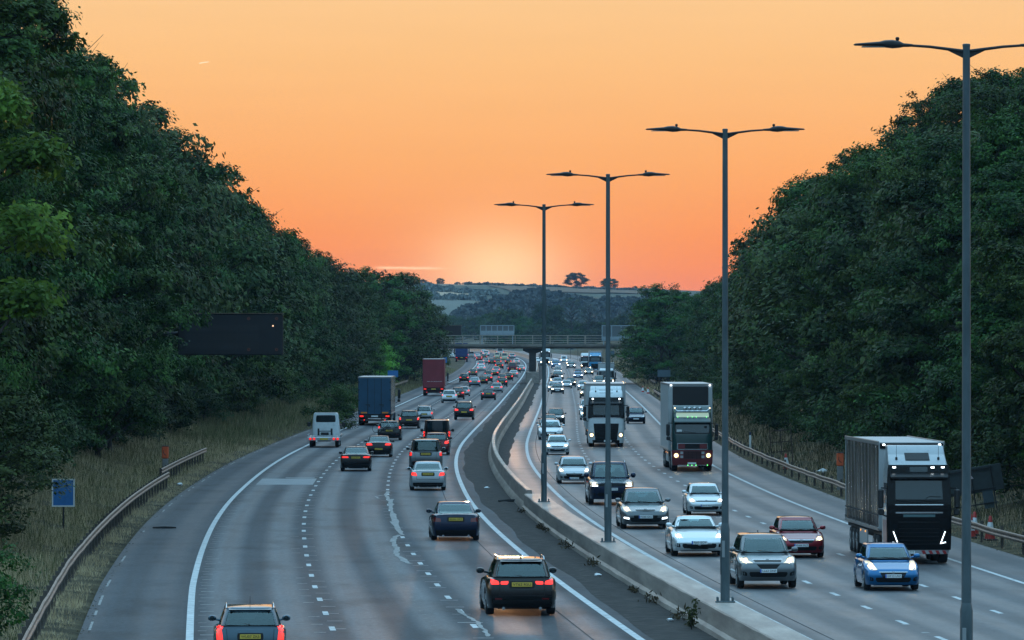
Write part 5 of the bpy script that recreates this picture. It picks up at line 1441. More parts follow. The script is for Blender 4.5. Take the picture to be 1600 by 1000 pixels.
    m = MB(); m.box((0, yy, fz), (.52, .012, .112), bev=.004); pl = m.build('number_plate', M_WPLATE, t)
    if plate and lit in ('head', 'dark_front'):
        lettering(plate, .095, M_INK, pl, (-.02, yy + .008, fz), 'front', max_w=.42)
        m = MB(); m.box((.238, yy + .007, fz), (.042, .004, .108)); m.build('plate_band', M_EUBLUE, pl)
    if drl:
        for sgn in (1, -1):
            m = MB(); qq = [(x * w2, z) for x, z in drl]; patch(sh, m, qq if sgn > 0 else flip(qq), 'front', 4, 2, .3, .016); m.build('running_light', M_DRL, t)
    m = MB()
    for s_ in (-.25, .35):
        ya = (sh.y(s_, zl + .02, True) or 0) + .02; m.tube([(s_ * w2, ya, zl + .01), (s_ * w2 + .45, (sh.y(s_ * w2 + .4, zl + .05, True) or 0) + .02, zl + .05)], .010, 5)
    m.build('wiper', M_BLACK, t)
    DIMS[t.name] = (L, W, S['ro'], S['fo'])
    return t

PALETTE = {'black': (.004, .0045, .005), 'dark blue': (.006, .014, .042), 'blue': (.008, .125, .30), 'navy': (.007, .018, .05), 'silver': (.40, .44, .47), 'white': (.66, .70, .72), 'grey': (.125, .14, .15), 'dark grey': (.04, .046, .05),
           'red': (.22, .012, .022), 'dark red': (.085, .010, .014), 'maroon': (.10, .015, .030), 'teal grey': (.045, .085, .115), 'silver blue': (.20, .27, .33), 'cream': (.58, .56, .42), 'bronze': (.14, .125, .10)}
def paint(root, col):
    for c in root.children:
        c.color = (*col, 1)
def settle(t, x0, x1, yb, away, W, L, near, lo=.80, hi=1.3, turn=0.0):
    """put a vehicle on the road where its nearest wheels touch the tarmac; near = axle distance from its near end"""
    Y = depth_at(yb); s = (x1 - x0) * Y / FPX / W
    s = max(lo, min(hi, s)); h = heading(Y) + turn
    x = side((x0 + x1) / 2, Y); d = (L / 2 - near) * s
    Yc = Y + d * math.cos(h)
    t.location = (x + d * math.sin(h), Yc, road_z(Yc) + .006)
    t.rotation_euler = (0, 0, -h if away else math.pi - h)
    t.scale = (s, s, s)
    return s
# ------------------------------------------------------------------ lorries
M_CURT = m_noise2('trailer_curtain', [(.045, .042, .038), (.085, .078, .068), (.15, .135, .115)], 1.2, .20, .012, stretch=(1, 2.5, .35), spec=1.0)
M_STRAP = plain('curtain_strap', (.03, .03, .032), .7)
M_CABW = plain('cab_white', (.33, .355, .37), .3, coat=.5, noise=.06)
M_VANW = plain('van_white', (.60, .64, .66), .3, coat=.5, noise=.06)
M_CABK = plain('cab_black', (.003, .0035, .004), .22, spec=.2)
M_CABG = plain('cab_green', (.008, .040, .040), .28, coat=.6)
M_CABR = plain('cab_red', (.14, .012, .016), .3, coat=.5)
M_CABB = plain('cab_blue', (.02, .22, .42), .3, coat=.5)
M_CHASSIS = plain('chassis', (.014, .014, .015), .7)
M_BLUEBOX = plain('blue_trailer_doors', (.012, .060, .115), .45, noise=.12, scale=1.5)
M_REDBOX = plain('red_trailer_doors', (.19, .020, .028), .45, noise=.10, scale=1.5)
M_BOXW = plain('box_white', (.40, .42, .43), .4, noise=.08, scale=1.2)
M_BOXTOP = plain('box_top_rail', (.30, .28, .27), .35, .4)
M_NAVY = plain('navy_box', (.010, .030, .12), .45, noise=.1)
M_GREENL = plain('green_marker', (.2, 1, .3), .3, emit=(.15, 1, .2), es=2.5)
M_LITBOX = plain('lit_headboard', (.55, .62, .45), .4, emit=(.72, .75, .42), es=.22)
M_MARK = plain('white_marker', (1, 1, 1), .3, emit=(.8, .92, 1), es=6)
M_AMBER = plain('amber_marker', (1, .4, .05), .3, emit=(1, .35, .05), es=2.2)
M_REDSTRIPE = plain('chevron_red', (.42, .03, .03), .5)
TW = {}
def lorry_wheels(t, ys, W, r=.5, w=.36):
    if r not in TW: TW[r] = wheel_meshes(r, w)
    ty, rm = TW[r]
    for y in ys:
        for sx in (-1, 1):
            o = obj('wheel', ty, t); o.location = (sx * (W / 2 - w / 2 - .02), y, r); o.rotation_euler = (0, 0, 0 if sx < 0 else math.pi); obj('rim', rm, o)
def cab_mesh(W, f, depth, lev):
    """lev: (z, half width factor, setback of the front)"""
    rings = []; n = 32
    for z, k, sb in lev:
        y0, y1 = f - depth, f - sb; cy, hy = (y0 + y1) / 2, (y1 - y0) / 2
        r = []
        for i in range(n):
            a = 2 * math.pi * i / n + math.pi / n; c, s = math.cos(a), math.sin(a)
            r.append((W / 2 * k * math.copysign(abs(c) ** .2, c), cy + hy * math.copysign(abs(s) ** .2, s), z))
        rings.append(r)
    m = MB(); m.loft(rings); return m
def face_shell(W, f, lev, z0, z1, depth=.20, grow=.010):
    """a skin over the front of a cab between two heights, wrapping round its corners"""
    zs = [z0] + [z for z, _, _ in lev if z0 < z < z1] + [z1]
    L = [(z, interp([(a, b) for a, b, _ in lev], z) + grow / W, interp([(a, c) for a, _, c in lev], z) - grow) for z in zs]
    return cab_mesh(W + grow, f, depth + max(q[2] for q in L), L)
def bar(sh, m, x0, x1, z0, z1, out=.012, nu=8, nv=3, r=.0, k=None):
    k = k if k is not None else 1
    return patch(sh, m, [(x0, z0), (x1, z0), (x1 * k, z1), (x0 * k, z1)], 'front', nu, nv, r, out)
def truck_mirrors(t, W, f, z):
    for sx in (-1, 1):
        m = MB(); m.box((sx * (W / 2 + .24), f - .12, z), (.22, .16, .75), bev=.05); m.box((sx * (W / 2 + .22), f - .12, z - .52), (.24, .16, .24), bev=.05)
        m.tube([(sx * (W / 2 - .06), f - .3, z + .40), (sx * (W / 2 + .22), f - .14, z + .42)], .03, 6); m.tube([(sx * (W / 2 - .06), f - .3, z - .72), (sx * (W / 2 + .2), f - .14, z - .6)], .03, 6)
        m.build('wing_mirror', M_BLACK, t, 35)
def trailer_box(t, W, y0, y1, z0, z1, mat_, top=M_BOXTOP, ripple=0.0, name='trailer_body', straps=False):
    if ripple:
        m = MB(); n = 120; r = random.Random(3); ph = [r.uniform(0, 6) for _ in range(6)]
        for sx in (-1, 1):
            vs = []
            zs = [z0, z0 + .12, z0 + .5, (z0 + z1) / 2, z1 - .3, z1 - .1]
            for i in range(n + 1):
                y = y0 + .12 + (y1 - y0 - .24) * i / n
                for q, z in enumerate(zs):
                    a = ripple * (.4, 1, 1, .9, .6, .1)[q]
                    vs.append((sx * (W / 2 - .03 + a * (math.sin(y * 4.6 + ph[0]) + .6 * math.sin(y * 10.3 + ph[1] + z) + .5 * math.sin(y * 2.1 + z * 1.7 + ph[2]))), y, z))
            k = len(zs); m.add(vs, [(i*k+j, (i+1)*k+j, (i+1)*k+j+1, i*k+j+1) for i in range(n) for j in range(k - 1)])
        m.build('side_curtain', M_CURT, t, 60)
        m = MB(); m.box((0, y0 + .05, (z0 + z1) / 2), (W, .1, z1 - z0)); m.box((0, y1 - .05, (z0 + z1) / 2), (W, .1, z1 - z0)); m.box((0, (y0 + y1) / 2, z0 - .01), (W - .02, y1 - y0 - .21, .14)); m.box((0, (y0 + y1) / 2, z1 - .02), (W - .02, y1 - y0 - .21, .06)); m.box((0, (y0 + y1) / 2, (z0 + z1) / 2), (W - .3, y1 - y0 - .3, z1 - z0 - .2))
        m.build(name, mat_, t)
        m = MB()
        for sx in (-1, 1):
            m.box((sx * (W / 2 + .012), (y0 + y1) / 2, z1 - .02), (.05, y1 - y0, .16), bev=.02); m.box((sx * (W / 2 + .008), (y0 + y1) / 2, z0 + .0), (.05, y1 - y0, .09))
        m.build('curtain_track', top, t)
        if straps:
            m = MB()
            for sx in (-1, 1):
                for i in range(24):
                    y = y0 + .4 + (y1 - y0 - .8) * i / 23; m.box((sx * (W / 2 + .035), y, z0 + .26), (.014, .055, .42)); m.box((sx * (W / 2 + .045), y, z0 + .16), (.03, .09, .09))
                m.box((sx * (W / 2 + .03), (y0 + y1) / 2, z0 + .55), (.012, y1 - y0 - .4, .05))
            m.build('curtain_straps', M_STRAP, t)
    else:
        m = MB(); m.box((0, (y0 + y1) / 2, (z0 + z1) / 2), (W, y1 - y0, z1 - z0), bev=.03); m.build(name, mat_, t)
        m = MB()
        for sx in (-1, 1): m.box((sx * (W / 2 + .005), (y0 + y1) / 2, z1 - .05), (.03, y1 - y0 - .02, .12), bev=.01); m.box((sx * (W / 2 + .005), (y0 + y1) / 2, z0 + .06), (.03, y1 - y0 - .02, .12), bev=.01)
        m.box((0, y1 + .004, z1 - .05), (W, .03, .12), bev=.01); m.box((0, y0 - .004, z1 - .05), (W, .03, .12), bev=.01)
        m.build('top_rail', top, t)
        m = MB(); m.box((0, (y0 + y1) / 2, z1 + .003), (W - .1, y1 - y0 - .1, .02)); m.build('box_roof', M_BOXW, t)
def front_lamps(t, sh, W, z0, z1, x0, x1, mb=M_BULB, mg=M_HEAD, rad=.10):
    for s_ in (1, -1):
        m = MB(); q = [(x0, z0), (x1, z0 + .03), (x1, z1), (x0 - .0, z1 - .02)]; patch(sh, m, q if s_ > 0 else flip(q), 'front', 5, 4, .3, .014); h = m.build('headlight', M_CLEAR, t, 40)
        cx, cz = s_ * (x0 + x1) / 2, (z0 + z1) / 2; y = sh.y(cx, cz, True); m = MB(); m.lathe([(rad * 1.25, -.02), (rad * 1.25, .028), (rad * .8, .032)], (cx, y, cz), 'y', 16); m.build('reflector_bowl', M_BOWL, h, 50); m = MB(); m.lathe([(rad * .62, -.02), (rad * .62, .04), (rad * .4, .055), (.01, .057)], (cx, y, cz), 'y', 14); m.build('bulb', mb, h, 50)
def plate_front(t, f, z, text, x=0.0):
    m = MB(); m.box((x, f, z), (.52, .014, .115), bev=.004); p = m.build('number_plate', M_WPLATE, t)
    if text: lettering(text, .095, M_INK, p, (x, f + .009, z), 'front', max_w=.45)
def chassis(t, W, y0, y1, guard=None, gm=None):
    m = MB(); m.box((0, (y0 + y1) / 2, .85), (.9, y1 - y0, .35)); m.box((0, (y0 + y1) / 2, 1.1), (W - .12, y1 - y0 - .05, .12)); m.build('chassis', M_CHASSIS, t)
    if guard:
        for sx in (-1, 1):
            m = MB(); a, b = guard; m.box((sx * (W / 2 - .05), (a + b) / 2, .78), (.05, b - a, .62), bev=.015); m.build('side_guard', gm or M_BOXW, t)
            m = MB()
            for q in (.2, .8): m.lathe([(.035, 0), (.035, .02)], (sx * (W / 2 - .02) - (.01 if sx < 0 else 0), a + (b - a) * q, 1.02), 'x', 8)
            m.build('side_marker', M_AMBER, t)

def lorry_curtain():
    """near lorry: white high cab with an all black face, beige curtain trailer"""
    W, L = 2.5, 16.0; f = L / 2; t = empty('curtain_lorry')
    lev = [(.40, .95, .10), (.62, .985, .02), (1.4, 1, 0), (2.3, 1, .0), (2.5, .995, .03), (3.3, .97, .20), (3.62, .955, .24), (3.86, .93, .30), (4.0, .92, .55), (4.24, .90, .95), (4.27, .86, 1.1)]; cab = cab_mesh(W, f, 2.35, lev)
    sh = Shell(cab); cab.build('cab', M_CABW, t, 35)
    m = MB(); df = cab_mesh(W, f - .95, 1.25, [(4.2, .90, .0), (4.35, .90, .16), (4.56, .88, .42), (4.6, .84, .55)]); df.build('roof_deflector', M_CABW, t, 35)
    face_shell(W, f, lev, .56, 2.34).build('grille', M_CABK, t, 35)
    m = MB()
    for i in range(5): bar(sh, m, -.78, .78, .78 + i * .15, .80 + i * .15, .02, 8, 1)
    bar(sh, m, -.80, .80, 1.62, 1.66, .02); m.build('grille_slats', M_TRIM, t)
    m = MB(); bar(sh, m, -.92, .92, 1.98, 2.04, .022, 8, 1); bar(sh, m, -1.02, 1.02, 2.30, 2.335, .022, 8, 1); m.build('chrome_bar', M_CHROME, t)
    m = MB(); bar(sh, m, -.62, .62, 1.84, 1.94, .020, 8, 1); m.build('badge_panel', plain('badge_teal', (.10, .17, .18), .3, .4), t)
    face_shell(W, f, lev, 2.341, 3.36, .12).build('windscreen_surround', M_CABK, t, 35)
    m = MB(); bar(sh, m, -1.05, 1.05, 2.52, 3.28, .020, 12, 8, .10, .965); ws = m.build('windscreen', M_GLASS, t, 35)
    m = MB(); m.tube([(-.95, f + .03, 2.42), (-.2, f + .02, 2.50)], .015, 5); m.tube([(.1, f + .03, 2.42), (.85, f + .02, 2.50)], .015, 5); m.tube([(-.85, f - .01, 2.62), (-.4, f - .01, 2.64), (-.25, f - .0, 2.55)], .012, 5); m.build('wiper', M_BLACK, t)
    face_shell(W, f, lev, 3.361, 3.86, .10).build('header_panel', M_CABK, t, 35)
    m = MB(); m.prism([(f - .22, 3.30), (f + .06, 3.34), (f + .05, 3.40), (f - .22, 3.56)], -1.12, 1.12, 'x'); m.build('sun_visor', M_CABK, t)
    m = MB(); bar(sh, m, -.35, .35, 3.58, 3.78, .022, 6, 3, .2); m.build('header_window', M_GLASS, t, 35)
    for x, z in ((-.95, 3.76), (.95, 3.76), (-.55, 3.76)):
        m = MB(); m.box((x, (sh.y(x, z, True) or f) + .02, z), (.13, .04, .06), bev=.015); m.build('marker_light', M_MARK, t)
    m = MB(); m.box((0, f - .82, 4.17), (.95, .5, .03), bev=.01); m.v = [(x, y, z + (f - .82 - y) * .55) for x, y, z in m.v]; m.build('roof_hatch', M_CABK, t)
    for sx in (-1, 1):
        m = MB(); m.lathe([(.05, 3.98), (.045, 4.15), (.008, 4.16), (.006, 4.62)], (sx * .82, f - .66, 0), 'z', 8); m.build('antenna', M_BLACK, t)
    for s_ in (1, -1):                                   # slanted lamps with a bright V
        m = MB(); q = [(.80, .82), (1.20, .86), (1.22, 1.30), (.98, 1.26)]; patch(sh, m, q if s_ > 0 else flip(q), 'front', 5, 5, .1, .02); h = m.build('headlight', M_TRIM, t, 40)
        m = MB(); q = [(.81, .80), (.85, .80), (1.03, 1.28), (.99, 1.28)]; patch(sh, m, q if s_ > 0 else flip(q), 'front', 2, 6, 0, .032); q = [(.84, .80), (1.17, .87), (1.17, .91), (.84, .84)]; patch(sh, m, q if s_ > 0 else flip(q), 'front', 6, 2, 0, .032); m.build('running_light', M_DRL, h)
        m = MB(); q = [(.96, 1.28), (1.24, 1.32), (1.24, 1.38), (.96, 1.34)]; patch(sh, m, q if s_ > 0 else flip(q), 'front', 4, 2, 0, .02); m.build('lamp_trim', M_CABW, t)
        m = MB()
        for z in (.97, 1.12): y = sh.y(1.1 * s_, z, True); m.lathe([(.045, 0), (.045, .035), (.01, .04)], (1.1 * s_, y, z), 'y', 10)
        m.build('bulb', M_CLEAR, h)
    m = MB(); bar(sh, m, -1.16, 1.16, .40, .545, .016, 12, 2); m.build('bumper', M_BOXW, t)
    m = MB()
    for i in range(4):
        x0 = -.16 - i * .27; patch(sh, m, [(x0 - .13, .405), (x0, .405), (x0 + .08, .54), (x0 - .05, .54)], 'front', 3, 2, 0, .022)
    m.build('bumper_chevrons', M_REDSTRIPE, t)
    plate_front(t, (sh.y(.25, .47, True) or f) + .03, .475, 'WX65 PVT', .42)
    for s_ in ('right', 'left'):
        m = MB(); patch(sh, m, [(f - 1.55, .62), (f - .16, .62), (f - .16, 1.72), (f - 1.55, 1.72)], s_, 5, 5, .06, .010); m.build('door_lower', M_CABR, t)
        m = MB(); patch(sh, m, [(f - 1.45, 2.35), (f - .32, 2.35), (f - .42, 3.15), (f - 1.45, 3.15)], s_, 5, 5, .08, .010); m.build('side_window', M_GLASS, t)
    truck_mirrors(t, W, f, 2.55)
    trailer_box(t, 2.56, -f, f - 2.75, 1.28, 4.68, M_BOXW, M_BOXTOP, .030, straps=True)
    m = MB(); m.box((0, f - 2.72, 4.55), (2.5, .06, .22), bev=.02); m.build('headboard', M_CABK, t)
    for x in (-1.1, 1.1):
        m = MB(); m.box((x, f - 2.66, 4.6), (.1, .05, .06), bev=.01); m.build('marker_light', M_MARK, t)
    chassis(t, 2.5, -f + .2, f - 1.0, (-f + 5.2, -f + 8.2)); 
    m = MB(); m.box((-1.2, -f + .45, .8), (.06, .7, .62)); m.build('rear_guard', M_BOXW, t)
    lorry_wheels(t, (f - 1.42, f - 4.0, f - 5.2, -f + 1.6, -f + 2.9, -f + 4.2), 2.5, .52)
    DIMS[t.name] = (L, W, 1.2, 1.42); return t

def lorry_green():
    W, L = 2.5, 15.5; f = L / 2; t = empty('box_lorry')
    lev = [(.36, .95, .10), (.6, .985, .02), (1.2, 1, 0), (2.2, 1, .02), (2.35, .995, .05), (2.95, .975, .20), (3.3, .96, .26), (3.62, .94, .42), (3.95, .93, .75), (4.05, .90, .95)]; cab = cab_mesh(W, f, 2.3, lev)
    sh = Shell(cab); cab.build('cab', M_CABG, t, 35)
    face_shell(W, f, lev, .38, 1.30, .25).build('lower_front', M_CABR, t, 35)
    m = MB(); bar(sh, m, -.52, .52, .76, 1.26, .020, 8, 5, .05); m.build('lower_grille', plain('dark_red_grille', (.05, .008, .010), .5), t, 35)
    m = MB()
    for i in range(4): bar(sh, m, -.5, .5, .84 + i * .11, .855 + i * .11, .028, 6, 1)
    for x in (-.52, -.26, 0, .25, .5): patch(sh, m, [(x, .76), (x + .015, .76), (x + .015, 1.26), (x, 1.26)], 'front', 1, 3, 0, .028)
    m.build('grille_slats', M_TRIM, t)
    for s_ in (-1, 1):
        m = MB()
        for z in (.82, 1.06): q = [(.56, z), (.74, z), (.74, z + .16), (.56, z + .16)]; patch(sh, m, q if s_ > 0 else flip(q), 'front', 2, 2, .1, .02)
        m.build('fog_lamp', M_CLEAR, t)
    m = MB(); bar(sh, m, -.94, .92, 1.34, 1.74, .016, 8, 3, .04); g = m.build('upper_grille_frame', M_CHROME, t, 35)
    m = MB(); bar(sh, m, -.90, .88, 1.38, 1.70, .026, 8, 3, .02); g = m.build('upper_grille', M_TRIM, t, 35)
    m = MB(); bar(sh, m, -.88, -.45, 1.40, 1.68, .034, 4, 3); bar(sh, m, .45, .86, 1.40, 1.68, .034, 4, 3); m.build('grille_badge', M_CABR, g)
    m = MB(); bar(sh, m, -1.10, 1.08, 2.30, 2.99, .010, 10, 6, .06); m.build('windscreen_surround', M_CABK, t, 35)
    m = MB(); bar(sh, m, -1.04, 1.02, 2.36, 2.94, .018, 10, 6, .10); m.build('windscreen', M_GLASS, t, 35)
    m = MB(); y = sh.y(.8, 2.48, True) + .02; m.box((.80, y, 2.48), (.32, .015, .18)); m.build('windscreen_card', M_WHITE, t)
    m = MB(); m.lathe([(.09, 0), (.09, .02), (.05, .03)], (-.82, sh.y(-.82, 2.72, True) + .01, 2.72), 'y', 12); m.build('windscreen_disc', M_BLACK, t)
    m = MB(); m.tube([(-.3, f - .02, 2.36), (.5, f - .04, 2.44)], .014, 5); m.tube([(.4, f - .02, 2.36), (.98, f - .04, 2.42)], .014, 5); m.build('wiper', M_BLACK, t)
    m = MB(); m.prism([(f - .25, 2.98), (f + .08, 3.0), (f + .07, 3.06), (f - .25, 3.30)], -1.12, 1.10, 'x'); m.build('sun_visor', M_CABG, t)
    m = MB(); bar(sh, m, -1.04, 1.00, 3.32, 3.60, .014, 10, 3, .06, .98); hb = m.build('lit_headboard', M_LITBOX, t, 35)
    for i, x in enumerate((-.88, -.25, 0, .27, .88)):
        m = MB(); m.lathe([(.022, 0), (.022, .04), (.01, .05)], (x, sh.y(x, 3.33, True) + .02, 3.33), 'y', 8); m.build('marker_light', M_GREENL, t)
    m = MB(); m.tube([(-1.12, f - .45, 3.55), (-1.08, f - .38, 3.86), (-.9, f - .36, 3.70), (.9, f - .36, 3.70), (1.08, f - .38, 3.86), (1.12, f - .45, 3.55)], .035, 8); m.build('lamp_bar', M_CHROME, t, 40)
    for x in (-.48, -.16, .16, .44):
        m = MB(); m.lathe([(.06, -.12), (.11, -.04), (.115, 0), (.09, .012)], (x, f - .34, 3.84), 'y', 14); m.build('roof_lamp', M_CHROME, t, 40)
    for x in (-1.08, 1.06):
        m = MB(); m.lathe([(.045, 0), (.045, .04), (.01, .05)], (x, f - .36, 3.88), 'y', 8); m.build('corner_light', plain('warm_marker', (1, .8, .5), .3, emit=(1, .72, .42), es=3) if 'warm_marker' not in MATS else MATS['warm_marker'], t)
    front_lamps(t, sh, W, .80, 1.16, .82, 1.16, rad=.115)
    m = MB(); bar(sh, m, -1.18, 1.18, .36, .40, .04, 8, 1); m.build('bumper_bar', M_CHROME, t)
    for x in (-.92, -.22, .03, .28):
        m = MB(); m.lathe([(.032, 0), (.032, .03), (.01, .04)], (x, f + .03, .385), 'y', 8); m.build('marker_light', M_GREENL, t)
    plate_front(t, f + .035, .50, '', .03)
    truck_mirrors(t, W, f, 2.55)
    for s_ in ('right', 'left'):
        m = MB(); patch(sh, m, [(f - 1.4, 2.3), (f - .34, 2.3), (f - .42, 2.95), (f - 1.4, 2.95)], s_, 5, 5, .08, .010); m.build('side_window', M_GLASS, t)
    trailer_box(t, 2.72, -f, f - 2.75, 1.2, 5.35, M_BOXW, M_BOXTOP)
    m = MB(); m.box((0, f - 2.72, 4.62), (2.2, .05, 1.15), bev=.02); m.build('front_panel', plain('fridge_black', (.014, .012, .013), .6), t)
    for x in (-1.2, 1.2):
        m = MB(); m.box((x, f - 2.70, 5.26), (.1, .06, .07), bev=.01); m.build('marker_light', M_MARK, t)
    m = MB(); 
    for z in (2.2, 3.1, 4.0, 4.8): m.box((-1.365, -1, z), (.012, 12, .12)) ; 
    m.build('side_rubbing_rail', M_GREYSIGN, t)
    m = MB(); m.box((-1.33, f - 6, 2.0), (.08, .05, .08)); m.build('side_marker', M_AMBER, t)
    chassis(t, 2.5, -f + .2, f - 1.0, (-f + 5.2, -f + 9.2)); lorry_wheels(t, (f - 1.42, f - 4.0, -f + 1.6, -f + 2.9, -f + 4.2), 2.5, .52)
    DIMS[t.name] = (L, W, 1.2, 1.42); return t

def lorry_front(cabm, boxm, W=2.5, L=14.0, H=4.3, BW=2.8, header=M_CABK, grille=M_TRIM, deflect=True, low=None, text=None, cab_h=3.9, boxname='trailer_body', detail=True, lamp=M_BULB, wsz=(2.2, 2.95)):
    f = L / 2; t = empty('box_lorry'); a, b = wsz; k = cab_h
    lev = [(.28, .95, .10), (.55, .985, .02), (1.2, 1, 0), (a - .15, 1, .02), (a, .995, .04), (b, .975, .18), (b + .45 * (k - b), .95, .24), (k - .12, .92, .55), (k, .87, .85)]; cab = cab_mesh(W, f, 2.2, lev)
    sh = Shell(cab); cab.build('cab', cabm, t, 35)
    if low is not None:
        face_shell(W, f, lev, .30, 1.2, .15, .008).build('lower_front', low, t, 35)
    m = MB(); patch(sh, m, [(-.76, .48), (.76, .48), (.88, a - .58), (-.88, a - .58)], 'front', 8, 8, .04, .014); g = m.build('grille', grille, t, 35)
    m = MB()
    for i in range(6): z = .6 + i * (a - 1.3) / 6; bar(sh, m, -.62, .62, z, z + .02, .022, 6, 1)
    m.build('grille_slats', M_CABK, g)
    face_shell(W, f, lev, a - .2, b + .03, .10).build('windscreen_surround', M_CABK, t, 35)
    m = MB(); bar(sh, m, -1.06, 1.06, a, b - .03, .018, 10, 6, .12, .97); m.build('windscreen', M_GLASS, t, 35)
    m = MB(); bar(sh, m, -1.0, 1.0, a - .20, a - .155, .022, 8, 1); m.build('chrome_bar', M_CHROME, t)
    m = MB(); m.tube([(-.9, f + .02, a - .06), (-.1, f, a + .03)], .014, 5); m.tube([(.05, f + .02, a - .06), (.8, f, a + .03)], .014, 5); m.build('wiper', M_BLACK, t)
    if header is not None:
        face_shell(W, f, lev, b + .031, b + .50 * (k - b), .08).build('header_panel', header, t, 35)
        m = MB(); m.prism([(f - .2, b - .03), (f + .05, b), (f + .04, b + .06), (f - .2, b + .22)], -1.1, 1.1, 'x'); m.build('sun_visor', M_CABK, t)
        for x in (-.92, .92):
            z = b + .38 * (k - b); m = MB(); m.lathe([(.06, 0), (.06, .03), (.01, .04)], (x, (sh.y(x, z, True) or f) + .01, z), 'y', 8); m.build('marker_light', M_MARK, t)
    if deflect:
        df = cab_mesh(W, f - .8, 1.3, [(k - .1, .88, 0), (k + .08, .88, .15), (k + .25, .86, .42), (k + .28, .82, .5)]); df.build('roof_deflector', cabm, t, 35)
        m = MB(); m.box((0, f - .72, k - .08), (.95, .45, .03), bev=.01); m.v = [(x, y, z + (f - .72 - y) * .5) for x, y, z in m.v]; m.build('roof_hatch', M_CABK, t)
        for x in (-.75, .72):
            m = MB(); m.lathe([(.05, k - .2), (.045, k - .02), (.006, k), (.005, k + .3)], (x, f - .58, 0), 'z', 8); m.build('antenna', M_BLACK, t)
    front_lamps(t, sh, W, .60, 1.05, .84, 1.17, lamp, rad=.10)
    m = MB(); bar(sh, m, -1.18, 1.18, .28, .48, .02, 8, 2, .05); m.build('bumper', M_TRIM, t)
    plate_front(t, f + .03, .42, '', -.1)
    truck_mirrors(t, W, f, a + .25)
    for s_ in ('right', 'left'):
        m = MB(); patch(sh, m, [(f - 1.4, a), (f - .3, a), (f - .4, b), (f - 1.4, b)], s_, 5, 5, .08, .010); m.build('side_window', M_GLASS, t)
    trailer_box(t, BW, -f, f - 2.5, 1.15, H, boxm, M_BOXTOP, name=boxname)
    if text:
        o = lettering(text, .3, M_CABB, t, (0, f - 2.48, H - .35), 'front', 'box_lettering', max_w=1.5)
    chassis(t, 2.4, -f + .2, f - 1.0, (-f + 4.6, f - 5), M_GREYSIGN); lorry_wheels(t, (f - 1.35, f - 4.2, -f + 1.6, -f + 2.9), 2.4, .48)
    DIMS[t.name] = (L, W, 1.2, 1.35); return t

def lorry_rear(boxm, W=2.55, L=13.5, z0=.85, H=3.75, kind='doors', side=None, text=None):
    r0 = -L / 2; t = empty('box_lorry')
    trailer_box(t, W, r0, L / 2 - 2.6, z0, H, side or boxm, M_BOXTOP)
    m = MB(); m.box((0, r0 - .02, (z0 + H) / 2 - .02), (W - .06, .06, H - z0 - .12), bev=.01); m.build('rear_door', boxm, t)
    m = MB(); y = r0 - .06
    if kind == 'doors':
        for x in (-.52, .52): m.tube([(x, y, z0 + .05), (x, y, H - .12)], .022, 6); m.box((x, y - .01, z0 + .75), (.34, .03, .05)); m.box((x + .14, y - .01, z0 + .68), (.05, .03, .2))
        m.box((0, y + .01, (z0 + H) / 2), (.02, .02, H - z0 - .2))
        for x in (-W / 2 + .06, W / 2 - .06):
            for z in (z0 + .3, z0 + 1.1, z0 + 1.9, H - .4): m.box((x, y, z), (.14, .04, .07))
    else:
        m.box((0, y + .01, H - .72), (W - .12, .03, .04)); m.box((0, y + .01, z0 + .30), (W - .12, .03, .03)); m.tube([(-.6, y, z0 + .12), (.6, y, z0 + .12)], .02, 6)
        for x in (-W / 2 + .05, W / 2 - .05): m.box((x, y + .01, (z0 + H) / 2), (.06, .03, H - z0 - .1))
    m.build('door_bars', M_CHASSIS if kind == 'doors' else boxm, t)
    if kind == 'doors':
        for s_ in (-1, 1):
            m = MB(); m.box((s_ * .82, r0 - .065, z0 + .14), (.48, .02, .12), bev=.006); m.build('amber_reflector', M_REFL, t)
    if text: lettering(text, .13, M_WPLATE, t, (.12, r0 - .055, z0 + .78), 'rear', 'door_lettering', max_w=1.8)
    m = MB(); m.box((0, r0 + .1, z0 - .14), (W - .1, .2, .22), bev=.02); m.box((0, r0 + .08, .42), (W - .3, .12, .14), bev=.02)
    for s_ in (-1, 1): m.box((s_ * .55, r0 + .1, .58), (.1, .1, .3))
    m.build('rear_frame', M_CHASSIS, t)
    for s_ in (-1, 1):
        m = MB(); m.box((s_ * 1.0, r0 - .02, z0 - .13), (.30, .06, .11), bev=.02); m.build('tail_light', M_TAIL, t)
        m = MB(); m.lathe([(.045, 0), (.045, -.03), (.01, -.035)], (s_ * .80, r0 + .02, .43), 'y', 8); m.build('rear_lamp', M_TAIL, t)
    m = MB(); m.box((0, r0 - .02, z0 - .14), (.52, .03, .12), bev=.006); m.build('number_plate', M_WPLATE if kind == 'doors' else M_YPLATE, t)
    chassis(t, W - .1, r0 + .3, L / 2 - 1, (-1.5, 1.8), M_CHASSIS)
    cab = cab_mesh(2.45, L / 2, 2.2, [(.4, .95, .1), (1.5, 1, 0), (2.2, .99, .05), (3.0, .96, .25), (min(H - .2, 3.4), .9, .6)]); cab.build('cab', boxm, t, 35)
    truck_mirrors(t, 2.55, L / 2, 2.3)
    lorry_wheels(t, (r0 + 1.5, r0 + 2.8, r0 + 4.1, L / 2 - 1.4) if kind == 'doors' else (r0 + 1.8, L / 2 - 1.4), W, .48)
    DIMS[t.name] = (L, W, 1.5, 1.4); return t

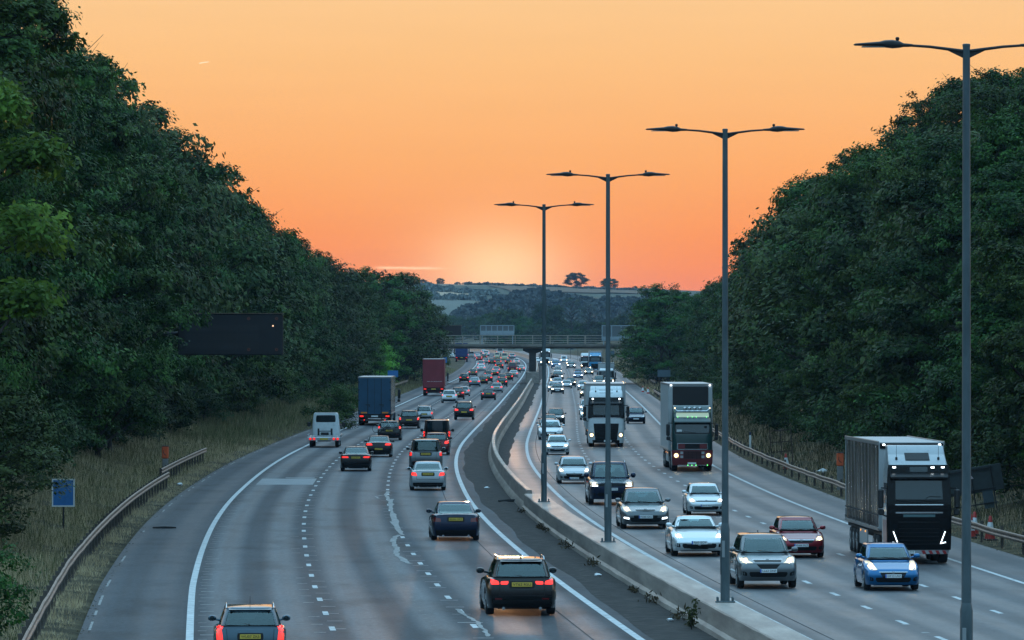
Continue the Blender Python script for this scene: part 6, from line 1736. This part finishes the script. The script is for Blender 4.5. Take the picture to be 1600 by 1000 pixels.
def flatbed_truck():
    L, W = 5.6, 2.1; r0 = -L / 2; t = empty('flatbed_truck')
    cab = cab_mesh(1.76, L / 2, 2.0, [(.42, .97, .1), (.6, 1, 0), (1.15, 1, .12), (1.35, .98, .45), (2.0, .90, .92), (2.12, .85, 1.0), (2.15, .78, 1.1)])
    sh = Shell(cab); cab.build('cab', M_VANW, t, 35)
    m = MB(); patch(sh, m, [(-.60, 1.58), (.60, 1.58), (.57, 1.95), (-.57, 1.95)], 'rear', 6, 4, .2, .012); m.build('rear_window', M_GLASS, t, 35)
    m = MB(); patch(sh, m, [(-.64, 1.54), (.64, 1.54), (.61, 1.99), (-.61, 1.99)], 'rear', 6, 4, .2, .006); m.build('window_seal', M_TRIM, t, 35)
    m = MB(); patch(sh, m, [(-.74, 1.3), (.74, 1.3), (.68, 1.95), (-.68, 1.95)], 'front', 6, 4, .1, .012); m.build('windscreen', M_GLASS, t, 35)
    for s_ in ('right', 'left'):
        m = MB(); patch(sh, m, [(L/2 - 1.5, 1.32), (L/2 - .62, 1.32), (L/2 - .95, 1.92), (L/2 - 1.5, 1.92)], s_, 4, 4, .1, .010); m.build('side_window', M_GLASS, t)
    for sx in (-1, 1):
        m = MB(); m.box((sx * 1.10, L/2 - 1.15, 1.40), (.22, .12, .30), bev=.05); m.tube([(sx * .86, L/2 - 1.1, 1.33), (sx * 1.02, L/2 - 1.15, 1.35)], .03, 6); m.build('wing_mirror', M_BLACK, t, 35)
    alu = plain('aluminium_bed', (.50, .53, .55), .3, .7, noise=.12)
    ln = 3.45; m = MB()
    for sx in (-1, 1):                                  # two ramps of ribbed sheet with an open well between
        m.box((sx * .74, r0 + ln / 2, .66), (.62, ln, .08)); m.box((sx * 1.03, r0 + ln / 2, .72), (.05, ln, .2), bev=.01)
    m.box((0, r0 + ln / 2, .63), (.86, ln, .06))
    for i in range(11): m.box((-.95 + .19 * i, r0 + ln / 2, .712), (.025, ln - .05, .022))
    m.build('load_bed', alu, t)
    m = MB(); m.box((0, r0 - .02, .54), (W, .06, .22), bev=.02); m.build('rear_bar', alu, t)
    for sx in (-1, 1):
        for x in (.62, .86):
            m = MB(); m.lathe([(.075, 0), (.075, -.04), (.02, -.05)], (sx * x, r0 - .05, .55), 'y', 12); m.build('tail_light', M_TAIL, t, 40)
    m = MB(); m.box((0, r0 - .065, .54), (.52, .012, .11)); m.build('number_plate', M_YPLATE, t)
    m = MB(); fy = r0 + ln - .15
    m.tube([(-.45, fy, .7), (-.45, fy, 1.15)], .06, 8); m.tube([(.38, fy, .7), (.38, fy, 1.15)], .06, 8); m.tube([(-.45, fy, .98), (.38, fy, .98)], .03, 6); m.box((-.05, fy - .1, .82), (.5, .2, .18), bev=.03); m.build('winch', M_DARK, t, 40)
    m = MB(); m.box((0, 0, .48), (.8, L - .4, .2)); m.build('chassis', M_CHASSIS, t)
    if .33 not in TW: TW[.33] = wheel_meshes(.33, .24)
    ty, rm = TW[.33]
    for y in (r0 + 1.0, L / 2 - .9):
        for sx in (-1, 1): o = obj('wheel', ty, t); o.location = (sx * .80, y, .33); o.rotation_euler = (0, 0, 0 if sx < 0 else math.pi); obj('rim', rm, o)
    DIMS[t.name] = (L, W, 1.0, .9); return t
def make_bicycle():
    t = empty('bicycle')
    for x in (-.52, .52):
        m = MB(); n = 28; m.tube([(x + .33 * math.cos(2*math.pi*k/n), 0, .34 + .33 * math.sin(2*math.pi*k/n)) for k in range(n + 1)], .018, 6, False); w = m.build('wheel', M_RUBBER, t, 60)
        m = MB()
        for k in range(12): a = math.pi * k / 6; m.tube([(x, 0, .34), (x + .31 * math.cos(a), 0, .34 + .31 * math.sin(a))], .003, 3, False)
        m.lathe([(.025, -.04), (.025, .04)], (x, 0, .34), 'y', 8); m.build('spokes', M_CHROME, w)
    m = MB(); bb, st, hd, hb = (-.06, 0, .30), (-.20, 0, .78), (.36, 0, .80), (.40, 0, .66)
    for a, b in ((bb, st), (st, hd), (bb, hb), (bb, (-.52, 0, .34)), (st, (-.52, 0, .34)), (hd, (.52, 0, .34))): m.tube([a, b], .018, 6)
    m.build('frame', plain('bike_frame', (.55, .57, .58), .35, .3), t, 50)
    m = MB(); m.tube([st, (-.23, 0, .90)], .015, 6); m.box((-.23, 0, .92), (.26, .13, .05), bev=.02); m.build('saddle', M_BLACK, t)
    m = MB(); m.tube([hd, (.34, 0, .92)], .015, 6); m.tube([(.34, -.26, .95), (.34, 0, .92), (.34, .26, .95)], .014, 6); m.build('handlebar', M_BLACK, t)
    m = MB(); m.lathe([(.09, -.01), (.09, .01)], (-.06, .03, .30), 'y', 14); m.tube([(-.06, .05, .30), (.02, .06, .15)], .012, 5); m.tube([(-.06, -.05, .30), (-.14, -.06, .45)], .012, 5); m.build('crank', M_DARK, t)
    return t
# ------------------------------------------------------------------ traffic
QL, QR = 'traffic queue heading away on the left carriageway', 'traffic queue coming on along the right carriageway'
def place(t, x0, x1, yb, away, label, cat, group=None, col=None, lo=.80, hi=1.3, turn=0.0):
    L, W, ro, fo = DIMS[t.name.split('.')[0] + ('.' + t.name.split('.')[1] if '.' in t.name else '')] if t.name in DIMS else DIMS_BY[t.name]
    settle(t, x0, x1, yb, away, W, L, ro if away else fo, lo, hi, turn)
    if col is not None: paint(t, PALETTE[col] if isinstance(col, str) else col)
    return tag(t, label, cat, group)
DIMS_BY = {}
def clone(t):
    c = copy_tree(t); DIMS_BY[c.name] = DIMS.get(t.name) or DIMS_BY[t.name]; return c

def near_left():
    T = [  # rear views, nearest first
     ('estate', 334, 447, 1037, 'teal grey', 'grey blue estate car with silver roof rails, cut off at the bottom edge', dict(plate='WU07 ZKS', lit='brake', rails=True, antenna='rod', tail=[[(.74, .62), (.93, .62), (.93, .95), (.80, .98)], [(.80, .86), (.93, .84), (.92, .98), (.72, .99)]])),
     ('estate', 757.5, 868, 960, 'black', 'black estate car with bright red lights and yellow plate, nearest in the right-hand lane', dict(plate='VT62 RSU', lit='brake', rails=True, antenna='fin', tail=[[(.40, .80), (.60, .80), (.60, .88), (.37, .89)], [(.63, .80), (.88, .80), (.88, .95), (.66, .89)]], rplate=.80)),
     ('saloon', 673, 749, 844, 'dark blue', 'dark blue saloon with unlit rear lamps in the right-hand lane', dict(plate='BD06 OFZ', lit='off', tail=[[(.60, .70), (.93, .72), (.90, .88), (.62, .84)]], rplate=.80)),
     ('saloon', 640, 697, 766, 'silver', 'pale silver saloon braking in the right-hand lane', dict(plate='LK16 XPA', lit='brake', tail=[[(.58, .72), (.92, .76), (.88, .92), (.66, .90)]], rplate=.82)),
     ('crossover', 639, 691.5, 735, 'grey', 'boxy grey off-roader with ring-shaped red lights behind the silver saloon', dict(plate='WA57 KVC', lit='tail', tail=[[(.82, .82), (.97, .82), (.95, 1.02), (.82, 1.02)]], S=dict(zr=1.72, wr=.78, gt=(-2.0, .22)), rplate=.92)),
     ('hatchback', 660, 703, 711, 'dark red', 'dark red hatchback half hidden by the grey off-roader', dict(lit='brake')),
     ('van', 661, 704, 700, 'black', 'black panel van ahead of the dark red hatchback', dict(lit='tail')),
     ('crossover', 709.5, 741, 656, 'black', 'black crossover alone in the right-hand lane, ahead of the black van', dict(lit='brake', rails=False)),
     ('saloon', 532, 580.5, 736, 'black', 'black saloon with dim red lights on the left, nearest in the middle lane', dict(plate='SE16 BXG', lit='tail', tail=[[(.45, .78), (.92, .78), (.90, .88), (.50, .88)]], antenna='fin', rplate=.80)),
     ('saloon', 571, 613, 714, 'black', 'black sporty saloon with wide bright lights just ahead of the dim-lit black saloon', dict(plate='LJ12 PYW', lit='brake', tail=[[(.45, .80), (.93, .80), (.90, .95), (.52, .93)]], antenna='fin', rplate=.55)),
     ('hatchback', 590, 627.5, 688, 'black', 'black hatchback carrying a bicycle on its back', dict(lit='brake', tail=[[(.80, .86), (.94, .86), (.92, 1.04), (.80, 1.04)]])),
     ('hatchback', 623, 656, 669.5, 'black', 'small rounded black hatchback in the middle lane ahead of the bicycle carrier', dict(lit='brake', S=dict(zr=1.5, zb=.97), tail=[[(.76, .72), (.94, .74), (.92, .96), (.80, .92)]])),
     ('estate', 649, 677, 658, 'silver', 'silver estate car just ahead of the rounded black hatchback', dict(lit='tail', rails=True, S=dict(zr=1.54, zb=1.0), tail=[[(.74, .72), (.95, .72), (.93, .98), (.80, .96)]])),
     ('hatchback', 689.5, 714.5, 629.5, 'white', 'white hatchback in the middle lane ahead of the red lorry', dict(lit='brake', high=True, tail=[[(.74, .82), (.93, .82), (.90, .96), (.78, .95)]])),
     ('crossover', 706, 725, 624, 'dark red', 'dark red crossover just ahead of the white hatchback', dict(lit='brake', high=True)),
     ('hatchback', 716, 734, 619, 'silver', 'silver hatchback half hidden behind the dark red crossover', dict(lit='brake')),
     ('convertible', 751, 775, 625, 'dark grey', 'dark convertible with its black soft top up in the right-hand lane', dict(lit='tail', tail=[[(.58, .66), (.78, .66), (.78, .80), (.58, .80)]])),
     ('estate', 766.5, 786, 613.5, 'silver', 'silver estate car ahead of the convertible in the right-hand lane', dict(lit='brake')),
    ]
    for kind, x0, x1, yb, col, lab, kw in T:
        t = make_car(kind, **kw)
        place(t, x0, x1, yb, True, lab, {'crossover': 'car', 'van': 'van'}.get(kind, 'car'), QL, col)
        if 'carrying' in lab: host = t
    b = make_bicycle(); s = host.scale[0]
    # strapped across the tailgate of its car
    h = host.rotation_euler.z; off_ = Matrix.Rotation(h, 3, 'Z') @ Vector((-.35 * s, (-2.05 - .22) * s, .62 * s))
    b.location = host.location + off_; b.rotation_euler = (0, R(-8), h); b.scale = (s, s, s)
    tag(b, 'silver bicycle strapped across the back of a black hatchback', 'bicycle')
    t = flatbed_truck(); place(t, 481, 533, 699, True, 'white flatbed recovery truck with an aluminium ramp bed in the left lane', 'flatbed truck', QL)
    t = lorry_rear(M_BLUEBOX, H=3.75, kind='doors', side=M_CURT); place(t, 560.5, 612, 664.5, True, 'blue-doored lorry with pale sides in the left lane, ahead of the flatbed truck', 'lorry', QL)
    t = lorry_rear(M_REDBOX, z0=.95, H=4.4, L=10, kind='shutter', side=M_REDBOX, text='www.nextdayhaul.com'); place(t, 661, 694.5, 618.5, True, 'tall dark red box lorry in the left lane', 'lorry', QL)
    t = lorry_rear(M_NAVY, z0=1.0, H=3.9, L=13, kind='shutter'); place(t, 711.5, 731, 565.5, True, 'navy blue lorry almost under the bridge in the left lane', 'lorry', QL, hi=1.6)
PROTO = {}
def proto(kind, lit, hl='halogen', **kw):
    k = (kind, lit, hl)
    if k not in PROTO: PROTO[k] = (make_car(kind, lit=lit, hl=hl, **kw), [False])
    t, used = PROTO[k]
    if not used[0]: used[0] = True; return t
    return clone(t)
def far_left():
    T = [
     ('crossover', 717.5, 733, 597.5, 'black', 'brake', 'square-backed black crossover in the left lane beyond the red lorry'),
     ('saloon', 732.5, 751, 604, 'silver blue', 'brake', 'pale blue saloon in the middle lane beside the square-backed black crossover'),
     ('hatchback', 747, 762, 600.5, 'black', 'brake', 'black hatchback right of the pale blue saloon'),
     ('hatchback', 732, 746, 587.5, 'bronze', 'brake', 'dark bronze hatchback in the left lane ahead of the square-backed black crossover'),
     ('saloon', 753.5, 770, 597, 'dark grey', 'brake', 'dark grey saloon directly ahead of the black hatchback in the middle lane'),
     ('hatchback', 757, 770, 590, 'black', 'tail', 'black hatchback mostly hidden ahead of the dark grey saloon in the middle lane'),
     ('hatchback', 776, 793, 604, 'black', 'brake', 'black hatchback directly ahead of the silver estate in the right-hand lane'),
     ('estate', 777.5, 792.5, 596, 'grey', 'tail', 'grey estate second ahead of the silver estate in the right-hand lane'),
     ('hatchback', 786.5, 802, 595, 'black', 'brake', 'black hatchback third ahead of the silver estate in the right-hand lane'),
     ('saloon', 795, 810, 590, 'silver', 'brake', 'silver saloon with a white roof behind the maroon camper van'),
     ('saloon', 745, 759, 580.5, 'white', 'tail', 'white saloon in the left lane ahead of the dark bronze hatchback'),
     ('crossover', 746, 757.5, 574, 'silver', 'tail', 'silver crossover directly ahead of the white saloon in the left lane'),
     ('saloon', 766, 779.5, 588, 'black', 'brake', 'black saloon in the middle lane with a yellow plate, halfway up the queue'),
     ('estate', 769, 782, 583, 'silver', 'brake', 'silver estate in the middle lane beside the maroon camper van'),
     ('hatchback', 773, 787, 577, 'black', 'brake', 'black hatchback with bright lights left of the maroon camper van'),
     ('camper', 793, 808.5, 583, 'maroon', 'tail', 'maroon camper van in the right-hand lane'),
     ('saloon', 802, 813, 582, 'dark grey', 'brake', 'dark grey saloon just right of the maroon camper van'),
     ('saloon', 810, 818.5, 580.5, 'silver', 'brake', 'silver saloon nearest the bridge pier in the right-hand lane'),
     ('estate', 802, 812, 569, 'white', 'tail', 'white estate ahead of the maroon camper van'),
     ('estate', 754, 765, 568, 'silver', 'tail', 'silver estate in the middle lane just short of the bridge'),
     ('crossover', 764, 773, 570, 'black', 'brake', 'black crossover in the middle lane just short of the bridge'),
     ('hatchback', 772, 784, 570, 'dark grey', 'brake', 'dark grey hatchback directly behind the cream camper vans'),
     ('hatchback', 788.5, 799.5, 569.5, 'black', 'brake', 'black hatchback right of the cream camper vans'),
     ('estate', 794.5, 806, 561, 'silver', 'tail', 'silver estate beneath the bridge right of the cream camper vans'),
     ('camper', 771.5, 782, 562, 'cream', 'tail', 'cream camper van under the bridge, left one of the pair'),
     ('camper', 782, 794.5, 565, 'cream', 'brake', 'cream camper van under the bridge, right one of the pair'),
     ('van', 775.5, 787, 556, 'white', 'tail', 'white van showing above the two cream camper vans'),
     ('hatchback', 745, 752.5, 564, 'red', 'brake', 'red hatchback under the bridge left of the silver estate'),
     ('saloon', 741, 751.5, 561, 'silver', 'tail', 'silver saloon under the bridge between the van and the red hatchback'),
     ('crossover', 752, 761, 562, 'black', 'tail', 'black crossover with a pale roof under the bridge'),
     ('hatchback', 753.5, 765, 557, 'white', 'tail', 'white hatchback under the bridge beyond the black crossover'),
     ('saloon', 751, 760, 553, 'silver', 'tail', 'farthest silver saloon under the bridge on the left carriageway'),
     ('van', 731, 742, 560, 'silver', 'tail', 'silver van under the bridge just right of the navy blue lorry'),
     ('saloon', 701, 711.5, 560, 'white', 'off', 'white saloon on the far hard shoulder left of the navy blue lorry')]
    for kind, x0, x1, yb, col, lit, lab in T:
        t = proto(kind, lit); place(t, x0, x1, yb, True, lab, {'van': 'van', 'camper': 'camper van'}.get(kind, 'car'), QL, col, hi=1.45)
def seat_driver(car):
    """a seated figure behind the wheel, one skinned body"""
    J = [(.36, -.28, .58, .15), (.36, -.27, .76, .15), (.36, -.25, .95, .16), (.36, -.25, 1.10, .15), (.36, -.24, 1.20, .065), (.36, -.22, 1.27, .06), (.36, -.21, 1.34, .085), (.36, -.21, 1.42, .095), (.36, -.21, 1.48, .07)]
    E = [(i, i + 1) for i in range(8)]
    for s in (-1, 1):
        n = len(J); J += [(.36 + s * .15, -.25, 1.13, .075), (.36 + s * .23, -.10, 1.00, .052), (.36 + s * .22, .05, 1.00, .045), (.36 + s * .17, .22, 1.12, .033), (.36 + s * .165, .28, 1.15, .034)]
        E += [(3, n), (n, n + 1), (n + 1, n + 2), (n + 2, n + 3), (n + 3, n + 4)]
        for k, (dx, ln) in enumerate(((-.028, .055), (-.010, .066), (.009, .062), (.026, .048))):
            q = len(J); J += [(.36 + s * .165 + dx * .8, .31, 1.165, .0095), (.36 + s * .165 + dx, .31 + ln * .6, 1.175, .009), (.36 + s * .165 + dx, .32 + ln * .7, 1.145, .008)]; E += [(n + 4, q), (q, q + 1), (q + 1, q + 2)]
        q = len(J); J += [(.36 + s * .125, .28, 1.165, .011), (.36 + s * .115, .31, 1.175, .009)]; E += [(n + 4, q), (q, q + 1)]
        n = len(J); J += [(.36 + s * .10, -.24, .58, .10), (.36 + s * .13, .20, .62, .085), (.36 + s * .13, .50, .36, .055), (.36 + s * .13, .60, .33, .045)]; E += [(0, n), (n, n + 1), (n + 1, n + 2), (n + 2, n + 3)]
    me = bpy.data.meshes.new('person'); me.from_pydata([j[:3] for j in J], E, []); o = bpy.data.objects.new('person', me); COL.objects.link(o)
    o.modifiers.new('skin', 'SKIN'); sk = me.skin_vertices[0].data
    for i, j in enumerate(J): sk[i].radius = (j[3], j[3])
    sk[0].use_root = True
    sub_ = o.modifiers.new('smooth', 'SUBSURF'); sub_.levels = 1; sub_.render_levels = 1
    dg = bpy.context.evaluated_depsgraph_get(); m2 = bpy.data.meshes.new_from_object(o.evaluated_get(dg)); bpy.data.objects.remove(o)
    skin = plain('skin', (.42, .24, .17), .55); top = plain('dark_jumper', (.07, .075, .085), .8); m2.materials.clear(); m2.materials.append(top); m2.materials.append(skin)
    for f in m2.polygons:
        c = f.center; f.use_smooth = True
        if c.z > 1.225 or (c.y > .20 and c.z > .9): f.material_index = 1
    p = obj('person', m2); p.matrix_world = Matrix.LocRotScale(car.location, car.rotation_euler, car.scale)
    m = MB(); m.lathe([(.02, 1.525), (.075, 1.515), (.102, 1.47), (.104, 1.42), (.09, 1.38)], (.36, -.235, 0), 'z', 14); m.build('hair', plain('dark_hair', (.03, .02, .015), .6), p, 60)
    m = MB(); m.lathe([(.012, 0), (.018, .02), (.006, .035)], (.36, -.12, 1.40), 'y', 8); m.build('nose', skin, p, 60)
    m = MB()
    for s in (-1, 1): m.lathe([(.012, 0), (.010, .008)], (.36 + s * .035, -.125, 1.425), 'y', 8)
    m.box((.36, -.126, 1.355), (.045, .012, .010)); m.build('face_features', M_CABIN, p)
    tag(p, 'driver in a dark jumper holding the wheel of the grey crossover', 'person')
def near_right():
    T = [
     ('crossover', 1150, 1244, 919, 'grey', 'grey crossover with a wide black grille beside the second lamp column', dict(plate='LL63 DNF', lit='head', grille=[[(-.24, .62), (.24, .62), (.46, .90), (-.46, .90)]], head=[[(.48, .80), (.90, .80), (.92, 1.0), (.66, .88)]], hl='halogen', antenna='fin', S=dict(zr=1.62), face=dict(plate_z=.56))),
     ('coupe', 1048, 1132, 868.5, 'white', 'low white sports coupe half behind the second lamp column', dict(plate='PJ60 EOY', lit='head', hl='xenon', head=[[(.58, .60), (.88, .64), (.86, .76), (.66, .68)]], grille=[[(-.30, .24), (.30, .24), (.42, .42), (-.42, .42)]], face=dict(plate_z=.46))),
     ('hatchback', 1211, 1287, 871, 'red', 'red hatchback with a chrome-edged grille behind the grey crossover', dict(plate='PN66 MLZ', lit='head', head=[[(.58, .62), (.92, .66), (.90, .80), (.62, .72)]])),
     ('hatchback', 1348, 1435, 922, 'blue', 'bright blue hatchback in front of the curtain-sided lorry', dict(plate='DY13 USZ', lit='head', head=[[(.55, .66), (.84, .66), (.92, .92), (.72, .92)]], grille=[[(-.30, .36), (.30, .36), (.46, .60), (-.46, .60)]], face=dict(plate_z=.47))),
     ('hatchback', 1072, 1132, 805, 'white', 'white hatchback in the middle lane behind the white sports coupe', dict(plate='DV15 MLV', lit='head', hl='xenon', head=[[(.56, .62), (.90, .62), (.88, .78), (.62, .76)]], grille=[[(-.50, .64), (.50, .64), (.50, .70), (-.50, .70)]])),
     ('saloon', 969, 1045, 826, 'grey', 'dark grey family car with fog lights on, behind the white sports coupe', dict(plate='FG60 GKL', lit='head', grille=[[(-.34, .66), (.34, .66), (.38, .74), (-.38, .74)], [(-.36, .30), (.36, .30), (.48, .52), (-.48, .52)]], head=[[(.54, .64), (.86, .66), (.92, .86), (.70, .80)]], drl=[(.66, .36), (.90, .40), (.90, .46), (.68, .44)], face=dict(plate_z=.46), S=dict(zr=1.47))),
     ('pickup', 919, 990, 788.5, 'navy', 'navy blue double-cab pickup truck behind the third lamp column', dict(plate='HX17 FTH', lit='head', hl='xenon', drl=[(.60, .80), (.92, .80), (.92, .83), (.60, .83)], rails=True, face=dict(plate_z=.68))),
     ('hatchback', 871, 922, 755.5, 'silver', 'silver hatchback with a gaping black grille behind the pickup truck', dict(plate='RV09 KXO', lit='head', head=[[(.58, .62), (.86, .64), (.90, .84), (.74, .80)]], grille=[[(-.36, .36), (.36, .36), (.50, .58), (-.50, .58)]], face=dict(plate_z=.30))),
     ('hatchback', 852, 889.5, 710.5, 'white', 'white hatchback half behind the farthest lamp column', dict(plate='WN58 OJE', lit='head')),
     ('saloon', 841, 880, 687, 'white', 'white saloon with unlit lamps behind the white hatchback at the farthest lamp column', dict(lit='dark_front', grille=[[(-.36, .34), (.36, .34), (.46, .58), (-.46, .58)]])),
     ('estate', 840.5, 870, 679, 'grey', 'grey estate hidden behind the unlit white saloon', dict(lit='head')),
     ('hatchback', 843, 871, 671, 'dark grey', 'dark grey hatchback, roof only showing beside the farthest lamp column', dict(lit='head')),
     ('crossover', 854.5, 882.5, 664, 'dark grey', 'dark grey crossover with a bright lamp just beyond the farthest lamp column', dict(lit='head', hl='xenon')),
     ('hatchback', 979, 1008.5, 662, 'dark blue', 'dark blue hatchback with lights off beside the white lorry', dict(lit='dark_front', S=dict(zr=1.52, zb=.97))),
     ('hatchback', 906, 932, 656, 'white', 'small white hatchback peeping out left of the white lorry', dict(lit='head')),
     ('crossover', 904.5, 931, 648, 'silver', 'silver crossover behind the small white hatchback and the white lorry', dict(lit='head')),
     ('saloon', 905.5, 930, 622, 'bronze', 'bronze saloon behind the white lorry trailer', dict(lit='head')),
     ('hatchback', 914.5, 946, 680, 'black', 'black hatchback almost wholly hidden behind the white lorry cab', dict(lit='head')),
    ]
    for kind, x0, x1, yb, col, lab, kw in T:
        t = make_car(kind, **kw); place(t, x0, x1, yb, False, lab, {'pickup': 'pickup truck'}.get(kind, 'car'), QR, col)
        if x0 == 1150: seat_driver(t)
    t = lorry_curtain(); place(t, 1380, 1480, 880, False, 'articulated lorry with a black-faced white cab and beige curtain sides', 'lorry', QR, lo=.6)
    t = lorry_green(); place(t, 1048.5, 1112, 736, False, 'articulated lorry with a dark green cab, red bumper and green marker lights', 'lorry', QR, lo=.6)
    t = lorry_front(M_VANW, M_BOXW, H=4.35, BW=2.75, L=15.5); place(t, 918.5, 975, 698, False, 'white articulated lorry with a black grille and visor behind the third lamp column', 'lorry', QR, lo=.6)
    t = lorry_front(M_VANW, M_BOXW, W=2.3, L=9, H=3.6, BW=2.5, header=None, deflect=False, cab_h=2.75, wsz=(1.5, 2.3)); place(t, 936, 959, 603, False, 'white box lorry behind the third lamp column, short of the bridge', 'lorry', QR, lo=.6)
    t = lorry_front(M_CABB, M_CABW, H=4.1, BW=2.6, L=15, header=M_CABB, cab_h=3.5, text='HAULAGE', low=M_CABB); place(t, 920.5, 940, 581, False, 'bright blue and white lorry with its white box rising over the cab near the bridge', 'lorry', QR, lo=.6, hi=1.5)
    t = lorry_front(M_VANW, M_BOXW, H=4.0, BW=2.55, L=12, header=M_CABR, low=M_CABR); place(t, 907.5, 922, 576, False, 'white and red lorry partly hidden behind the bright blue lorry', 'lorry', QR, lo=.6, hi=1.5)
    t = lorry_front(M_VANW, M_BOXW, H=4.0, BW=2.55, L=14); place(t, 844, 860, 571, False, 'distant white lorry just right of the bridge pier', 'lorry', QR, lo=.6, hi=1.5)
def far_right():
    T = [
     ('hatchback', 902, 921, 610, 'silver', 'xenon', 'silver hatchback in the middle lane behind the white lorry and ahead of the box lorry'),
     ('saloon', 860.5, 881.5, 615.5, 'dark grey', 'halogen', 'dark grey saloon at the head of the far right-carriageway queue, nearest the camera'),
     ('hatchback', 855.5, 875, 612, 'silver', 'halogen', 'silver hatchback half behind the leading dark grey saloon and a lamp column'),
     ('hatchback', 878.5, 892.5, 607, 'silver', 'xenon', 'silver hatchback just right of the leading dark grey saloon'),
     ('crossover', 883, 900, 605, 'black', 'halogen', 'black crossover behind the silver hatchback, right of the leading dark grey saloon'),
     ('saloon', 863, 880, 603, 'silver blue', 'halogen', 'pale blue saloon second in the outer lane behind the leading dark grey saloon'),
     ('saloon', 858.5, 876, 599.5, 'silver', 'halogen', 'silver saloon third in the outer lane of the far queue'),
     ('hatchback', 861.5, 881, 595.5, 'dark grey', 'halogen', 'dark grey hatchback fourth in the outer lane of the far queue'),
     ('saloon', 863.5, 879, 590, 'white', 'halogen', 'white saloon fifth in the outer lane of the far queue'),
     ('hatchback', 864, 879, 585.5, 'dark blue', 'halogen', 'dark blue hatchback sixth in the outer lane of the far queue'),
     ('saloon', 866, 878.5, 581, 'silver', 'halogen', 'silver saloon seventh in the outer lane of the far queue'),
     ('crossover', 861, 876, 575.5, 'blue', 'xenon', 'blue crossover with dazzling lights near the bridge in the outer lane'),
     ('hatchback', 860.5, 873, 570.5, 'white', 'halogen', 'white hatchback beneath the bridge in the outer lane'),
     ('van', 875.5, 887, 567.5, 'white', 'halogen', 'white van beneath the bridge in the middle lane'),
     ('saloon', 885, 899.5, 576, 'dark grey', 'xenon', 'dark grey saloon in the middle lane short of the bridge'),
     ('hatchback', 884.5, 895, 571, 'silver', 'halogen', 'silver hatchback behind the dark grey saloon short of the bridge'),
     ('saloon', 895.5, 911, 592, 'blue', 'xenon', 'blue saloon in the middle lane ahead of the far lorries'),
     ('estate', 897, 910, 586, 'navy', 'halogen', 'navy estate directly behind the blue saloon in the middle lane'),
     ('hatchback', 912.5, 927.5, 586.5, 'dark grey', 'halogen', 'dark grey hatchback in front of the bright blue lorry'),
     ('crossover', 926.5, 946, 604, 'bronze', 'halogen', 'bronze crossover with yellow lights in front of the white box lorry'),
     ('saloon', 845.5, 859, 570.5, 'silver', 'halogen', 'silver saloon in front of the distant white lorry by the bridge pier'),
     ('hatchback', 837.5, 845, 567, 'white', 'halogen', 'white hatchback peeping out right of the bridge pier')]
    for kind, x0, x1, yb, col, hl, lab in T:
        t = proto(kind, 'head', hl); place(t, x0, x1, yb, False, lab, {'van': 'van'}.get(kind, 'car'), QR, col, hi=1.45)
near_left(); far_left(); near_right(); far_right()
# ------------------------------------------------------------------ evening air
def build_haze():
    m = bpy.data.materials.new('evening_haze'); m.use_nodes = True; t = m.node_tree; t.nodes.clear()
    v = N(t, 'ShaderNodeVolumePrincipled'); v.inputs['Color'].default_value = (.42, .68, 1.0, 1); v.inputs['Density'].default_value = HAZE; v.inputs['Anisotropy'].default_value = 0
    o = N(t, 'ShaderNodeOutputMaterial'); link(t, v.outputs[0], o.inputs['Volume'])
    b = MB(); b.box((0, 5350, 26), (13000, 11900, 68)); tag(b.build('haze', m), kind='stuff')
HAZE = 3.6e-5
build_haze()
